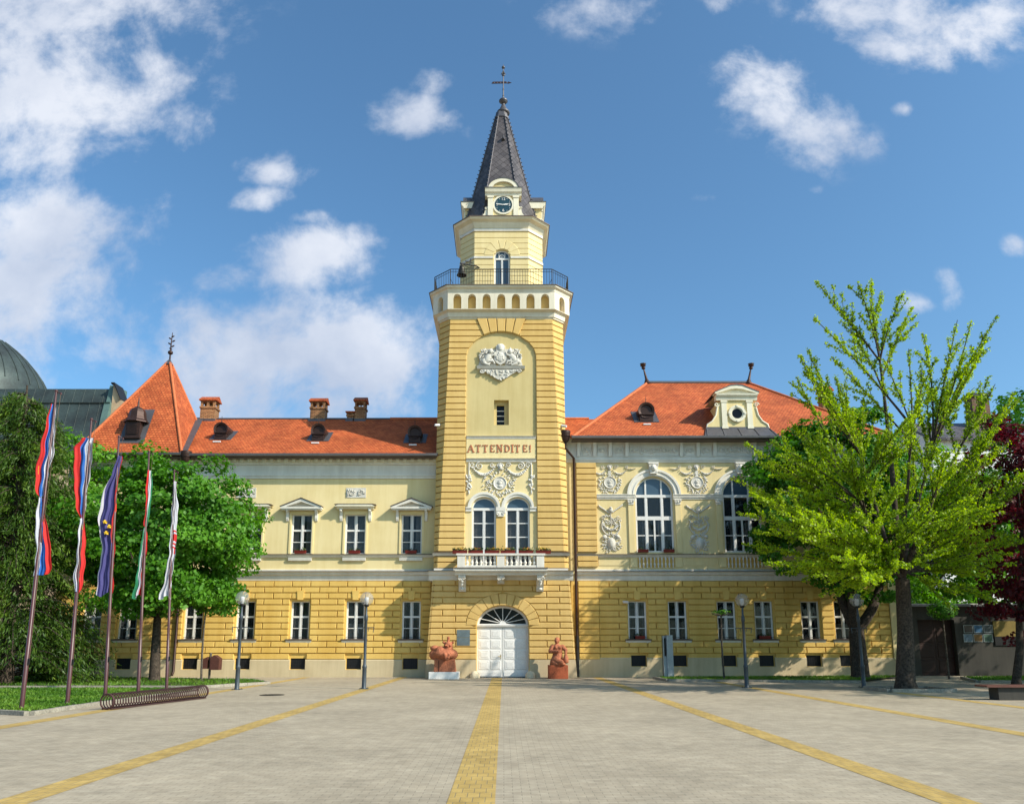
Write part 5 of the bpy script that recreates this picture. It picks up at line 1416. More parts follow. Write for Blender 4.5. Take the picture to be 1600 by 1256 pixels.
# gutters
def gutter(x0, x1, y, z_, name='gutter'):
    g = MB(); g.profx([(y-.14, z_+.02), (y-.12, z_-.09), (y-.04, z_-.14), (y+.08, z_-.10), (y+.10, z_+.02), (y+.06, z_+.02), (y+.05, z_-.06), (y-.03, z_-.09), (y-.10, z_-.05), (y-.11, z_+.02)], x0, x1)
    n_ = int((x1-x0)/.9)
    for i in range(n_+1):
        xx = x0+(x1-x0)*i/max(n_, 1); g.box(xx-.02, xx+.02, y-.155, y+.10, z_+.012, z_+.035)
    g.build(name, M['gutter'], HALL)
gutter(px1+.1, XL1-.03, YE-.04, ZEL+.05); gutter(px0, px1, YP-.04, ZP+.05); gutter(x0, x1, YE-.04, ZER+.05)
for a_, b_, z_, y_ in ((px0, XL1, ZEL-.10, YE), (x0, x1, ZER-.10, YE)):
    e_ = MB(); e_.box(a_+.05, b_-.05, y_+.05, YW, z_-.02, z_+.06); e_.build('eave_board', M['sill_dark'], HALL)
# downpipes with rain heads
def downpipe(hu, hv, pts, hr=.30):
    d = MB(); x_, y_, z_ = pts[0]
    d.lathe([(hr*.55, z_-.02), (hr*.8, z_+.10), (hr*.95, z_+.40), (hr*1.05, z_+.55), (hr, z_+.62), (hr*.9, z_+.62)], x_, y_, 12); d.lathe([(hr*1.08, z_+.30), (hr*1.08, z_+.34)], x_, y_, 12)
    d.tube(pts, .075, 8)
    for z2 in np.arange(1.5, pts[-2][2], 2.4): d.tube([(pts[-1][0], pts[-1][1], z2), (pts[-1][0], pts[-1][1], z2+.08)], .10, 8)
    o = d.build('downpipe', M['brown_metal'], HALL)
    return o
xd = 4.0; yd_ = YW-.22
hx, hz_ = X(883, 690, YE+.1), Z(690, YE+.1)
downpipe(0, 0, [(hx, YE+.1, hz_), (hx, YE+.12, hz_-.35), (xd, yd_, Z(716, yd_)), (xd, yd_, 1.6), (xd, yd_, .05)])
tr_ = MB(); tr_.tube([(xd, yd_, .04), (xd, yd_, 2.2)], .10, 8); tr_.build('downpipe_shoe', M['iron'], HALL)
hx2, hz2 = X(290, 722, YE), Z(722, YE)
downpipe(0, 0, [(hx2, YE, hz2), (hx2, YE, hz2-.3), (hx2-.03, YW-.2, hz2-1.0), (hx2-.03, YW-.2, .3), (hx2-.03, YW-.35, .12)])
# barrel dormers
def barrel(u, v, Ye, Ze, s, r_, parent):
    p = roofpt(u, v, Ye, Ze, s)
    d = MB(); c = p.z+.18+r_
    n_ = 18; L_ = (r_*2+.3)/s
    d.loft([[(p.x+q*cos(2*pi*i/n_), yy_, c+q*sin(2*pi*i/n_)) for i in range(n_)] for q, yy_ in ((r_*.78, p.y-.02), (r_*.78, p.y-.12), (r_*1.06, p.y-.16), (r_*1.06, p.y-.06), (r_, p.y-.05), (r_, p.y+L_))], True, True)
    d.box(p.x-r_*.85, p.x+r_*.85, p.y-.12, p.y+.5, p.z-.02, c-.25*r_); d.box(p.x-r_*.95, p.x+r_*.95, p.y-.20, p.y+.2, c-.62*r_, c-.5*r_)
    d.tube([(p.x, p.y-.05, c+r_), (p.x, p.y-.05, c+r_+.42)], [.03, .012], 5)
    o = d.build('roof_dormer', M['brown_metal'], HALL, p)
    f = MB(); k = 1.35*r_+.12
    def onroof(x_, dy): return (x_, p.y+dy, p.z+dy*s+.035)
    f.add([onroof(p.x-k, -.15), onroof(p.x+k, -.15), onroof(p.x+k, 1.05), onroof(p.x-k, 1.05)], [(0, 1, 2, 3)])
    f.build('dormer_flashing', M['lead'], o)
    g = MB(); q = onroof(p.x-.05, -.45); g.box(q[0]-.22, q[0]+.22, q[1]-.05, q[1]+.05, q[2]-.02, q[2]+.06); g.build('roof_step', M['camera_white'], o)
for u, v in ((345, 686), (497, 688), (648, 691)): barrel(u, v, YE, ZEL, SL, .40, rlo)
barrel(1010, 658, YE, ZER, SR, .46, rro)
# lucarne on the pyramid
sP = (ap[2]-ZP)/dpt
p = roofpt(207, 685, YP, ZP, sP)
d = MB(); d.box(p.x-.40, p.x+.40, p.y-.10, p.y+.7, p.z-.05, p.z+1.05); d.box(p.x-.48, p.x+.48, p.y-.2, p.y+.1, p.z-.02, p.z+.08); d.box(p.x-.30, p.x+.30, p.y-.13, p.y-.1, p.z+.22, p.z+.9)
for k in range(5): d.box(p.x-.28, p.x+.28, p.y-.16, p.y-.12, p.z+.26+.12*k, p.z+.32+.12*k)
d.lathe([(.72, p.z+1.0), (.70, p.z+1.06), (.56, p.z+1.18), (.48, p.z+1.38), (.46, p.z+1.62), (.38, p.z+1.80), (.22, p.z+1.92), (.07, p.z+1.99), (.05, p.z+2.2), (.01, p.z+2.6)], p.x, p.y+.35, 8, smooth=False, rot=pi/8)
lo_ = d.build('roof_lucarne', M['brown_metal'], HALL, p)
f = MB(); f.add([(p.x-.72, p.y-.16, p.z-.16*sP+.04), (p.x+.72, p.y-.16, p.z-.16*sP+.04), (p.x+.72, p.y+.9, p.z+.9*sP+.04), (p.x-.72, p.y+.9, p.z+.9*sP+.04)], [(0, 1, 2, 3)]); f.build('dormer_flashing', M['lead'], lo_)
# baroque dormer of the right wing
p = roofpt(1150, 672, YE, ZER, SR); yg = p.y
gx = lambda u, v: X(u, v, yg)
gzv = lambda v: Z(v, yg)
cx = gx(1151, 640); zb_ = gzv(670)
g = MB(); wd = (gx(1176, 645)-gx(1126, 645))/2; rr = (gx(1164, 645)-gx(1138, 645))/2*.62
wall(g, cx-wd, cx+wd, zb_, gzv(624), [], yg, .1)
g.box(cx-wd, cx+wd, yg+.001, yg+3.2, zb_, gzv(624))
for s in (-1, 1):
    q = [(cx+s*wd, zb_), (cx+s*1.78, zb_), (cx+s*1.72, zb_+.22), (cx+s*1.42, zb_+.42), (cx+s*1.20, zb_+.78), (cx+s*1.10, zb_+1.25), (cx+s*1.12, zb_+1.55), (cx+s*wd, zb_+1.6)]
    g.prism(q if s > 0 else q[::-1], yg, yg+.45)
go = g.build('gable_dormer', M['yellow_upper'], HALL, (cx, yg, zb_))
g = MB(); oc = gzv(646.5)
g.ring_arc(cx, oc, .36, .36, .50, .50, yg-.10, yg, 0, 2*pi, 28); g.ring_arc(cx, oc, .30, .30, .36, .36, yg-.06, yg, 0, 2*pi, 28)
for k in range(4): a_ = k*pi/2; g.cbox((cx+.46*cos(a_), yg-.07, oc+.46*sin(a_)), .11, .12, .11)
for s in (-1, 1):
    x0_, x1_ = sorted((cx+s*(wd-.34), cx+s*(wd-.04))); g.box(x0_, x1_, yg-.08, yg, zb_+.02, gzv(629)); g.box(x0_-.04, x1_+.04, yg-.11, yg, gzv(629), gzv(626.5)); g.box(x0_-.03, x1_+.03, yg-.10, yg, zb_, zb_+.15)
    scroll(g, cx+s*1.16, yg-.02, zb_+1.45, .14, 1.3, s, 0, .04)
    tr = [(cx+s*1.80, zb_+.0), (cx+s*1.74, zb_+.26), (cx+s*1.44, zb_+.46), (cx+s*1.22, zb_+.82), (cx+s*1.12, zb_+1.3)]
    g.tube([(a_, yg-.01, b_) for a_, b_ in tr], .05, 6)
ph, pw = gzv(623), 1.27
g.profx([(yg+.3, gzv(626)), (yg-.10, gzv(626)), (yg-.13, gzv(622)), (yg-.24, gzv(619)), (yg-.26, gzv(616.5)), (yg+.3, gzv(616.5))], cx-pw+.08, cx+pw-.08)
at_ = gzv(603.5)
g.prism([(cx-pw+.1, gzv(616.4)), (cx+pw-.1, gzv(616.4)), (cx, at_-.1)], yg-.06, yg+2.5)
for s in (-1, 1):
    q = [(cx+s*pw, gzv(617)), (cx+s*pw, gzv(614.5)), (cx+s*.35, at_-.04), (cx, at_), (cx, at_-.20), (cx+s*.35, at_-.24)]
    g.prism(q if s < 0 else q[::-1], yg-.24, yg+.3)
g.build('dormer_trim', M['cream'], go)
g = MB(); g.loft([[(cx+.30*cos(2*pi*i/24), yy_, oc+.30*sin(2*pi*i/24)) for i in range(24)] for yy_ in (yg-.02, yg-.012)]); g.build('oculus_pane', M['glass_dark'], go)
g = MB()
for s in (-1, 1):
    q = [(cx+s*(pw+.04), gzv(614.6)), (cx+s*(pw+.04), gzv(613.9)), (cx+s*.35, at_+.01), (cx, at_+.05), (cx, at_+.003), (cx+s*.35, at_-.035)]
    g.prism(q if s < 0 else q[::-1], yg-.27, yg+2.2)
    x0_, x1_ = sorted((cx, cx+s*1.9))
yb_ = YE-.02
g.add([(cx-2.15, YE-.02, ZER+.06), (cx+2.15, YE-.02, ZER+.06), (cx+1.85, yg-.02, zb_+.02), (cx-1.85, yg-.02, zb_+.02)], [(0, 1, 2, 3)]); g.box(cx-1.8, cx+1.8, yg-.06, yg-.003, zb_-.2, zb_+.10)
for k in range(5): x_ = cx-1.8+.9*k; g.tube([(x_*1.0+(x_-cx)*.1, YE, ZER+.09), (x_, yg-.02, zb_+.05)], .025, 4)
g.build('dormer_flashing', M['lead'], go)
# chimneys
def chimney(x_, y_, z0_, z1_, w, dp, holes=2, tiled=True, m='brick'):
    c = MB(); h = z1_-z0_; cap = h*.22 if tiled else .12
    zt_ = z1_-cap; zo = zt_-h*.24
    c.box(x_-w/2, x_+w/2, y_-dp/2, y_+dp/2, z0_-1.5, zo-.12); c.box(x_-w/2-.05, x_+w/2+.05, y_-dp/2-.05, y_+dp/2+.05, zo-.12, zo)
    n_ = holes+1; pw_ = w*.16
    if tiled:
        for i in range(n_):
            xx = x_-w/2+pw_/2+(w-pw_)*i/holes
            for yy_ in (y_-dp/2+.07, y_+dp/2-.07): c.box(xx-pw_/2, xx+pw_/2, yy_-.07, yy_+.07, zo, zt_-.08)
        c.box(x_-w/2, x_+w/2, y_-dp/2, y_+dp/2, zt_-.08, zt_)
        c.box(x_-w*.05, x_+w*.05, y_-.04, y_+.04, zo, zt_-.08)
    else: c.box(x_-w/2, x_+w/2, y_-dp/2, y_+dp/2, zo, zt_)
    o = c.build('chimney', M[m], HALL, (x_, y_, z0_), uv=True)
    k = MB()
    if tiled: k.profx([(y_-dp/2-.12, zt_), (y_+dp/2+.12, zt_), (y_+dp/2+.12, zt_+.05), (y_, z1_), (y_-dp/2-.12, zt_+.05)], x_-w/2-.10, x_+w/2+.10)
    else: k.box(x_-w/2-.08, x_+w/2+.08, y_-dp/2-.08, y_+dp/2+.08, zt_, z1_)
    k.build('chimney_cap', M['roof'] if tiled else M['sill_dark'], o, uv=True)
    f = MB(); f.box(x_-w/2-.08, x_+w/2+.08, y_-dp/2-.12, y_+dp/2+.1, z0_-.75, z0_+.04); f.build('chimney_flashing', M['lead'], o)
zq = lambda v: Z(v, YRL)
for u, v0, v1, w, hl in ((328, 657, 618.5, .92, 2), (498.5, 657, 620.5, .92, 2), (564, 657, 619.5, .64, 1), (549.5, 656, 642.5, .40, 1)):
    chimney(X(u, 640, YRL+.2), YRL+.2, zq(v0), zq(v1), w, .75, hl)
yq = YRR+1.5; chimney(X(1289, 620, yq), yq, Z(650, yq), Z(603.5, yq), .70, .7, 1)
# ---------------------------------------------------------------- trees
def limb_pts(a, b, bend, rng, n=6):
    a, b = Vector(a), Vector(b); d = b-a; o = Vector((rng.uniform(-1, 1), rng.uniform(-1, 1), rng.uniform(-.3, .6)))*bend*d.length
    return [a.lerp(b, i/n)+o*(4*(i/n)*(1-i/n)) for i in range(n+1)]
def taper(r0, r1, n): return [r0+(r1-r0)*i/n for i in range(n+1)]
def crown_tree(name, label, base, trunk_top, tr, ctr, rad3, leafname, nclump, nleaf, size, seed, clump_r=.75, bark='bark', limbs=9, shape=None, group=None, shell=(.45, 1.0), fork=None, low=0):
    rng = random.Random(seed); nrg = np.random.default_rng(seed)
    t = thing(name, label, 'tree', base, group)
    tm = MB(); b = Vector(base); tt = Vector(trunk_top)
    if fork is None:
        tm.tube([b+Vector((0, 0, -.1)), b.lerp(tt, .08), b.lerp(tt, .5)+Vector((rng.uniform(-.1, .1), 0, 0)), tt], [tr*1.45, tr*1.05, tr*.9, tr*.7], 12)
        starts = [tt]
    else:
        fk = Vector(fork[0])
        tm.tube([b+Vector((0, 0, -.1)), b.lerp(fk, .1), b.lerp(fk, .6), fk], [tr*1.35, tr*1.05, tr*.95, tr*.85], 12)
        starts = []
        for q in fork[1:]:
            q = Vector(q); tm.tube(limb_pts(fk, q, .10, rng, 5), taper(tr*.66, tr*.42, 5), 10); starts.append(q)
    C = Vector(ctr); clumps = []
    tries = 0
    while len(clumps) < nclump and tries < 20000:
        tries += 1
        v = Vector((rng.gauss(0, 1), rng.gauss(0, 1), rng.gauss(0, 1))).normalized()
        k = rng.uniform(*shell)**.6
        lump = 1+.14*sin(v.x*5+seed)+.12*sin(v.z*6+seed*2+v.y*4)
        p = C+Vector((v.x*rad3[0]*k*lump, v.y*rad3[1]*k*lump, v.z*rad3[2]*k*lump))
        if v.z < 0 and rng.random() < low: continue
        if shape and not shape(p): continue
        clumps.append(p)
    for i in range(limbs):
        s = starts[i % len(starts)]; q = clumps[int(i*len(clumps)/limbs)]; q = s.lerp(q, .8)
        tm.tube(limb_pts(s, q, .08, rng), taper(tr*.36, .03, 6), 6)
    tm.build('trunk', M[bark], t)
    cs, out, tint = [], [], []
    per = nleaf//len(clumps)
    for p in clumps:
        cr_ = clump_r*rng.uniform(.65, 1.3)
        g = nrg.normal(size=(per, 3)); g /= np.linalg.norm(g, axis=1)[:, None]; g *= (nrg.uniform(.15, 1, (per, 1))**.5)
        g *= np.array([cr_, cr_, cr_*.55]); g[:, 2] -= .12*(g[:, 0]**2+g[:, 1]**2)/cr_
        cs.append(g+np.array(p)); o = np.array(p-C); o /= np.linalg.norm(o)+1e-6; out.append(np.repeat(o[None], per, 0)+g*.7/cr_)
        tint.append(np.full(per, rng.uniform(.2, .8)))
    o = leaf_mesh('crown', np.concatenate(cs), size, LEAF[leafname], t, seed, .45, .72, .4, np.concatenate(out), np.concatenate(tint))
    return t
def at(u, v): x, y = G(u, v); return (x, y, 0)
def lift(u, v, Y): return P(u, v, Y)
# the round maple on the left lawn
b = at(241, 1066); Y = b[1]
crown_tree('maple_tree', 'round bright green maple with a leaning dark trunk behind the flagpoles', b, lift(246, 965, Y), .24, lift(264, 842, Y), (3.85, 3.6, 4.0), 'maple', 210, 50000, .20, 11, .85, limbs=10)
b = at(340, 1064)
# paler broad-leaved tree between the conifer and the corner pavilion
crown_tree('broadleaf_tree', 'bright green broadleaf tree squeezed between the dark conifer and the round maple', (-24.6, 41.3, 0), lift(62, 930, 41.3), .22, lift(72, 790, 41.3), (3.9, 2.6, 4.6), 'lime', 110, 17000, .21, 12, .85)
# dark chestnut in front of the right wing
b = at(1345, 1061); Y = b[1]
fk = lift(1338, 985, Y)
crown_tree('chestnut_tree', 'dark green spreading tree with a forked trunk in front of the right wing', b, fk, .42, lift(1297, 785, Y-.2), (4.7, 3.5, 4.75), 'chestnut', 190, 40000, .21, 13, .80, shape=lambda p: p.x > X(1172, 780, p.y), limbs=14, low=.35,
           fork=[fk, lift(1308, 905, Y-.5), lift(1375, 900, Y+.4), lift(1335, 890, Y-1.2)])
crown_tree('broadleaf_tree', 'fresh green leafy tree behind the ginkgo, beside the white house', (25.8, 47.4, 0), lift(1450, 930, 47.4), .24, lift(1460, 835, 47.4), (5.6, 2.0, 5.4), 'lime', 170, 30000, .22, 14, .9)
crown_tree('broadleaf_tree', 'dark green leafy tree above the gatehouse, between the ginkgo and the red maple', (29.6, 49.5, 0), lift(1535, 940, 49.5), .2, lift(1545, 850, 49.5), (3.6, 2.0, 4.2), 'chestnut', 90, 15000, .23, 19, .85)
# red maple at the right edge
b = at(1588, 1071); Y = b[1]
crown_tree('red_maple_tree', 'dark red leaved maple with a thin dark trunk beside the bench', b, lift(1592, 960, Y), .17, lift(1612, 815, Y), (3.3, 3.0, 5.0), 'red', 130, 24000, .17, 15, .75, limbs=12)
# further trees that close the view at the sides
crown_tree('broadleaf_tree', 'green tree crown showing beyond the red maple at the right edge', (33.5, 40, 0), lift(1640, 930, 40), .25, lift(1660, 760, 40), (4.5, 3.0, 5.5), 'chestnut', 90, 12000, .26, 16, 1.0)
crown_tree('broadleaf_tree', 'large leafy tree standing off beyond the right edge, shading the bench', (30.5, 24.5, 0), (30.5, 24.5, 4.5), .35, (30.5, 24.5, 9.5), (6.0, 5.5, 5.2), 'chestnut', 120, 15000, .32, 17, 1.2)
crown_tree('broadleaf_tree', 'tall leafy tree beyond the right edge that shades the gatehouse', (38.5, 32.5, 0), (38.5, 32.5, 4.0), .35, (38.5, 32.5, 8.5), (5.5, 5.0, 6.0), 'chestnut', 120, 15000, .32, 18, 1.2)
# young trees on thin stems
def sapling(label, b, h, r, leafname, nl, seed, flat_=.5, lean=.0):
    t = thing('young_tree', label, 'young tree', b, 'young trees on thin stems')
    m = MB(); top = Vector(b)+Vector((lean, 0, h)); m.tube(limb_pts(Vector(b)+Vector((0, 0, -.05)), top, .015, random.Random(seed)), taper(.055, .038, 6), 8)
    rng = random.Random(seed)
    for k in range(9):
        a = k*2*pi/9+rng.uniform(-.3, .3); m.tube(limb_pts(top-Vector((0, 0, .12)), top+Vector((r*.9*cos(a), r*.9*sin(a), rng.uniform(-.05, .3)*flat_)), .1, rng, 4), taper(.035, .010, 4), 5)
    m.build('trunk', M['bark_light'], t)
    nr_ = np.random.default_rng(seed); g = nr_.normal(size=(nl, 3)); g /= np.linalg.norm(g, axis=1)[:, None]; g *= nr_.uniform(.2, 1, (nl, 1))**.5*np.array([r, r, r*flat_])
    leaf_mesh('crown', g+np.array(top)+np.array([0, 0, r*flat_*.4]), .13, LEAF[leafname], t, seed, .4)
sapling('thin young tree with a flat knob of bare twigs, in front of the right wing', at(1132, 1063), 3.25, .55, 'chestnut', 90, 31, .25)
sapling('thin young tree with its small crown hidden under the round maple', at(314.5, 1066), 3.9, .7, 'maple', 900, 32, .8)
sapling('thin young tree with drooping leaves in front of the dark brown gate', at(1483, 1060.5), 3.3, .75, 'chestnut', 900, 33, .8)
# ---- ginkgo: straight ascending limbs set with short leafy spurs
def ginkgo():
    rng = random.Random(5); nr_ = np.random.default_rng(5)
    bx, by = G(1417, 1079); b = Vector((bx, by, 0))
    t = thing('ginkgo_tree', 'tall yellow-green ginkgo with a thick trunk and upright spiky limbs', 'tree', b)
    fx, fz = X(1410, 905, by), Z(905, by)
    fk = Vector((fx, by, fz)); top = Vector(lift(1392, 470, by-.3))
    m = MB()
    m.tube([b+Vector((0, 0, -.1)), b+Vector((-.02, 0, .35)), b.lerp(fk, .5)+Vector((.03, 0, 0)), fk], [.50, .36, .29, .26], 14)
    def ap(u, v, dy): return Vector(lift(u, v, by+dy))
    majors = [[fk, ap(1402, 840, -.2), ap(1394, 740, -.3), ap(1384, 640, -.4), ap(1372, 540, -.3), ap(1360, 470, -.3)],
              [fk, ap(1386, 850, .5), ap(1362, 770, 1.0), ap(1338, 690, 1.4), ap(1318, 610, 1.6)],
              [fk, ap(1418, 850, .6), ap(1440, 765, 1.0), ap(1462, 680, 1.4), ap(1490, 590, 1.5)],
              [fk, ap(1425, 860, -.8), ap(1458, 780, -1.5), ap(1505, 690, -1.7), ap(1545, 590, -1.5)],
              [fk, ap(1384, 865, -.7), ap(1352, 800, -1.6), ap(1320, 730, -2.2), ap(1296, 650, -2.2)],
              [fk, ap(1412, 830, -.9), ap(1420, 740, -1.7), ap(1425, 640, -2.0), ap(1420, 545, -1.6)]]
    nodes_ = []; segs = []
    for k_, mj in enumerate(majors):
        pts = []
        for p, q in zip(mj[:-1], mj[1:]): pts += [p.lerp(q, f) for f in (0, .25, .5, .75)]
        pts.append(mj[-1]); n_ = len(pts)-1; r0_ = .15 if k_ == 0 else .09
        m.tube(pts, [r0_*(1-i_/n_)**1.15+.012 for i_ in range(n_+1)], 8); nodes_ += pts[1:int(n_*.8)]; segs.append((pts[int(n_*.45):], .0))
    top = majors[0][-1]
    segs_ = 0       # leaf bearing polylines with weight
    def branch(a, c, r0, bend=.06, level=1):
        pts = limb_pts(a, c, bend, rng, 7); m.tube(pts, taper(r0, .012, 7), 6 if level == 1 else 5)
        segs.append((pts, .25 if level == 1 else .08)); return pts
    tips = [  # (u, v, depth offset) of the limb tips seen against the sky and to the sides
        (1275, 440, .8), (1340, 442, -1.2), (1362, 436, 1.0), (1412, 456, -.6), (1425, 480, 1.6), (1496, 500, .3), (1518, 500, -1.0), (1560, 492, .6), (1442, 520, 2), (1300, 560, -1.5), (1272, 497, -1.8), (1250, 556, .8),
        (1262, 545, 2.2), (1330, 520, 2.5), (1290, 600, 2.6), (1245, 590, -2.6), (1530, 560, 2.4), (1555, 600, -2.2), (1595, 620, 1.0), (1235, 660, 1.6), (1205, 690, -2.0), (1180, 720, .6), (1160, 690, -1.0), (1170, 770, -2.4), (1140, 745, 1.0), (1150, 800, -1.6),
        (1180, 830, 2.5), (1160, 850, -.4), (1195, 880, -2.6), (1220, 800, -3.6), (1250, 840, -4.0), (1225, 895, .5), (1270, 900, -3.2), (1300, 870, -4.4), (1340, 800, -4.6), (1400, 760, -4.8), (1460, 800, -4.4), (1480, 860, -3.6), (1525, 830, -3.0), (1570, 800, -2.0), (1600, 760, -.6), (1640, 720, .8), (1620, 840, .4), (1590, 880, -1.4),
        (1540, 900, 1.6), (1500, 930, -2.0), (1580, 690, 2.6), (1330, 700, -4.0), (1420, 640, -3.6), (1480, 700, -3.2), (1350, 620, 3.4), (1450, 600, 3.6), (1300, 760, 4.0), (1520, 760, 4.0), (1400, 720, 4.4), (1380, 560, -2.4), (1464, 560, -2.0), (1385, 500, .2), (1310, 480, .5), (1540, 530, .2),
        (1450, 690, 1.0), (1400, 880, -3.6), (1350, 900, -3.4), (1560, 940, -1.0), (1280, 930, -1.2)]
    nbase = len(tips)
    for q in range(80):      # more limbs filling the crown between the outer tips
        u_, v_, d_ = tips[rng.choice([i_ for i_ in range(nbase) if tips[i_][1] > 545])]; f_ = rng.uniform(.5, 1.0)
        tips.append((1405+(u_-1405)*f_+rng.uniform(-15, 15), 800+(v_-800)*f_+rng.uniform(-18, 12), max(-4.8, min(4.4, d_*f_+rng.uniform(-1.6, 1.6)))))
    for u, v, dy in tips:
        tip = Vector(lift(u, v, by+dy))
        want = .25 if tip.z < 7 else .7 if tip.z < 10 else 1.25
        def cost(p):
            d_ = tip-p; h_ = math.hypot(d_.x, d_.y)
            return d_.length+3.0*max(0, want*h_-d_.z)+max(0, 1.6-d_.length)*3
        a = min(nodes_, key=cost)
        pts = branch(a, tip, .014+.0062*(tip-a).length, .035)
        ln = (tip-a).length
        for k in range(int(ln*(2.2 if tip.z < 9 else 1.7 if tip.z < 11.5 else 1.6))):
            f = rng.uniform(.2, .82); i = min(int(f*7), 6); p = pts[i].lerp(pts[i+1], f*7-i)
            d = (tip-a).normalized(); side = Vector((rng.gauss(0, 1), rng.gauss(0, 1), rng.gauss(0, .5))); side = (side-d*side.dot(d)).normalized()
            l2 = rng.uniform(.6, 2.2)*(1.1-f*.85)
            branch(p, p+(d*1.0+side*.60+Vector((0, 0, .18))).normalized()*l2, .009, .03, 2)
    m.build('trunk', M['bark'], t)
    cs = []; ax = []; out = []
    for pts, st in segs:
        P_ = np.array([tuple(p) for p in pts]); L_ = np.sum(np.linalg.norm(np.diff(P_, axis=0), axis=1))
        n_ = int(L_/.058); k_ = 5
        f = nr_.uniform(st, 1.0, n_)*(len(pts)-1.001); i = f.astype(int); q = P_[i]+(P_[i+1]-P_[i])*(f-i)[:, None]
        q = np.repeat(q, k_, 0)+nr_.normal(size=(n_*k_, 3))*.046
        cs.append(q)
    cs = np.concatenate(cs)
    print('ginkgo leaves', len(cs))
    tn = np.clip(.5+.3*np.sin(cs[:, 0]*.9+cs[:, 2]*.7), 0, 1)
    leaf_mesh('crown', cs, .078, LEAF['ginkgo'], t, 5, .5, .95, .5, None, tn)
ginkgo()
# ---- dark conifer at the left edge: drooping sprays on tiers of boughs
def conifer():
    rng = random.Random(9); nr_ = np.random.default_rng(9)
    b = Vector(at(8, 1070)); Y = b.y
    t = thing('conifer_tree', 'tall dark drooping conifer filling the left edge beside the flagpoles', 'tree', b)
    top = Vector((b.x-.6, Y, 13.6)); m = MB(); m.tube([b, b.lerp(top, .5), top], [.34, .22, .04], 10)
    cs, ax, tn = [], [], []
    for k in range(380):
        h = .25+12.9*(rng.random()**1.05); f = 1-h/13.8
        a = rng.uniform(0, 2*pi); ln = (.7+3.9*f**.75)*rng.uniform(.7, 1.12)
        s = b.lerp(top, h/13.6); d = Vector((cos(a), sin(a), 0))
        pts = [s+d*ln*q+Vector((0, 0, .35*sin(q*pi)*ln*.3-.30*ln*q*q)) for q in (0, .25, .5, .75, 1)]
        m.tube(pts, taper(.045, .008, 4), 4)
        n_ = int(60+62*ln)
        q = nr_.uniform(.25, 1.03, n_); i = np.minimum((q*4).astype(int), 3); A = np.array([tuple(p) for p in pts])
        c = A[i]+(A[i+1]-A[i])*((q*4)-i)[:, None]
        c += nr_.normal(size=(n_, 3))*np.array([.16, .16, .07])*(.6+ln*.16); c[:, 2] -= np.abs(nr_.normal(0, .16, n_))
        cs.append(c); x_ = np.tile(np.array([d.x*.6, d.y*.6, -.75]), (n_, 1)); ax.append(x_); tn.append(np.full(n_, rng.uniform(.1, .75)))
    m.build('trunk', M['bark'], t)
    leaf_mesh('crown', np.concatenate(cs), .20, LEAF['yew'], t, 9, .1, .24, .4, None, np.concatenate(tn), None, np.concatenate(ax))
conifer()
# ---------------------------------------------------------------- flagpoles and flags
POLES = [(33.5, 1107, 88, 611), (105, 1099.6, 143, 655), (164, 1089.6, 186, 682), (215.6, 1085, 233, 706), (260, 1078.7, 272.5, 735)]
POLE_LABEL = ['leftmost maroon flagpole, nearest the dark conifer', 'second maroon flagpole from the left, on the lawn corner', 'middle maroon flagpole behind the end of the bicycle rack', 'fourth maroon flagpole from the left, with a red white and green flag', 'rightmost maroon flagpole, carrying the white flag']
ZG = .085
for (u0, v0, u1, v1), lab in zip(POLES, POLE_LABEL):
    x, y = G(u0, v0, ZG); zt = Z(v1, y); x1 = X(u1, v1, y)
    t = thing('flagpole', lab, 'flagpole', (x, y, ZG), 'maroon flagpoles on the lawn')
    m = MB(); q = lambda f: (x+(x1-x)*f, y, ZG+(zt-ZG)*f)
    m.tube([q(0), q(.22), q(.221), q(.55), q(.551), q(1)], [.058, .055, .048, .045, .037, .030], 12); m.build('pole', M['pole'], t)
    m = MB(); m.lathe([(.070, ZG), (.070, ZG+.05), (.060, ZG+.06)], x, y, 12); m.build('base_collar', M['pole'], t)
    m = MB(); c = q(1); m.ball(c, .05, .05, .04, 8, 5); m.tube([(c[0], c[1], c[2]-.05), (c[0]+.16, c[1]-.02, c[2]-.06)], .012, 5); m.ball((c[0]+.15, c[1]-.02, c[2]-.09), .035, .02, .035, 6, 4); m.build('truck', M['pole'], t)
    m = MB(); a = q(1); b_ = q(.14); m.tube([(a[0]+.15, a[1]-.03, a[2]-.1), (a[0]+.10, a[1]-.06, a[2]*.55), (b_[0]+.085, b_[1]-.03, b_[2])], .006, 4); m.build('halyard', M['wood'], t)
    m = MB(); m.box(b_[0]+.06, b_[0]+.10, y-.05, y-.02, b_[2]-.08, b_[2]+.08); m.build('cleat', M['iron'], t)
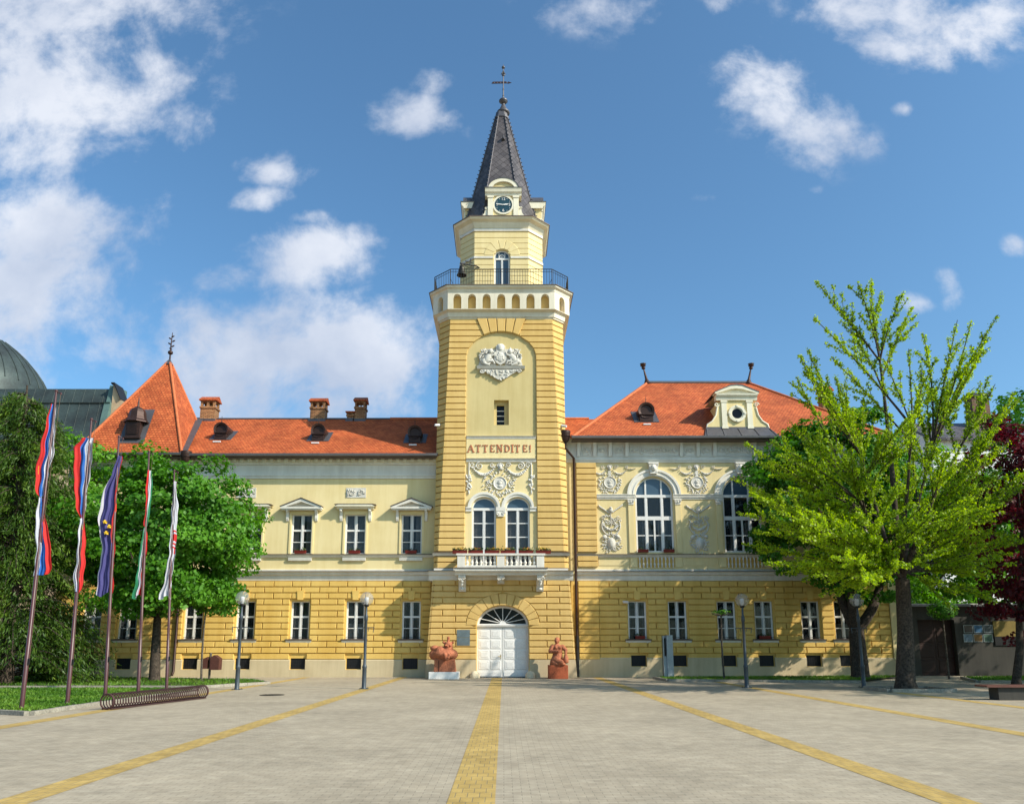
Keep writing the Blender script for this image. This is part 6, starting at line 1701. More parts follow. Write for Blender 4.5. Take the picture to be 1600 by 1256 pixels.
def flag(label, pole, keys, bands, gather, seed, marks=()):
    """limp flag: keys = (v, u of edge A, u of edge B) along its drop; bands = (share, colour) from A to B"""
    y = G(POLES[pole][0], POLES[pole][1], ZG)[1]
    rng = random.Random(seed); nu, nv = 30, 64; ks = keys
    mats = []; names = []
    for _, c in bands:
        if c not in names: names.append(c)
    for mk in marks:
        if mk[0] not in names: names.append(mk[0])
    m = MB(); rows = []
    for j in range(nv+1):
        v = ks[0][0]+(ks[-1][0]-ks[0][0])*j/nv
        for (v0, a0, b0), (v1, a1, b1) in zip(ks[:-1], ks[1:]):
            if v0 <= v <= v1+1e-6:
                f = (v-v0)/(v1-v0); f = f*f*(3-2*f); ua, ub = a0+(a1-a0)*f, b0+(b1-b0)*f; break
        xa, xb, z = X(ua-(ub-ua)*.12, v, y), X(ub+(ub-ua)*.12, v, y), Z(v, y)
        row = []
        wid = abs(xb-xa); dep = max(gather-wid, 0)*.42
        for i in range(nu+1):
            s = i/nu
            fold = .030*sin(s*13+j*.10+seed)+.018*sin(s*29+j*.17)
            yy_ = y-.01+dep*(s-.5)*(1 if xb > xa else -1)+fold*(1 if j else .3)
            row.append((xa+(xb-xa)*s+(.014*sin(s*17+j*.25)+.022*sin(j*.33+seed*2)*(s-.2)+.012*sin(j*.71+seed))*min(1, j/8), yy_, z+(.05*sin(s*5+seed) if j == nv else 0)-.04*j/nv*sin(s*7)))
        rows.append(row)
    vs = [p for r_ in rows for p in r_]; m.v = vs
    edges = []; acc = 0
    for w, c in bands: edges.append((acc, acc+w, c)); acc += w
    for j in range(nv):
        for i in range(nu):
            s = (i+.5)/nu*acc; c = next(c for a, b, c in edges if a <= s <= b)
            for mc, s0, s1, j0, j1 in marks:
                if s0 <= s/acc <= s1 and j0 <= (j+.5)/nv <= j1: c = mc
            k = j*(nu+1)+i; m.f.append((k, k+1, k+nu+2, k+nu+1)); m.mi.append(names.index(c)); m.sm.append(True)
    o = m.build('flag', [FL[c] for c in names])
    me = o.data
    tag(o, label, 'flag', 'limp flags on the flagpoles')
    return o, rows
flag('red, blue and white striped flag with a gold crest, twisted halfway, on the leftmost pole', 0,
     [(632, 82.5, 84.5), (655, 75, 85), (700, 66.5, 81), (740, 58.5, 76), (765, 59, 70), (780, 64, 63), (798, 69, 60.5), (850, 76, 59.5), (885, 78, 56), (898, 74, 53)], [(.33, 'red'), (.33, 'blue'), (.34, 'white')], .42, 1, [('gold', .12, .22, .36, .41)])
flag('red, blue and white striped flag with a broad red top, on the second pole', 1,
     [(684, 130, 144), (700, 117, 142.5), (740, 118.5, 138.5), (790, 122, 133), (812, 129, 128), (832, 132.5, 126), (870, 130.5, 122), (905, 126.5, 117.5), (924, 124, 119)], [(.36, 'red'), (.28, 'blue'), (.36, 'white')], .45, 2, [('gold', .33, .40, .56, .60)])
_, rows = flag('dark blue flag with yellow stars and a narrow red edge, on the middle pole', 2,
     [(712, 187, 189.5), (740, 178, 185), (770, 164, 180.5), (817, 156, 178), (858, 161.5, 176.5), (900, 154.5, 175.5), (928, 153.5, 173)], [(.10, 'pale'), (.74, 'navy'), (.16, 'red')], .5, 3)
fo = bpy.data.objects['flag.002']
st = MB(); y3 = G(POLES[2][0], POLES[2][1], ZG)[1]-.15
for u, v in ((162.8, 815), (169.5, 822), (164.8, 832)):
    cx_, cz_ = X(u, v, y3), Z(v, y3); pts = []
    for k in range(10): a = pi/2+k*pi/5+.1; r_ = .066 if k % 2 == 0 else .027; pts.append((cx_+r_*cos(a), cz_+r_*sin(a)))
    n = len(st.v); st.prism(pts[::-1], y3-.003, y3+.12)
so = st.build('star', FL['gold'], fo)
flag('red, white and green striped flag hanging limp on the fourth pole', 3,
     [(735, 236, 233.5), (760, 236.5, 231.5), (790, 234, 229), (815, 229, 227), (835, 224, 228), (870, 218.5, 226.5), (905, 214, 224), (932, 209.5, 220.5)], [(.3, 'green'), (.34, 'white'), (.36, 'red')], .4, 4)
flag('white flag with red marks hanging limp on the rightmost pole', 4,
     [(752, 273.6, 275.2), (800, 269.5, 276), (860, 265.8, 273.2), (900, 260, 267.8), (934, 251, 265.5)], [(1, 'white')], .35, 5,
     [('red', .35, .95, a/184+.0, a/184+.022) for a in (77, 82, 87, 92, 98, 103)]+[('red', .45, .55, .58, .62), ('red', .72, .85, .58, .63)])
# iron drain cover in the paving
x, y = G(425, 1085.5); m = MB()
m.lathe([(.42, .002), (.42, .012), (.36, .014), (.36, .008)], x, y, 24)
for i in range(7): m.box(x-.30+.1*i-.02, x-.30+.1*i+.02, y-.26, y+.26, .008, .016)
tag(m.build('drain_cover', M['iron']), 'round dark iron drain cover in the paving, right of the bicycle rack', 'drain cover')
# ---------------------------------------------------------------- spiral bicycle rack
a, b = Vector((*G(166, 1109), 0)), Vector((*G(316, 1091), 0)); ln = (b-a).length; d = (b-a)/ln; nrm = Vector((-d.y, d.x, 0)); r_ = .195
t = thing('bicycle_rack', 'long brown spiral bicycle rack lying along the lawn kerb', 'bicycle rack', a)
m = MB(); turns = 40; pts = []
for i in range(turns*14+1):
    f = i/(turns*14); an = 2*pi*turns*f; pts.append(a+d*ln*f+nrm*(r_*cos(an))+Vector((0, 0, .03+r_+r_*sin(an))))
m.tube(pts, .0165, 5); m.build('coil', M['rust'], t)
for s in (-1, 1):
    m = MB(); m.tube([a+nrm*s*.13+Vector((0, 0, .03)), b+nrm*s*.13+Vector((0, 0, .03))], .018, 6); m.build('rail', M['rust'], t)
m = MB()
for p in (a, b): m.cut(); m.tube([p+nrm*r_*cos(q*pi/10)+Vector((0, 0, .03+r_+r_*sin(q*pi/10))) for q in range(21)], .022, 6)
m.build_each('end_ring', M['rust'], t)
# ---------------------------------------------------------------- globe lamp posts
LAMPS = [(370, 1077, 368, 934, 'globe street lamp at the lawn edge, under the right side of the round maple crown'), (568.5, 1076, 567, 933, 'globe street lamp standing alone on the open paving left of the entrance'),
         (1167, 1074, 1166, 934, 'globe street lamp on the paving in front of the dark spreading tree'), (1350, 1073.5, 1341, 933, 'globe street lamp in deep shade beside the forked trunk')]
def lamp(u, v, u1, v1, lab, proto=None):
    x, y = G(u, v); zc = Z(v1, y)
    if proto:
        c = copy_tree(proto[0], None, (x, y, 0)); c['label'] = lab; return proto
    t = thing('street_lamp', lab, 'street lamp', (x, y, 0), 'globe lamps on tapered posts')
    k = zc-.27
    m = MB(); m.lathe([(.10, 0), (.10, .03), (.088, .05), (.085, .80), (.10, .84), (.085, .90), (.062, .95), (.056, k-.62), (.075, k-.6), (.07, k-.40), (.045, k-.36), (.04, k-.04)], x, y, 14)
    m.build('post', M['lamp_post'], t)
    m = MB(); m.cbox((x, y, .012), .34, .34, .022)
    for i in (-1, 1):
        for j in (-1, 1): m.lathe([(.018, .02), (.018, .05)], x+i*.13, y+j*.13, 6)
    m.build('base_plate', M['lamp_post'], t)
    m = MB(); zb = k-.88
    m.tube([(x-.34, y, zb), (x+.34, y, zb)], .016, 5)
    for s in (-1, 1):
        m.tube([(x+s*.33, y, zb), (x+s*.30, y, zb-.20)], .016, 5); m.tube([(x+s*.12, y, zb), (x+s*.10, y, zb-.16)], .012, 5)
    m.build('crossbar', M['lamp_post'], t)
    m = MB(); m.lathe([(.075, k-.05), (.10, k-.02), (.10, k+.03), (.08, k+.05)], x, y, 12); m.build('collar', M['iron'], t)
    m = MB(); m.lathe([(.06, k+.02), (.06, k+.10), (.085, k+.12), (.085, k+.30), (.06, k+.33)], x, y, 12); m.build('lamp_holder', M['camera_white'], t)
    m = MB(); m.ball((x, y, zc), .275, .275, .275, 24, 14); m.build('globe', M['globe'], t)
    return (t,)
pr = None
for l in LAMPS: pr = lamp(*l, proto=pr)
# ---------------------------------------------------------------- statues by the door
def fuse(o, vox):
    rm = o.modifiers.new('fuse', 'REMESH'); rm.mode = 'VOXEL'; rm.voxel_size = vox; rm.use_smooth_shade = True
    sm = o.modifiers.new('soften', 'SMOOTH'); sm.iterations = 1; sm.factor = .5
def cap_(m, a, b, r0, r1, n=10): 
    a, b = Vector(a), Vector(b); m.tube([a.lerp(b, i/4) for i in range(5)], taper(r0, r1, 4), n); m.ball(a, r0, r0, r0, 10, 6); m.ball(b, r1, r1, r1, 10, 6)
ys = YT-1.15
k = X(718, 1050, ys)-X(717, 1050, ys)     # metres per photo pixel there
def S1(u, v, dy=0): p = P(u, v, ys); return (p[0], ys+dy, p[2])
zp = Z(1049, ys)
x0, x1 = X(671.2, 1055, ys), X(717.5, 1055, ys)
m = MB(); m.box(x0, x1, ys-.55, ys+.55, 0, zp); o = m.build('plinth', M['paint']); bv = o.modifiers.new('bevel', 'BEVEL'); bv.width = .012; bv.segments = 2
tag(o, 'low white block under the terracotta figure left of the door', 'plinth')
m = MB()
m.loft([[(S1(c, v, 0)[0]+hw*k*ax, ys+hd*ay, Z(v, ys)) for ax, ay in ((-1, -1), (1, -1), (1, 1), (-1, 1))] for c, v, hw, hd in ((695.5, 1049, 17, .42), (695.5, 1040, 16, .40), (695, 1031, 15.5, .40), (695, 1028, 15, .36))])
o_skirt = None
m.ball(S1(694.5, 1021, -.05), 21*k, .62, 9.5*k, 20, 12); m.ball(S1(689, 1019, -.2), 10*k, .4, 10*k, 14, 9); m.ball(S1(703, 1022, -.1), 13*k, .5, 9*k, 14, 9)
m.ball(S1(680, 1023, -.05), 9.5*k, .36, 8*k, 14, 9); m.ball(S1(675.5, 1021, 0), 5.2*k, .2, 5*k, 10, 7)
m.ball(S1(679.8, 1012.5, -.02), 8.0*k, .24, 4.6*k, 14, 9); m.ball(S1(681, 1016.5, 0), 5*k, .18, 4*k, 10, 6)
m.loft([[(S1(700.5, v)[0]+hw*k*cos(2*pi*i/16), ys-.06+hd*sin(2*pi*i/16), Z(v, ys)) for i in range(16)] for v, hw, hd in ((1020, 9, .42), (1014, 7.6, .34), (1010, 7.2, .32), (1005, 6.6, .30), (1002.5, 5.0, .26))], smooth=True)
m.tube([S1(700.5, 1004, -.06), S1(700.8, 1000, -.06), S1(700.8, 997, -.06)], [.10, .075, .065], 10); m.ball(S1(700.8, 996.2, -.06), 2.5*k, .09, 2.4*k, 10, 7)
for s in (-1, 1):
    m.ball(S1(700.5+s*7.2, 1003.3, -.06), 2.4*k, .09, 2.0*k, 9, 6)
    m.ball(S1(700.5+s*3.6, 1008, -.38), 2.4*k, .09, 1.6*k, 9, 6)
m.ball(S1(700.5, 1009.5, -.40), 1.5*k, .10, 2.0*k, 8, 5); m.ball(S1(700.3, 1012.8, -.37), 4.6*k, .10, 1.1*k, 9, 5); m.ball(S1(700.3, 1015, -.34), 4.0*k, .12, 1.1*k, 9, 5)
m.tube([S1(692.5, 1014, -.40), S1(697, 1023, -.66), S1(699.5, 1031, -.62)], [.07, .10, .05], 8)
m.tube([S1(704, 1022, -.60), S1(701.5, 1027, -.66), S1(700, 1031, -.62)], [.09, .08, .05], 8)
t = thing('terracotta_statue', 'terracotta figure with a knobbed headdress and a child at its side, left of the door', 'statue', (S1(694, 1049)[0], ys, zp), 'terracotta statues by the door')
o = m.build('body', M['terracotta'], t); fuse(o, .016)
m = MB(); xx = S1(686.2, 1040)[0]; m.box(xx-.012, xx+.03, ys-.43, ys-.30, zp+.02, Z(1031, ys)); m.build('skirt_fold_shade', mat('shaded_terracotta', (.14, .05, .03), .9, .3, 3, .3), t)  # dark strip: shade of the fold painted as a darker terracotta
# seated woman with a jug on a terracotta block
ys = YT-1.05
x0, x1 = X(856.6, 1050, ys), X(886.8, 1050, ys); zp = Z(1038.5, ys)
m = MB(); m.box(x0, x1, ys-.42, ys+.42, 0, zp); o = m.build('plinth', mat('red_terracotta_block', (.42, .105, .045), .85, .25, 2.5, .3, 16, fine=.15)); bv = o.modifiers.new('bevel', 'BEVEL'); bv.width = .02; bv.segments = 2
tag(o, 'square brick red terracotta block under the seated figure right of the door', 'plinth')
t = thing('terracotta_statue', 'terracotta seated woman holding a round jug, on the block right of the door', 'statue', (S1(871, 1038)[0], ys, zp), 'terracotta statues by the door')
m = MB()
m.loft([[(S1(c, v)[0]+hw*k*cos(2*pi*i/18), ys+dy_+hd*sin(2*pi*i/18), Z(v, ys)) for i in range(18)] for c, v, hw, hd, dy_ in ((870, 1038.6, 11, .40, -.06), (870, 1036, 11.2, .42, -.06), (870, 1032, 10.6, .40, -.04), (870.5, 1028, 9.2, .34, 0), (871, 1025, 8.2, .27, .03), (871.2, 1020, 7.4, .23, .04), (871, 1016, 8.0, .24, .04), (870.8, 1011, 9.0, .23, .04), (870.5, 1008, 8.0, .20, .04), (870.2, 1006, 3.2, .12, .03), (870, 1003.5, 2.4, .10, .0))], smooth=True)
m.ball(S1(869.9, 1000.6, -.02), 4.0*k, .15, 4.6*k, 14, 10); m.ball(S1(870.8, 999.6, .06), 4.4*k, .15, 4.6*k, 12, 8)
m.ball(S1(869.3, 1001.4, -.17), .028, .045, .055, 6, 5)
for s in (-1, 1): m.ball(S1(869.4+s*1.3, 1000.0, -.155), .026, .02, .018, 6, 4)
m.ball(S1(869.4, 1003.2, -.155), .045, .025, .018, 6, 4)
for s in (-1, 1): m.ball(S1(871.3+s*3.0, 1011.5, -.14), 2.6*k, .10, 2.6*k, 10, 7)
cap_(m, S1(863.2, 1010, 0), S1(859.6, 1017, -.08), .13, .11); cap_(m, S1(859.6, 1017, -.08), S1(871, 1017.5, -.26), .10, .07)
cap_(m, S1(879, 1010.5, 0), S1(884, 1015.5, -.06), .13, .10); cap_(m, S1(884, 1015.5, -.06), S1(883.4, 1022.5, -.22), .09, .065)
for q in range(4): cap_(m, S1(868.5+q*1.1, 1017.2+q*.3, -.27), S1(872.2+q*.5, 1017+q*.75, -.29), .022, .018, 6)
for q in range(4): cap_(m, S1(882.2+q*.8, 1022.3, -.25), S1(882+q*.9, 1025.4, -.33), .022, .018, 6)
cap_(m, S1(866, 1030, -.25), S1(876, 1033.5, -.45), .17, .13); cap_(m, S1(864, 1034, -.3), S1(880, 1036.5, -.38), .13, .09); m.ball(S1(879, 1037, -.42), .14, .10, .07, 8, 6)
for v_ in (1026.5, 1030.5): m.tube([S1(863.5+(1030.5-v_)*.2, v_, -.22), S1(871, v_+1.2, -.36), S1(878, v_+.3, -.26)], [.03, .04, .03], 6)
o = m.build('body', M['terracotta'], t); fuse(o, .015)
m = MB(); jx, jy, _ = S1(883.3, 1029, -.32)
zj = lambda v: Z(v, ys-.32)
m.lathe([(.05, zj(1036.3)), (.14, zj(1035)), (4.2*k, zj(1031.5)), (4.4*k, zj(1029)), (3.6*k, zj(1026)), (.09, zj(1024)), (.075, zj(1023.4)), (.10, zj(1022.6)), (.06, zj(1022.7))], jx, jy, 18); m.build('jug', M['terracotta'], t)
# rounded guard stones at the door jambs
for u, lab in ((742, 'rounded stone kerb guard at the left foot of the white door'), (828.5, 'rounded stone kerb guard at the right foot of the white door')):
    x, y = X(u, 1056, YT-.35), YT-.35; m = MB(); m.loft([[(x+r_*cos(2*pi*i/16), y+r_*sin(2*pi*i/16), z_) for i in range(16)] for r_, z_ in ((.26, 0), (.27, .10), (.23, .24), (.15, .33), (.05, .37))], smooth=True)
    tag(m.build('guard_stone', M['stone']), lab, 'guard stone', 'guard stones at the door')
# plaque
yp = YL-.075; m = MB(); x0, x1, z0_, z1_ = X(714, 995, yp), X(734.3, 995, yp), Z(1008, yp), Z(983.5, yp)
t = thing('wall_plaque', 'grey bronze plaque in two panels on the wall left of the door', 'plaque', ((x0+x1)/2, yp, z0_))
zm = (z0_+z1_)/2
for a_, b_ in ((z0_, zm-.008), (zm+.008, z1_)): m = MB(); m.box(x0, x1, yp-.03, yp+.02, a_, b_); m.build('plaque_panel', M['plaque'], t)
# flower boxes
def planter(name, label, x, y, z, w, group, seed, flowers=True, n=130):
    t = thing(name, label, 'flower box', (x, y, z), group)
    m = MB(); m.profx([(y-.07, z), (y+.07, z), (y+.10, z+.15), (y-.10, z+.15)], x-w/2, x+w/2); m.box(x-w/2-.01, x+w/2+.01, y-.11, y+.11, z+.14, z+.165); m.build('trough', M['box_red'], t)
    if n:
        nr_ = np.random.default_rng(seed); c = np.stack([nr_.uniform(x-w/2, x+w/2, n), y+nr_.normal(0, .08, n), z+.17+np.abs(nr_.normal(0, .07, n))], 1)
        leaf_mesh('plants', c, .09, LEAF['plant'], t, seed)
        if flowers:
            c = np.stack([x+nr_.normal(0, w*.2, 34), y-.02+nr_.normal(0, .07, 34), z+.27+nr_.normal(0, .03, 34)], 1); leaf_mesh('flowers', c, .075, LEAF['flower'], t, seed+1, 1.0)
ybx = by0+.16
for i, u in enumerate((718.5, 743, 769, 793.5, 822, 849)):
    planter('flower_box', ['leftmost', 'second from the left', 'third from the left', 'third from the right', 'second from the right', 'rightmost'][i]+' red flower box with yellow flowers on the balcony rail', X(u, 862, ybx), ybx, rt+.003, .78, 'flower boxes on the balcony rail', 50+i)
for i, (x, nm_) in enumerate(zip(UX[:3], ('nearest the tower', 'under the flat hood', 'nearest the round maple'))):
    planter('flower_box', f'empty red flower box on the upper left window ledge, {nm_}', x, YW-.06, ZW(865)+.01, .62, 'flower boxes on the left wing ledges', 60+i, False, 30)
for x, s, nm_ in ((AX[0], -1, 'left'), (AX[0], 1, 'right')):
    planter('flower_box', f'dark red flower box at the {nm_} side of the first arched window ledge', x+s*.72, YW-.07, ZW(863), .58, 'flower boxes on the arched window ledge', 64+s, False, 25)
planter('flower_box', 'red flower box on the lower window ledge nearest the downpipe, right wing', RX[0]+.1, YW-.10, ZW(999.5)+.06, .5, 'flower boxes on the lower right ledges', 70, False, 30)
planter('flower_box', 'red flower box on the lower window ledge behind the street lamp, right wing', RX[3]-.05, YW-.10, ZW(999.5)+.06, .6, 'flower boxes on the lower right ledges', 71, False, 30)
# bell hung on the gallery
byl = TCY-3.2; bxl, bzl = X(721.5, 425, byl), Z(424, byl)
t = thing('bell', 'dark bell hanging from an iron bracket on the tower gallery', 'bell', (bxl, byl, bzl))
m = MB(); m.lathe([(.05, bzl+.34), (.13, bzl+.32), (.165, bzl+.20), (.19, bzl+.04), (.23, bzl-.12), (.29, bzl-.23), (.30, bzl-.27), (.25, bzl-.26), (.18, bzl-.1)], bxl, byl, 18); m.build('bell_body', M['bell'], t)
m = MB(); m.tube([(bxl, byl, bzl+.32), (bxl, byl, bzl+.50)], .04, 6); m.tube([(bxl-.10, byl, bzl+.52), (bxl+.85, byl+.55, bzl+.62), (bxl+1.3, byl+.9, bzl+.5)], [.05, .04, .03], 6)
m.tube([(bxl, byl, bzl+.5), (bxl+.4, byl+.2, bzl+.34), (bxl+.9, byl+.5, bzl+.5)], .025, 5); m.tube([(bxl+.45, byl+.3, bzl+.56), (bxl+.52, byl+.3, bzl+.95)], .03, 5); m.tube([(bxl+.2, byl+.1, bzl+.7), (bxl+.62, byl+.4, bzl+.75)], .03, 5); m.build('bracket', M['iron'], t)
m = MB(); m.tube([(bxl, byl, bzl), (bxl, byl, bzl-.29)], .02, 5); m.ball((bxl, byl, bzl-.3), .06, .06, .06, 8, 5); m.build('clapper', M['iron'], t)
# cameras
def cctv(label, u, v, y, d):
    p = Vector(P(u, v, y)); t = thing('security_camera', label, 'camera', p, 'small white security cameras')
    m = MB(); q = p+Vector(d)*.42; m.tube([p, p+Vector((d[0]*.1, d[1]*.1, .04)), p+Vector((d[0]*.2, d[1]*.2, .02))], .022, 6); m.build('arm', M['camera_white'], t)
    m = MB(); m.tube([p+Vector(d)*.12, q], [.075, .07], 8); m.tube([q, q+Vector(d)*.02], [.055, .055], 8); m.build('housing', M['camera_white'], t)
cctv('white security camera on the left edge of the tower at roof height', 689, 664, YT+.15, (-.75, -.6, -.2))
cctv('white security camera on the right edge of the tower above the rain head', 875, 665, YT+.15, (.8, -.5, -.25))
cctv('white security camera beside the first lower window of the right wing', 971.5, 940, YW-.06, (.7, -.7, -.1))
# grey information pillar
x, y = G(1043.5, 1061); y = YW-1.6; x0, x1 = X(1036.5, 1030, y), X(1051.5, 1030, y); zt = Z(992, y)
t = thing('information_pillar', 'upright grey steel information pillar by the lawn strip', 'pillar', ((x0+x1)/2, y, 0))
m = MB(); xm_ = x0+(x1-x0)*.36; m.box(xm_, x1, y-.12, y+.25, .06, zt); m.box(x0, xm_, y+.10, y+.25, .06, zt-.03); m.box(x0, x0+.05, y-.06, y+.25, .06, zt-.05); m.box(x0+.05, xm_, y-.05, y+.12, .06, 1.1); o = m.build('casing', M['pillar_grey'], t)
m = MB(); m.box(x0+.06, xm_-.02, y+.05, y+.095, 1.15, zt-.15); m.build('dark_panel', M['glass_dark'], t)
m = MB(); m.box(x0-.06, x1+.06, y-.2, y+.3, 0, .06); m.build('base', M['kerb'], t)
# wooden post box
x, y = G(328, 1064.5); zt = Z(1023, y)
t = thing('notice_box', 'brown wooden box with an open front on a short post under the round maple', 'box', (x, y, 0))
m = MB(); m.tube([(x-.05, y, 0), (x-.05, y, zt+.1)], .06, 8); m.build('post', M['bark_light'], t)
m = MB(); zb = Z(1046, y); m.prism([(x+.02, zb), (x+.44, zb), (x+.44, zt-.16), (x+.2, zt), (x+.02, zt-.10)], y-.22, y+.22); m.prism([(x-.40, zb+.05), (x-.12, zb+.05), (x-.12, zt-.08), (x-.40, zt-.2)], y-.2, y+.2); m.build('box_body', mat('maroon_boards', (.10, .035, .025), .7, .3, 3, .3, 20), t)
# bench at the right edge
x0, y0 = G(1548, 1093); w = 3.2; zs = .46
t = thing('park_bench', 'low backless bench with reddish brown planks on a dark block base', 'bench', (x0+w/2, y0, 0))
for i in range(4): m = MB(); m.box(x0-.25, x0+w, y0-.30+i*.17, y0-.30+i*.17+.15, zs-.06, zs); m.build('seat_plank', mat('bench_plank', (.14, .055, .04), .6, .3, 3, .2, 20) if i == 0 else bpy.data.materials['bench_plank'], t)
m = MB(); m.box(x0+.15, x0+w-.2, y0-.2, y0+.3, 0, zs-.065); o = m.build('base', M['grey_wall'], t)
# ---------------------------------------------------------------- gatehouse wall on the right
YG = 44.6
xg0 = 21.86; zt = Z(947, YG)
t = thing('gatehouse', 'dark grey single storey gatehouse beside the town hall, deep in shade', 'building', (xg0+5, YG, 0))
dx0, dx1 = X(1437, 1010, YG), X(1495, 1010, YG); dzt = Z(968, YG)
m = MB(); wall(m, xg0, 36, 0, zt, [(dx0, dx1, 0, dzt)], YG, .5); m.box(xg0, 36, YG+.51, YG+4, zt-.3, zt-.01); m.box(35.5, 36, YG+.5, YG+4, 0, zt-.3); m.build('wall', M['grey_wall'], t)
m = MB(); m.box(xg0, 36.1, YG-.35, YG+4.1, zt, zt+.14); m.build('roof_slab', M['grey_white'], t)
m = MB(); m.box(xg0, 36.1, YG-.37, YG-.35, zt-.02, zt+.10); m.build('gutter', M['gutter'], t)
for i in range(2):
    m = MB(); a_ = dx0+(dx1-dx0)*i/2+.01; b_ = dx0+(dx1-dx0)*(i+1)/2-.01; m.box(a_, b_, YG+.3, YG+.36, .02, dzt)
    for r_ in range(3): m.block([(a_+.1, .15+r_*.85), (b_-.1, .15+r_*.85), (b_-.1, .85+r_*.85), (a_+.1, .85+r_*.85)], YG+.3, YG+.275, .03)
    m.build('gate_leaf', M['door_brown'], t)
cols = [(.10, .08, .07), (.06, .16, .30), (.09, .11, .12), (.16, .24, .32), (.30, .16, .05), (.08, .15, .11)]
names_ = ['grey', 'blue', 'slate grey', 'pale blue', 'orange brown', 'dark green']
for i in range(6):
    r_, c = divmod(i, 3); u0 = 1504.5+c*15.7; v0 = 976+r_*14.2
    xa, xb, za, zb = X(u0, v0, YG), X(u0+14.2, v0, YG), Z(v0+12.4, YG), Z(v0, YG)
    tt = thing('picture_board', f'small {names_[i]} picture board in the {"lower" if r_ else "upper"} row on the dark gatehouse wall', 'picture board', ((xa+xb)/2, YG, za), 'six picture boards on the gatehouse wall')
    m = MB(); m.box(xa, xb, YG-.035, YG-.003, za, za+.025); m.box(xa, xb, YG-.035, YG-.003, zb-.025, zb); m.box(xa, xa+.025, YG-.035, YG-.003, za+.025, zb-.025); m.box(xb-.025, xb, YG-.035, YG-.003, za+.025, zb-.025); m.build('frame', M['pillar_grey'], tt)
    m = MB(); m.box(xa+.025, xb-.025, YG-.025, YG-.004, za+.025, zb-.025); m.build('picture', mat('picture_'+str(i), cols[i], .4, .8, 2.2, 0), tt)
t = thing('notice_board', 'wide ochre and black notice board right of the six picture boards', 'notice board', (X(1568, 1000, YG), YG, Z(1008, YG)))
m = MB(); m.box(X(1552, 985, YG), X(1588, 985, YG), YG-.06, YG-.003, Z(994, YG), Z(970, YG)); m.build('upper_panel', mat('ochre_board', (.24, .17, .04), .6, .3, 1.5, .05), t)
m = MB(); m.box(X(1552, 985, YG), X(1588, 985, YG), YG-.06, YG-.003, Z(1008, YG), Z(994.5, YG)); m.build('lower_panel', M['iron'], t)
# ---------------------------------------------------------------- buildings behind
YB = 58.0
t = thing('white_house', 'white walled house with a dark roof and a tall brick chimney, behind the ginkgo', 'building', (34, YB, 0))
xa, xb = X(1462, 760, YB), 60; ze = Z(688, YB); zr = Z(664, YB+3.5)
ops = [(xa+1.2+2.6*i, xa+2.4+2.6*i, Z(800+95*j, YB), Z(760+95*j, YB)) for i in range(4) for j in range(2)]
m = MB(); wall(m, xa, xb, 0, ze, ops, YB, .3); m.add([(xa, YB, 0), (xa, YB+7, 0), (xa, YB+7, ze), (xa, YB+3.5, zr), (xa, YB, ze)], [(0, 1, 2, 3, 4)]); m.build('wall', M['white_wall'], t)
for o_ in ops:
    m = MB(); w_, h_ = o_[1]-o_[0], o_[3]-o_[2]; frame_boxes(m, w_, h_, [(0, .08)], [(h_*.6, .08, -w_/2+.07, w_/2-.07)]); wo = m.build('window', M['paint'], t, ((o_[0]+o_[1])/2, YB, o_[2]), local=True)
    g = MB(); g.box(-w_/2, w_/2, .19, .21, 0, h_); add_local(g, 'pane', M['glass_dark'], wo)
m = MB(); m.profx([(YB-.5, ze-.1), (YB-.5, ze+.1), (YB+3.5, zr+.15), (YB+7.5, ze+.1), (YB+7.5, ze-.1), (YB+3.5, zr-.1)], xa-.3, xb); rfo = m.build('roof', M['slate'], t, uv=True)
yc = YB+2.5; cx0, cx1 = X(1514, 640, yc), X(1541, 640, yc); m = MB(); zc_ = Z(622, yc); m.box(cx0, cx1, yc-.5, yc+.5, ze-1, zc_); m.build('chimney', tiles('dark_chimney_brick', (.19, .10, .06), (.13, .07, .045), .26, .09, hgt=.02), t, uv=True)
m = MB(); m.box(cx0-.15, cx1+.15, yc-.65, yc+.65, zc_, Z(617.5, yc)); m.build('chimney_cap', M['iron'], t)
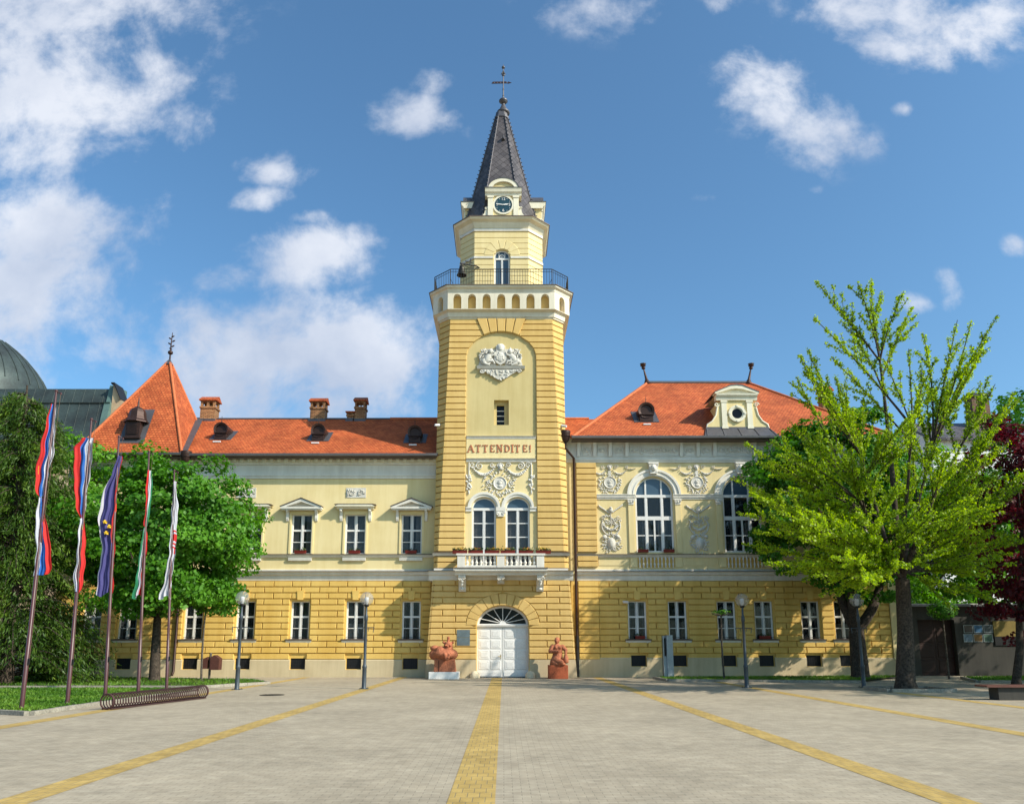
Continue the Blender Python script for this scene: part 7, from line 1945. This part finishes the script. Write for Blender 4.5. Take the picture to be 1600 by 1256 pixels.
# copper roofed building with a dome
YC = 56.0
t = thing('copper_roofed_building', 'old building with a green copper mansard roof and ribbed dome behind the conifer', 'building', (-42, YC, 0))
X0, X1 = X(-220, 690, YC), X(146, 690, YC); zt, zb = Z(607, YC+1.6), Z(712, YC)
m = MB(); m.box(X0, X1+1.2, YC+.1, YC+12, 0, zb); m.build('wall', M['old_plaster'], t)
zl = Z(630, YC+1.2)
prof = [(YC-.35, zb-.3), (YC+.05, zb+.4), (YC+.45, zb+(zl-zb)*.35), (YC+.8, zb+(zl-zb)*.7), (YC+1.1, zl-.1), (YC+1.0, zl), (YC+1.35, zl+.05), (YC+1.7, zt), (YC+3.5, zt+.1), (YC+3.5, zb-.3)]
m = MB(); m.profx(prof, X0, X1); o = m.build('mansard_roof', M['copper'], t)
m = MB()
x_ = X0
while x_ < X1-.3:
    for p, q in zip(prof[:7], prof[1:8]): m.tube([(x_, p[0]-.01, p[1]), (x_, q[0]-.01, q[1])], .025, 4)
    x_ += .78
m.build('roof_seams', M['copper'], o)
m = MB(); pr2 = [(y_-.12, z_+(.25 if i > 6 else 0)) for i, (y_, z_) in enumerate(prof)]; m.profx(pr2, X1-.02, X1+.45); m.build('roof_verge', M['copper_green'], o)
gx0, gx1 = X1+.45, X(189, 640, YC+1.5); zg0 = Z(600, YC+1.5); zg1 = Z(626, YC+1.5)
m = MB(); m.prism([(gx0, 0), (gx1+3, 0), (gx1+3, zg1-1.5), (gx1, zg1), (gx0+.1, zg0-.15), (gx0, zg0-.15)], YC+1.2, YC+2.2); m.build('gable_wall', M['old_plaster'], t)
m = MB(); m.prism([(gx0-.1, zg0-.15), (gx0+.1, zg0-.15), (gx1+.1, zg1-.02), (gx1+.1, zg1+.08), (gx0+.15, zg0-.03), (gx0-.1, zg0-.03)], YC+1.0, YC+2.4); m.build('gable_coping', M['iron'], t)
YD = YC+9; dcx_, dz_ = X(-40, 600, YD), Z(612, YD); dr_ = X(62, 600, YD)-dcx_
m = MB(); m.lathe([(dr_*1.0, dz_-4), (dr_*1.0, dz_+dr_*.05), (dr_*.97, dz_+dr_*.14), (dr_*.90, dz_+dr_*.27), (dr_*.80, dz_+dr_*.41), (dr_*.68, dz_+dr_*.55), (dr_*.53, dz_+dr_*.69), (dr_*.39, dz_+dr_*.80), (dr_*.2, dz_+dr_*.90), (.4, dz_+dr_*.95)], dcx_, YD, 40); o = m.build('dome', M['copper'], t)
m = MB()
for i in range(32):
    a_ = 2*pi*i/32; m.tube([(dcx_+r_*1.005*cos(a_), YD+r_*1.005*sin(a_), z_) for r_, z_ in ((dr_*1.0, dz_+dr_*.05), (dr_*.97, dz_+dr_*.14), (dr_*.90, dz_+dr_*.27), (dr_*.80, dz_+dr_*.41), (dr_*.68, dz_+dr_*.55), (dr_*.53, dz_+dr_*.69), (dr_*.39, dz_+dr_*.80))], .05, 4)
m.build('dome_ribs', M['copper'], o)
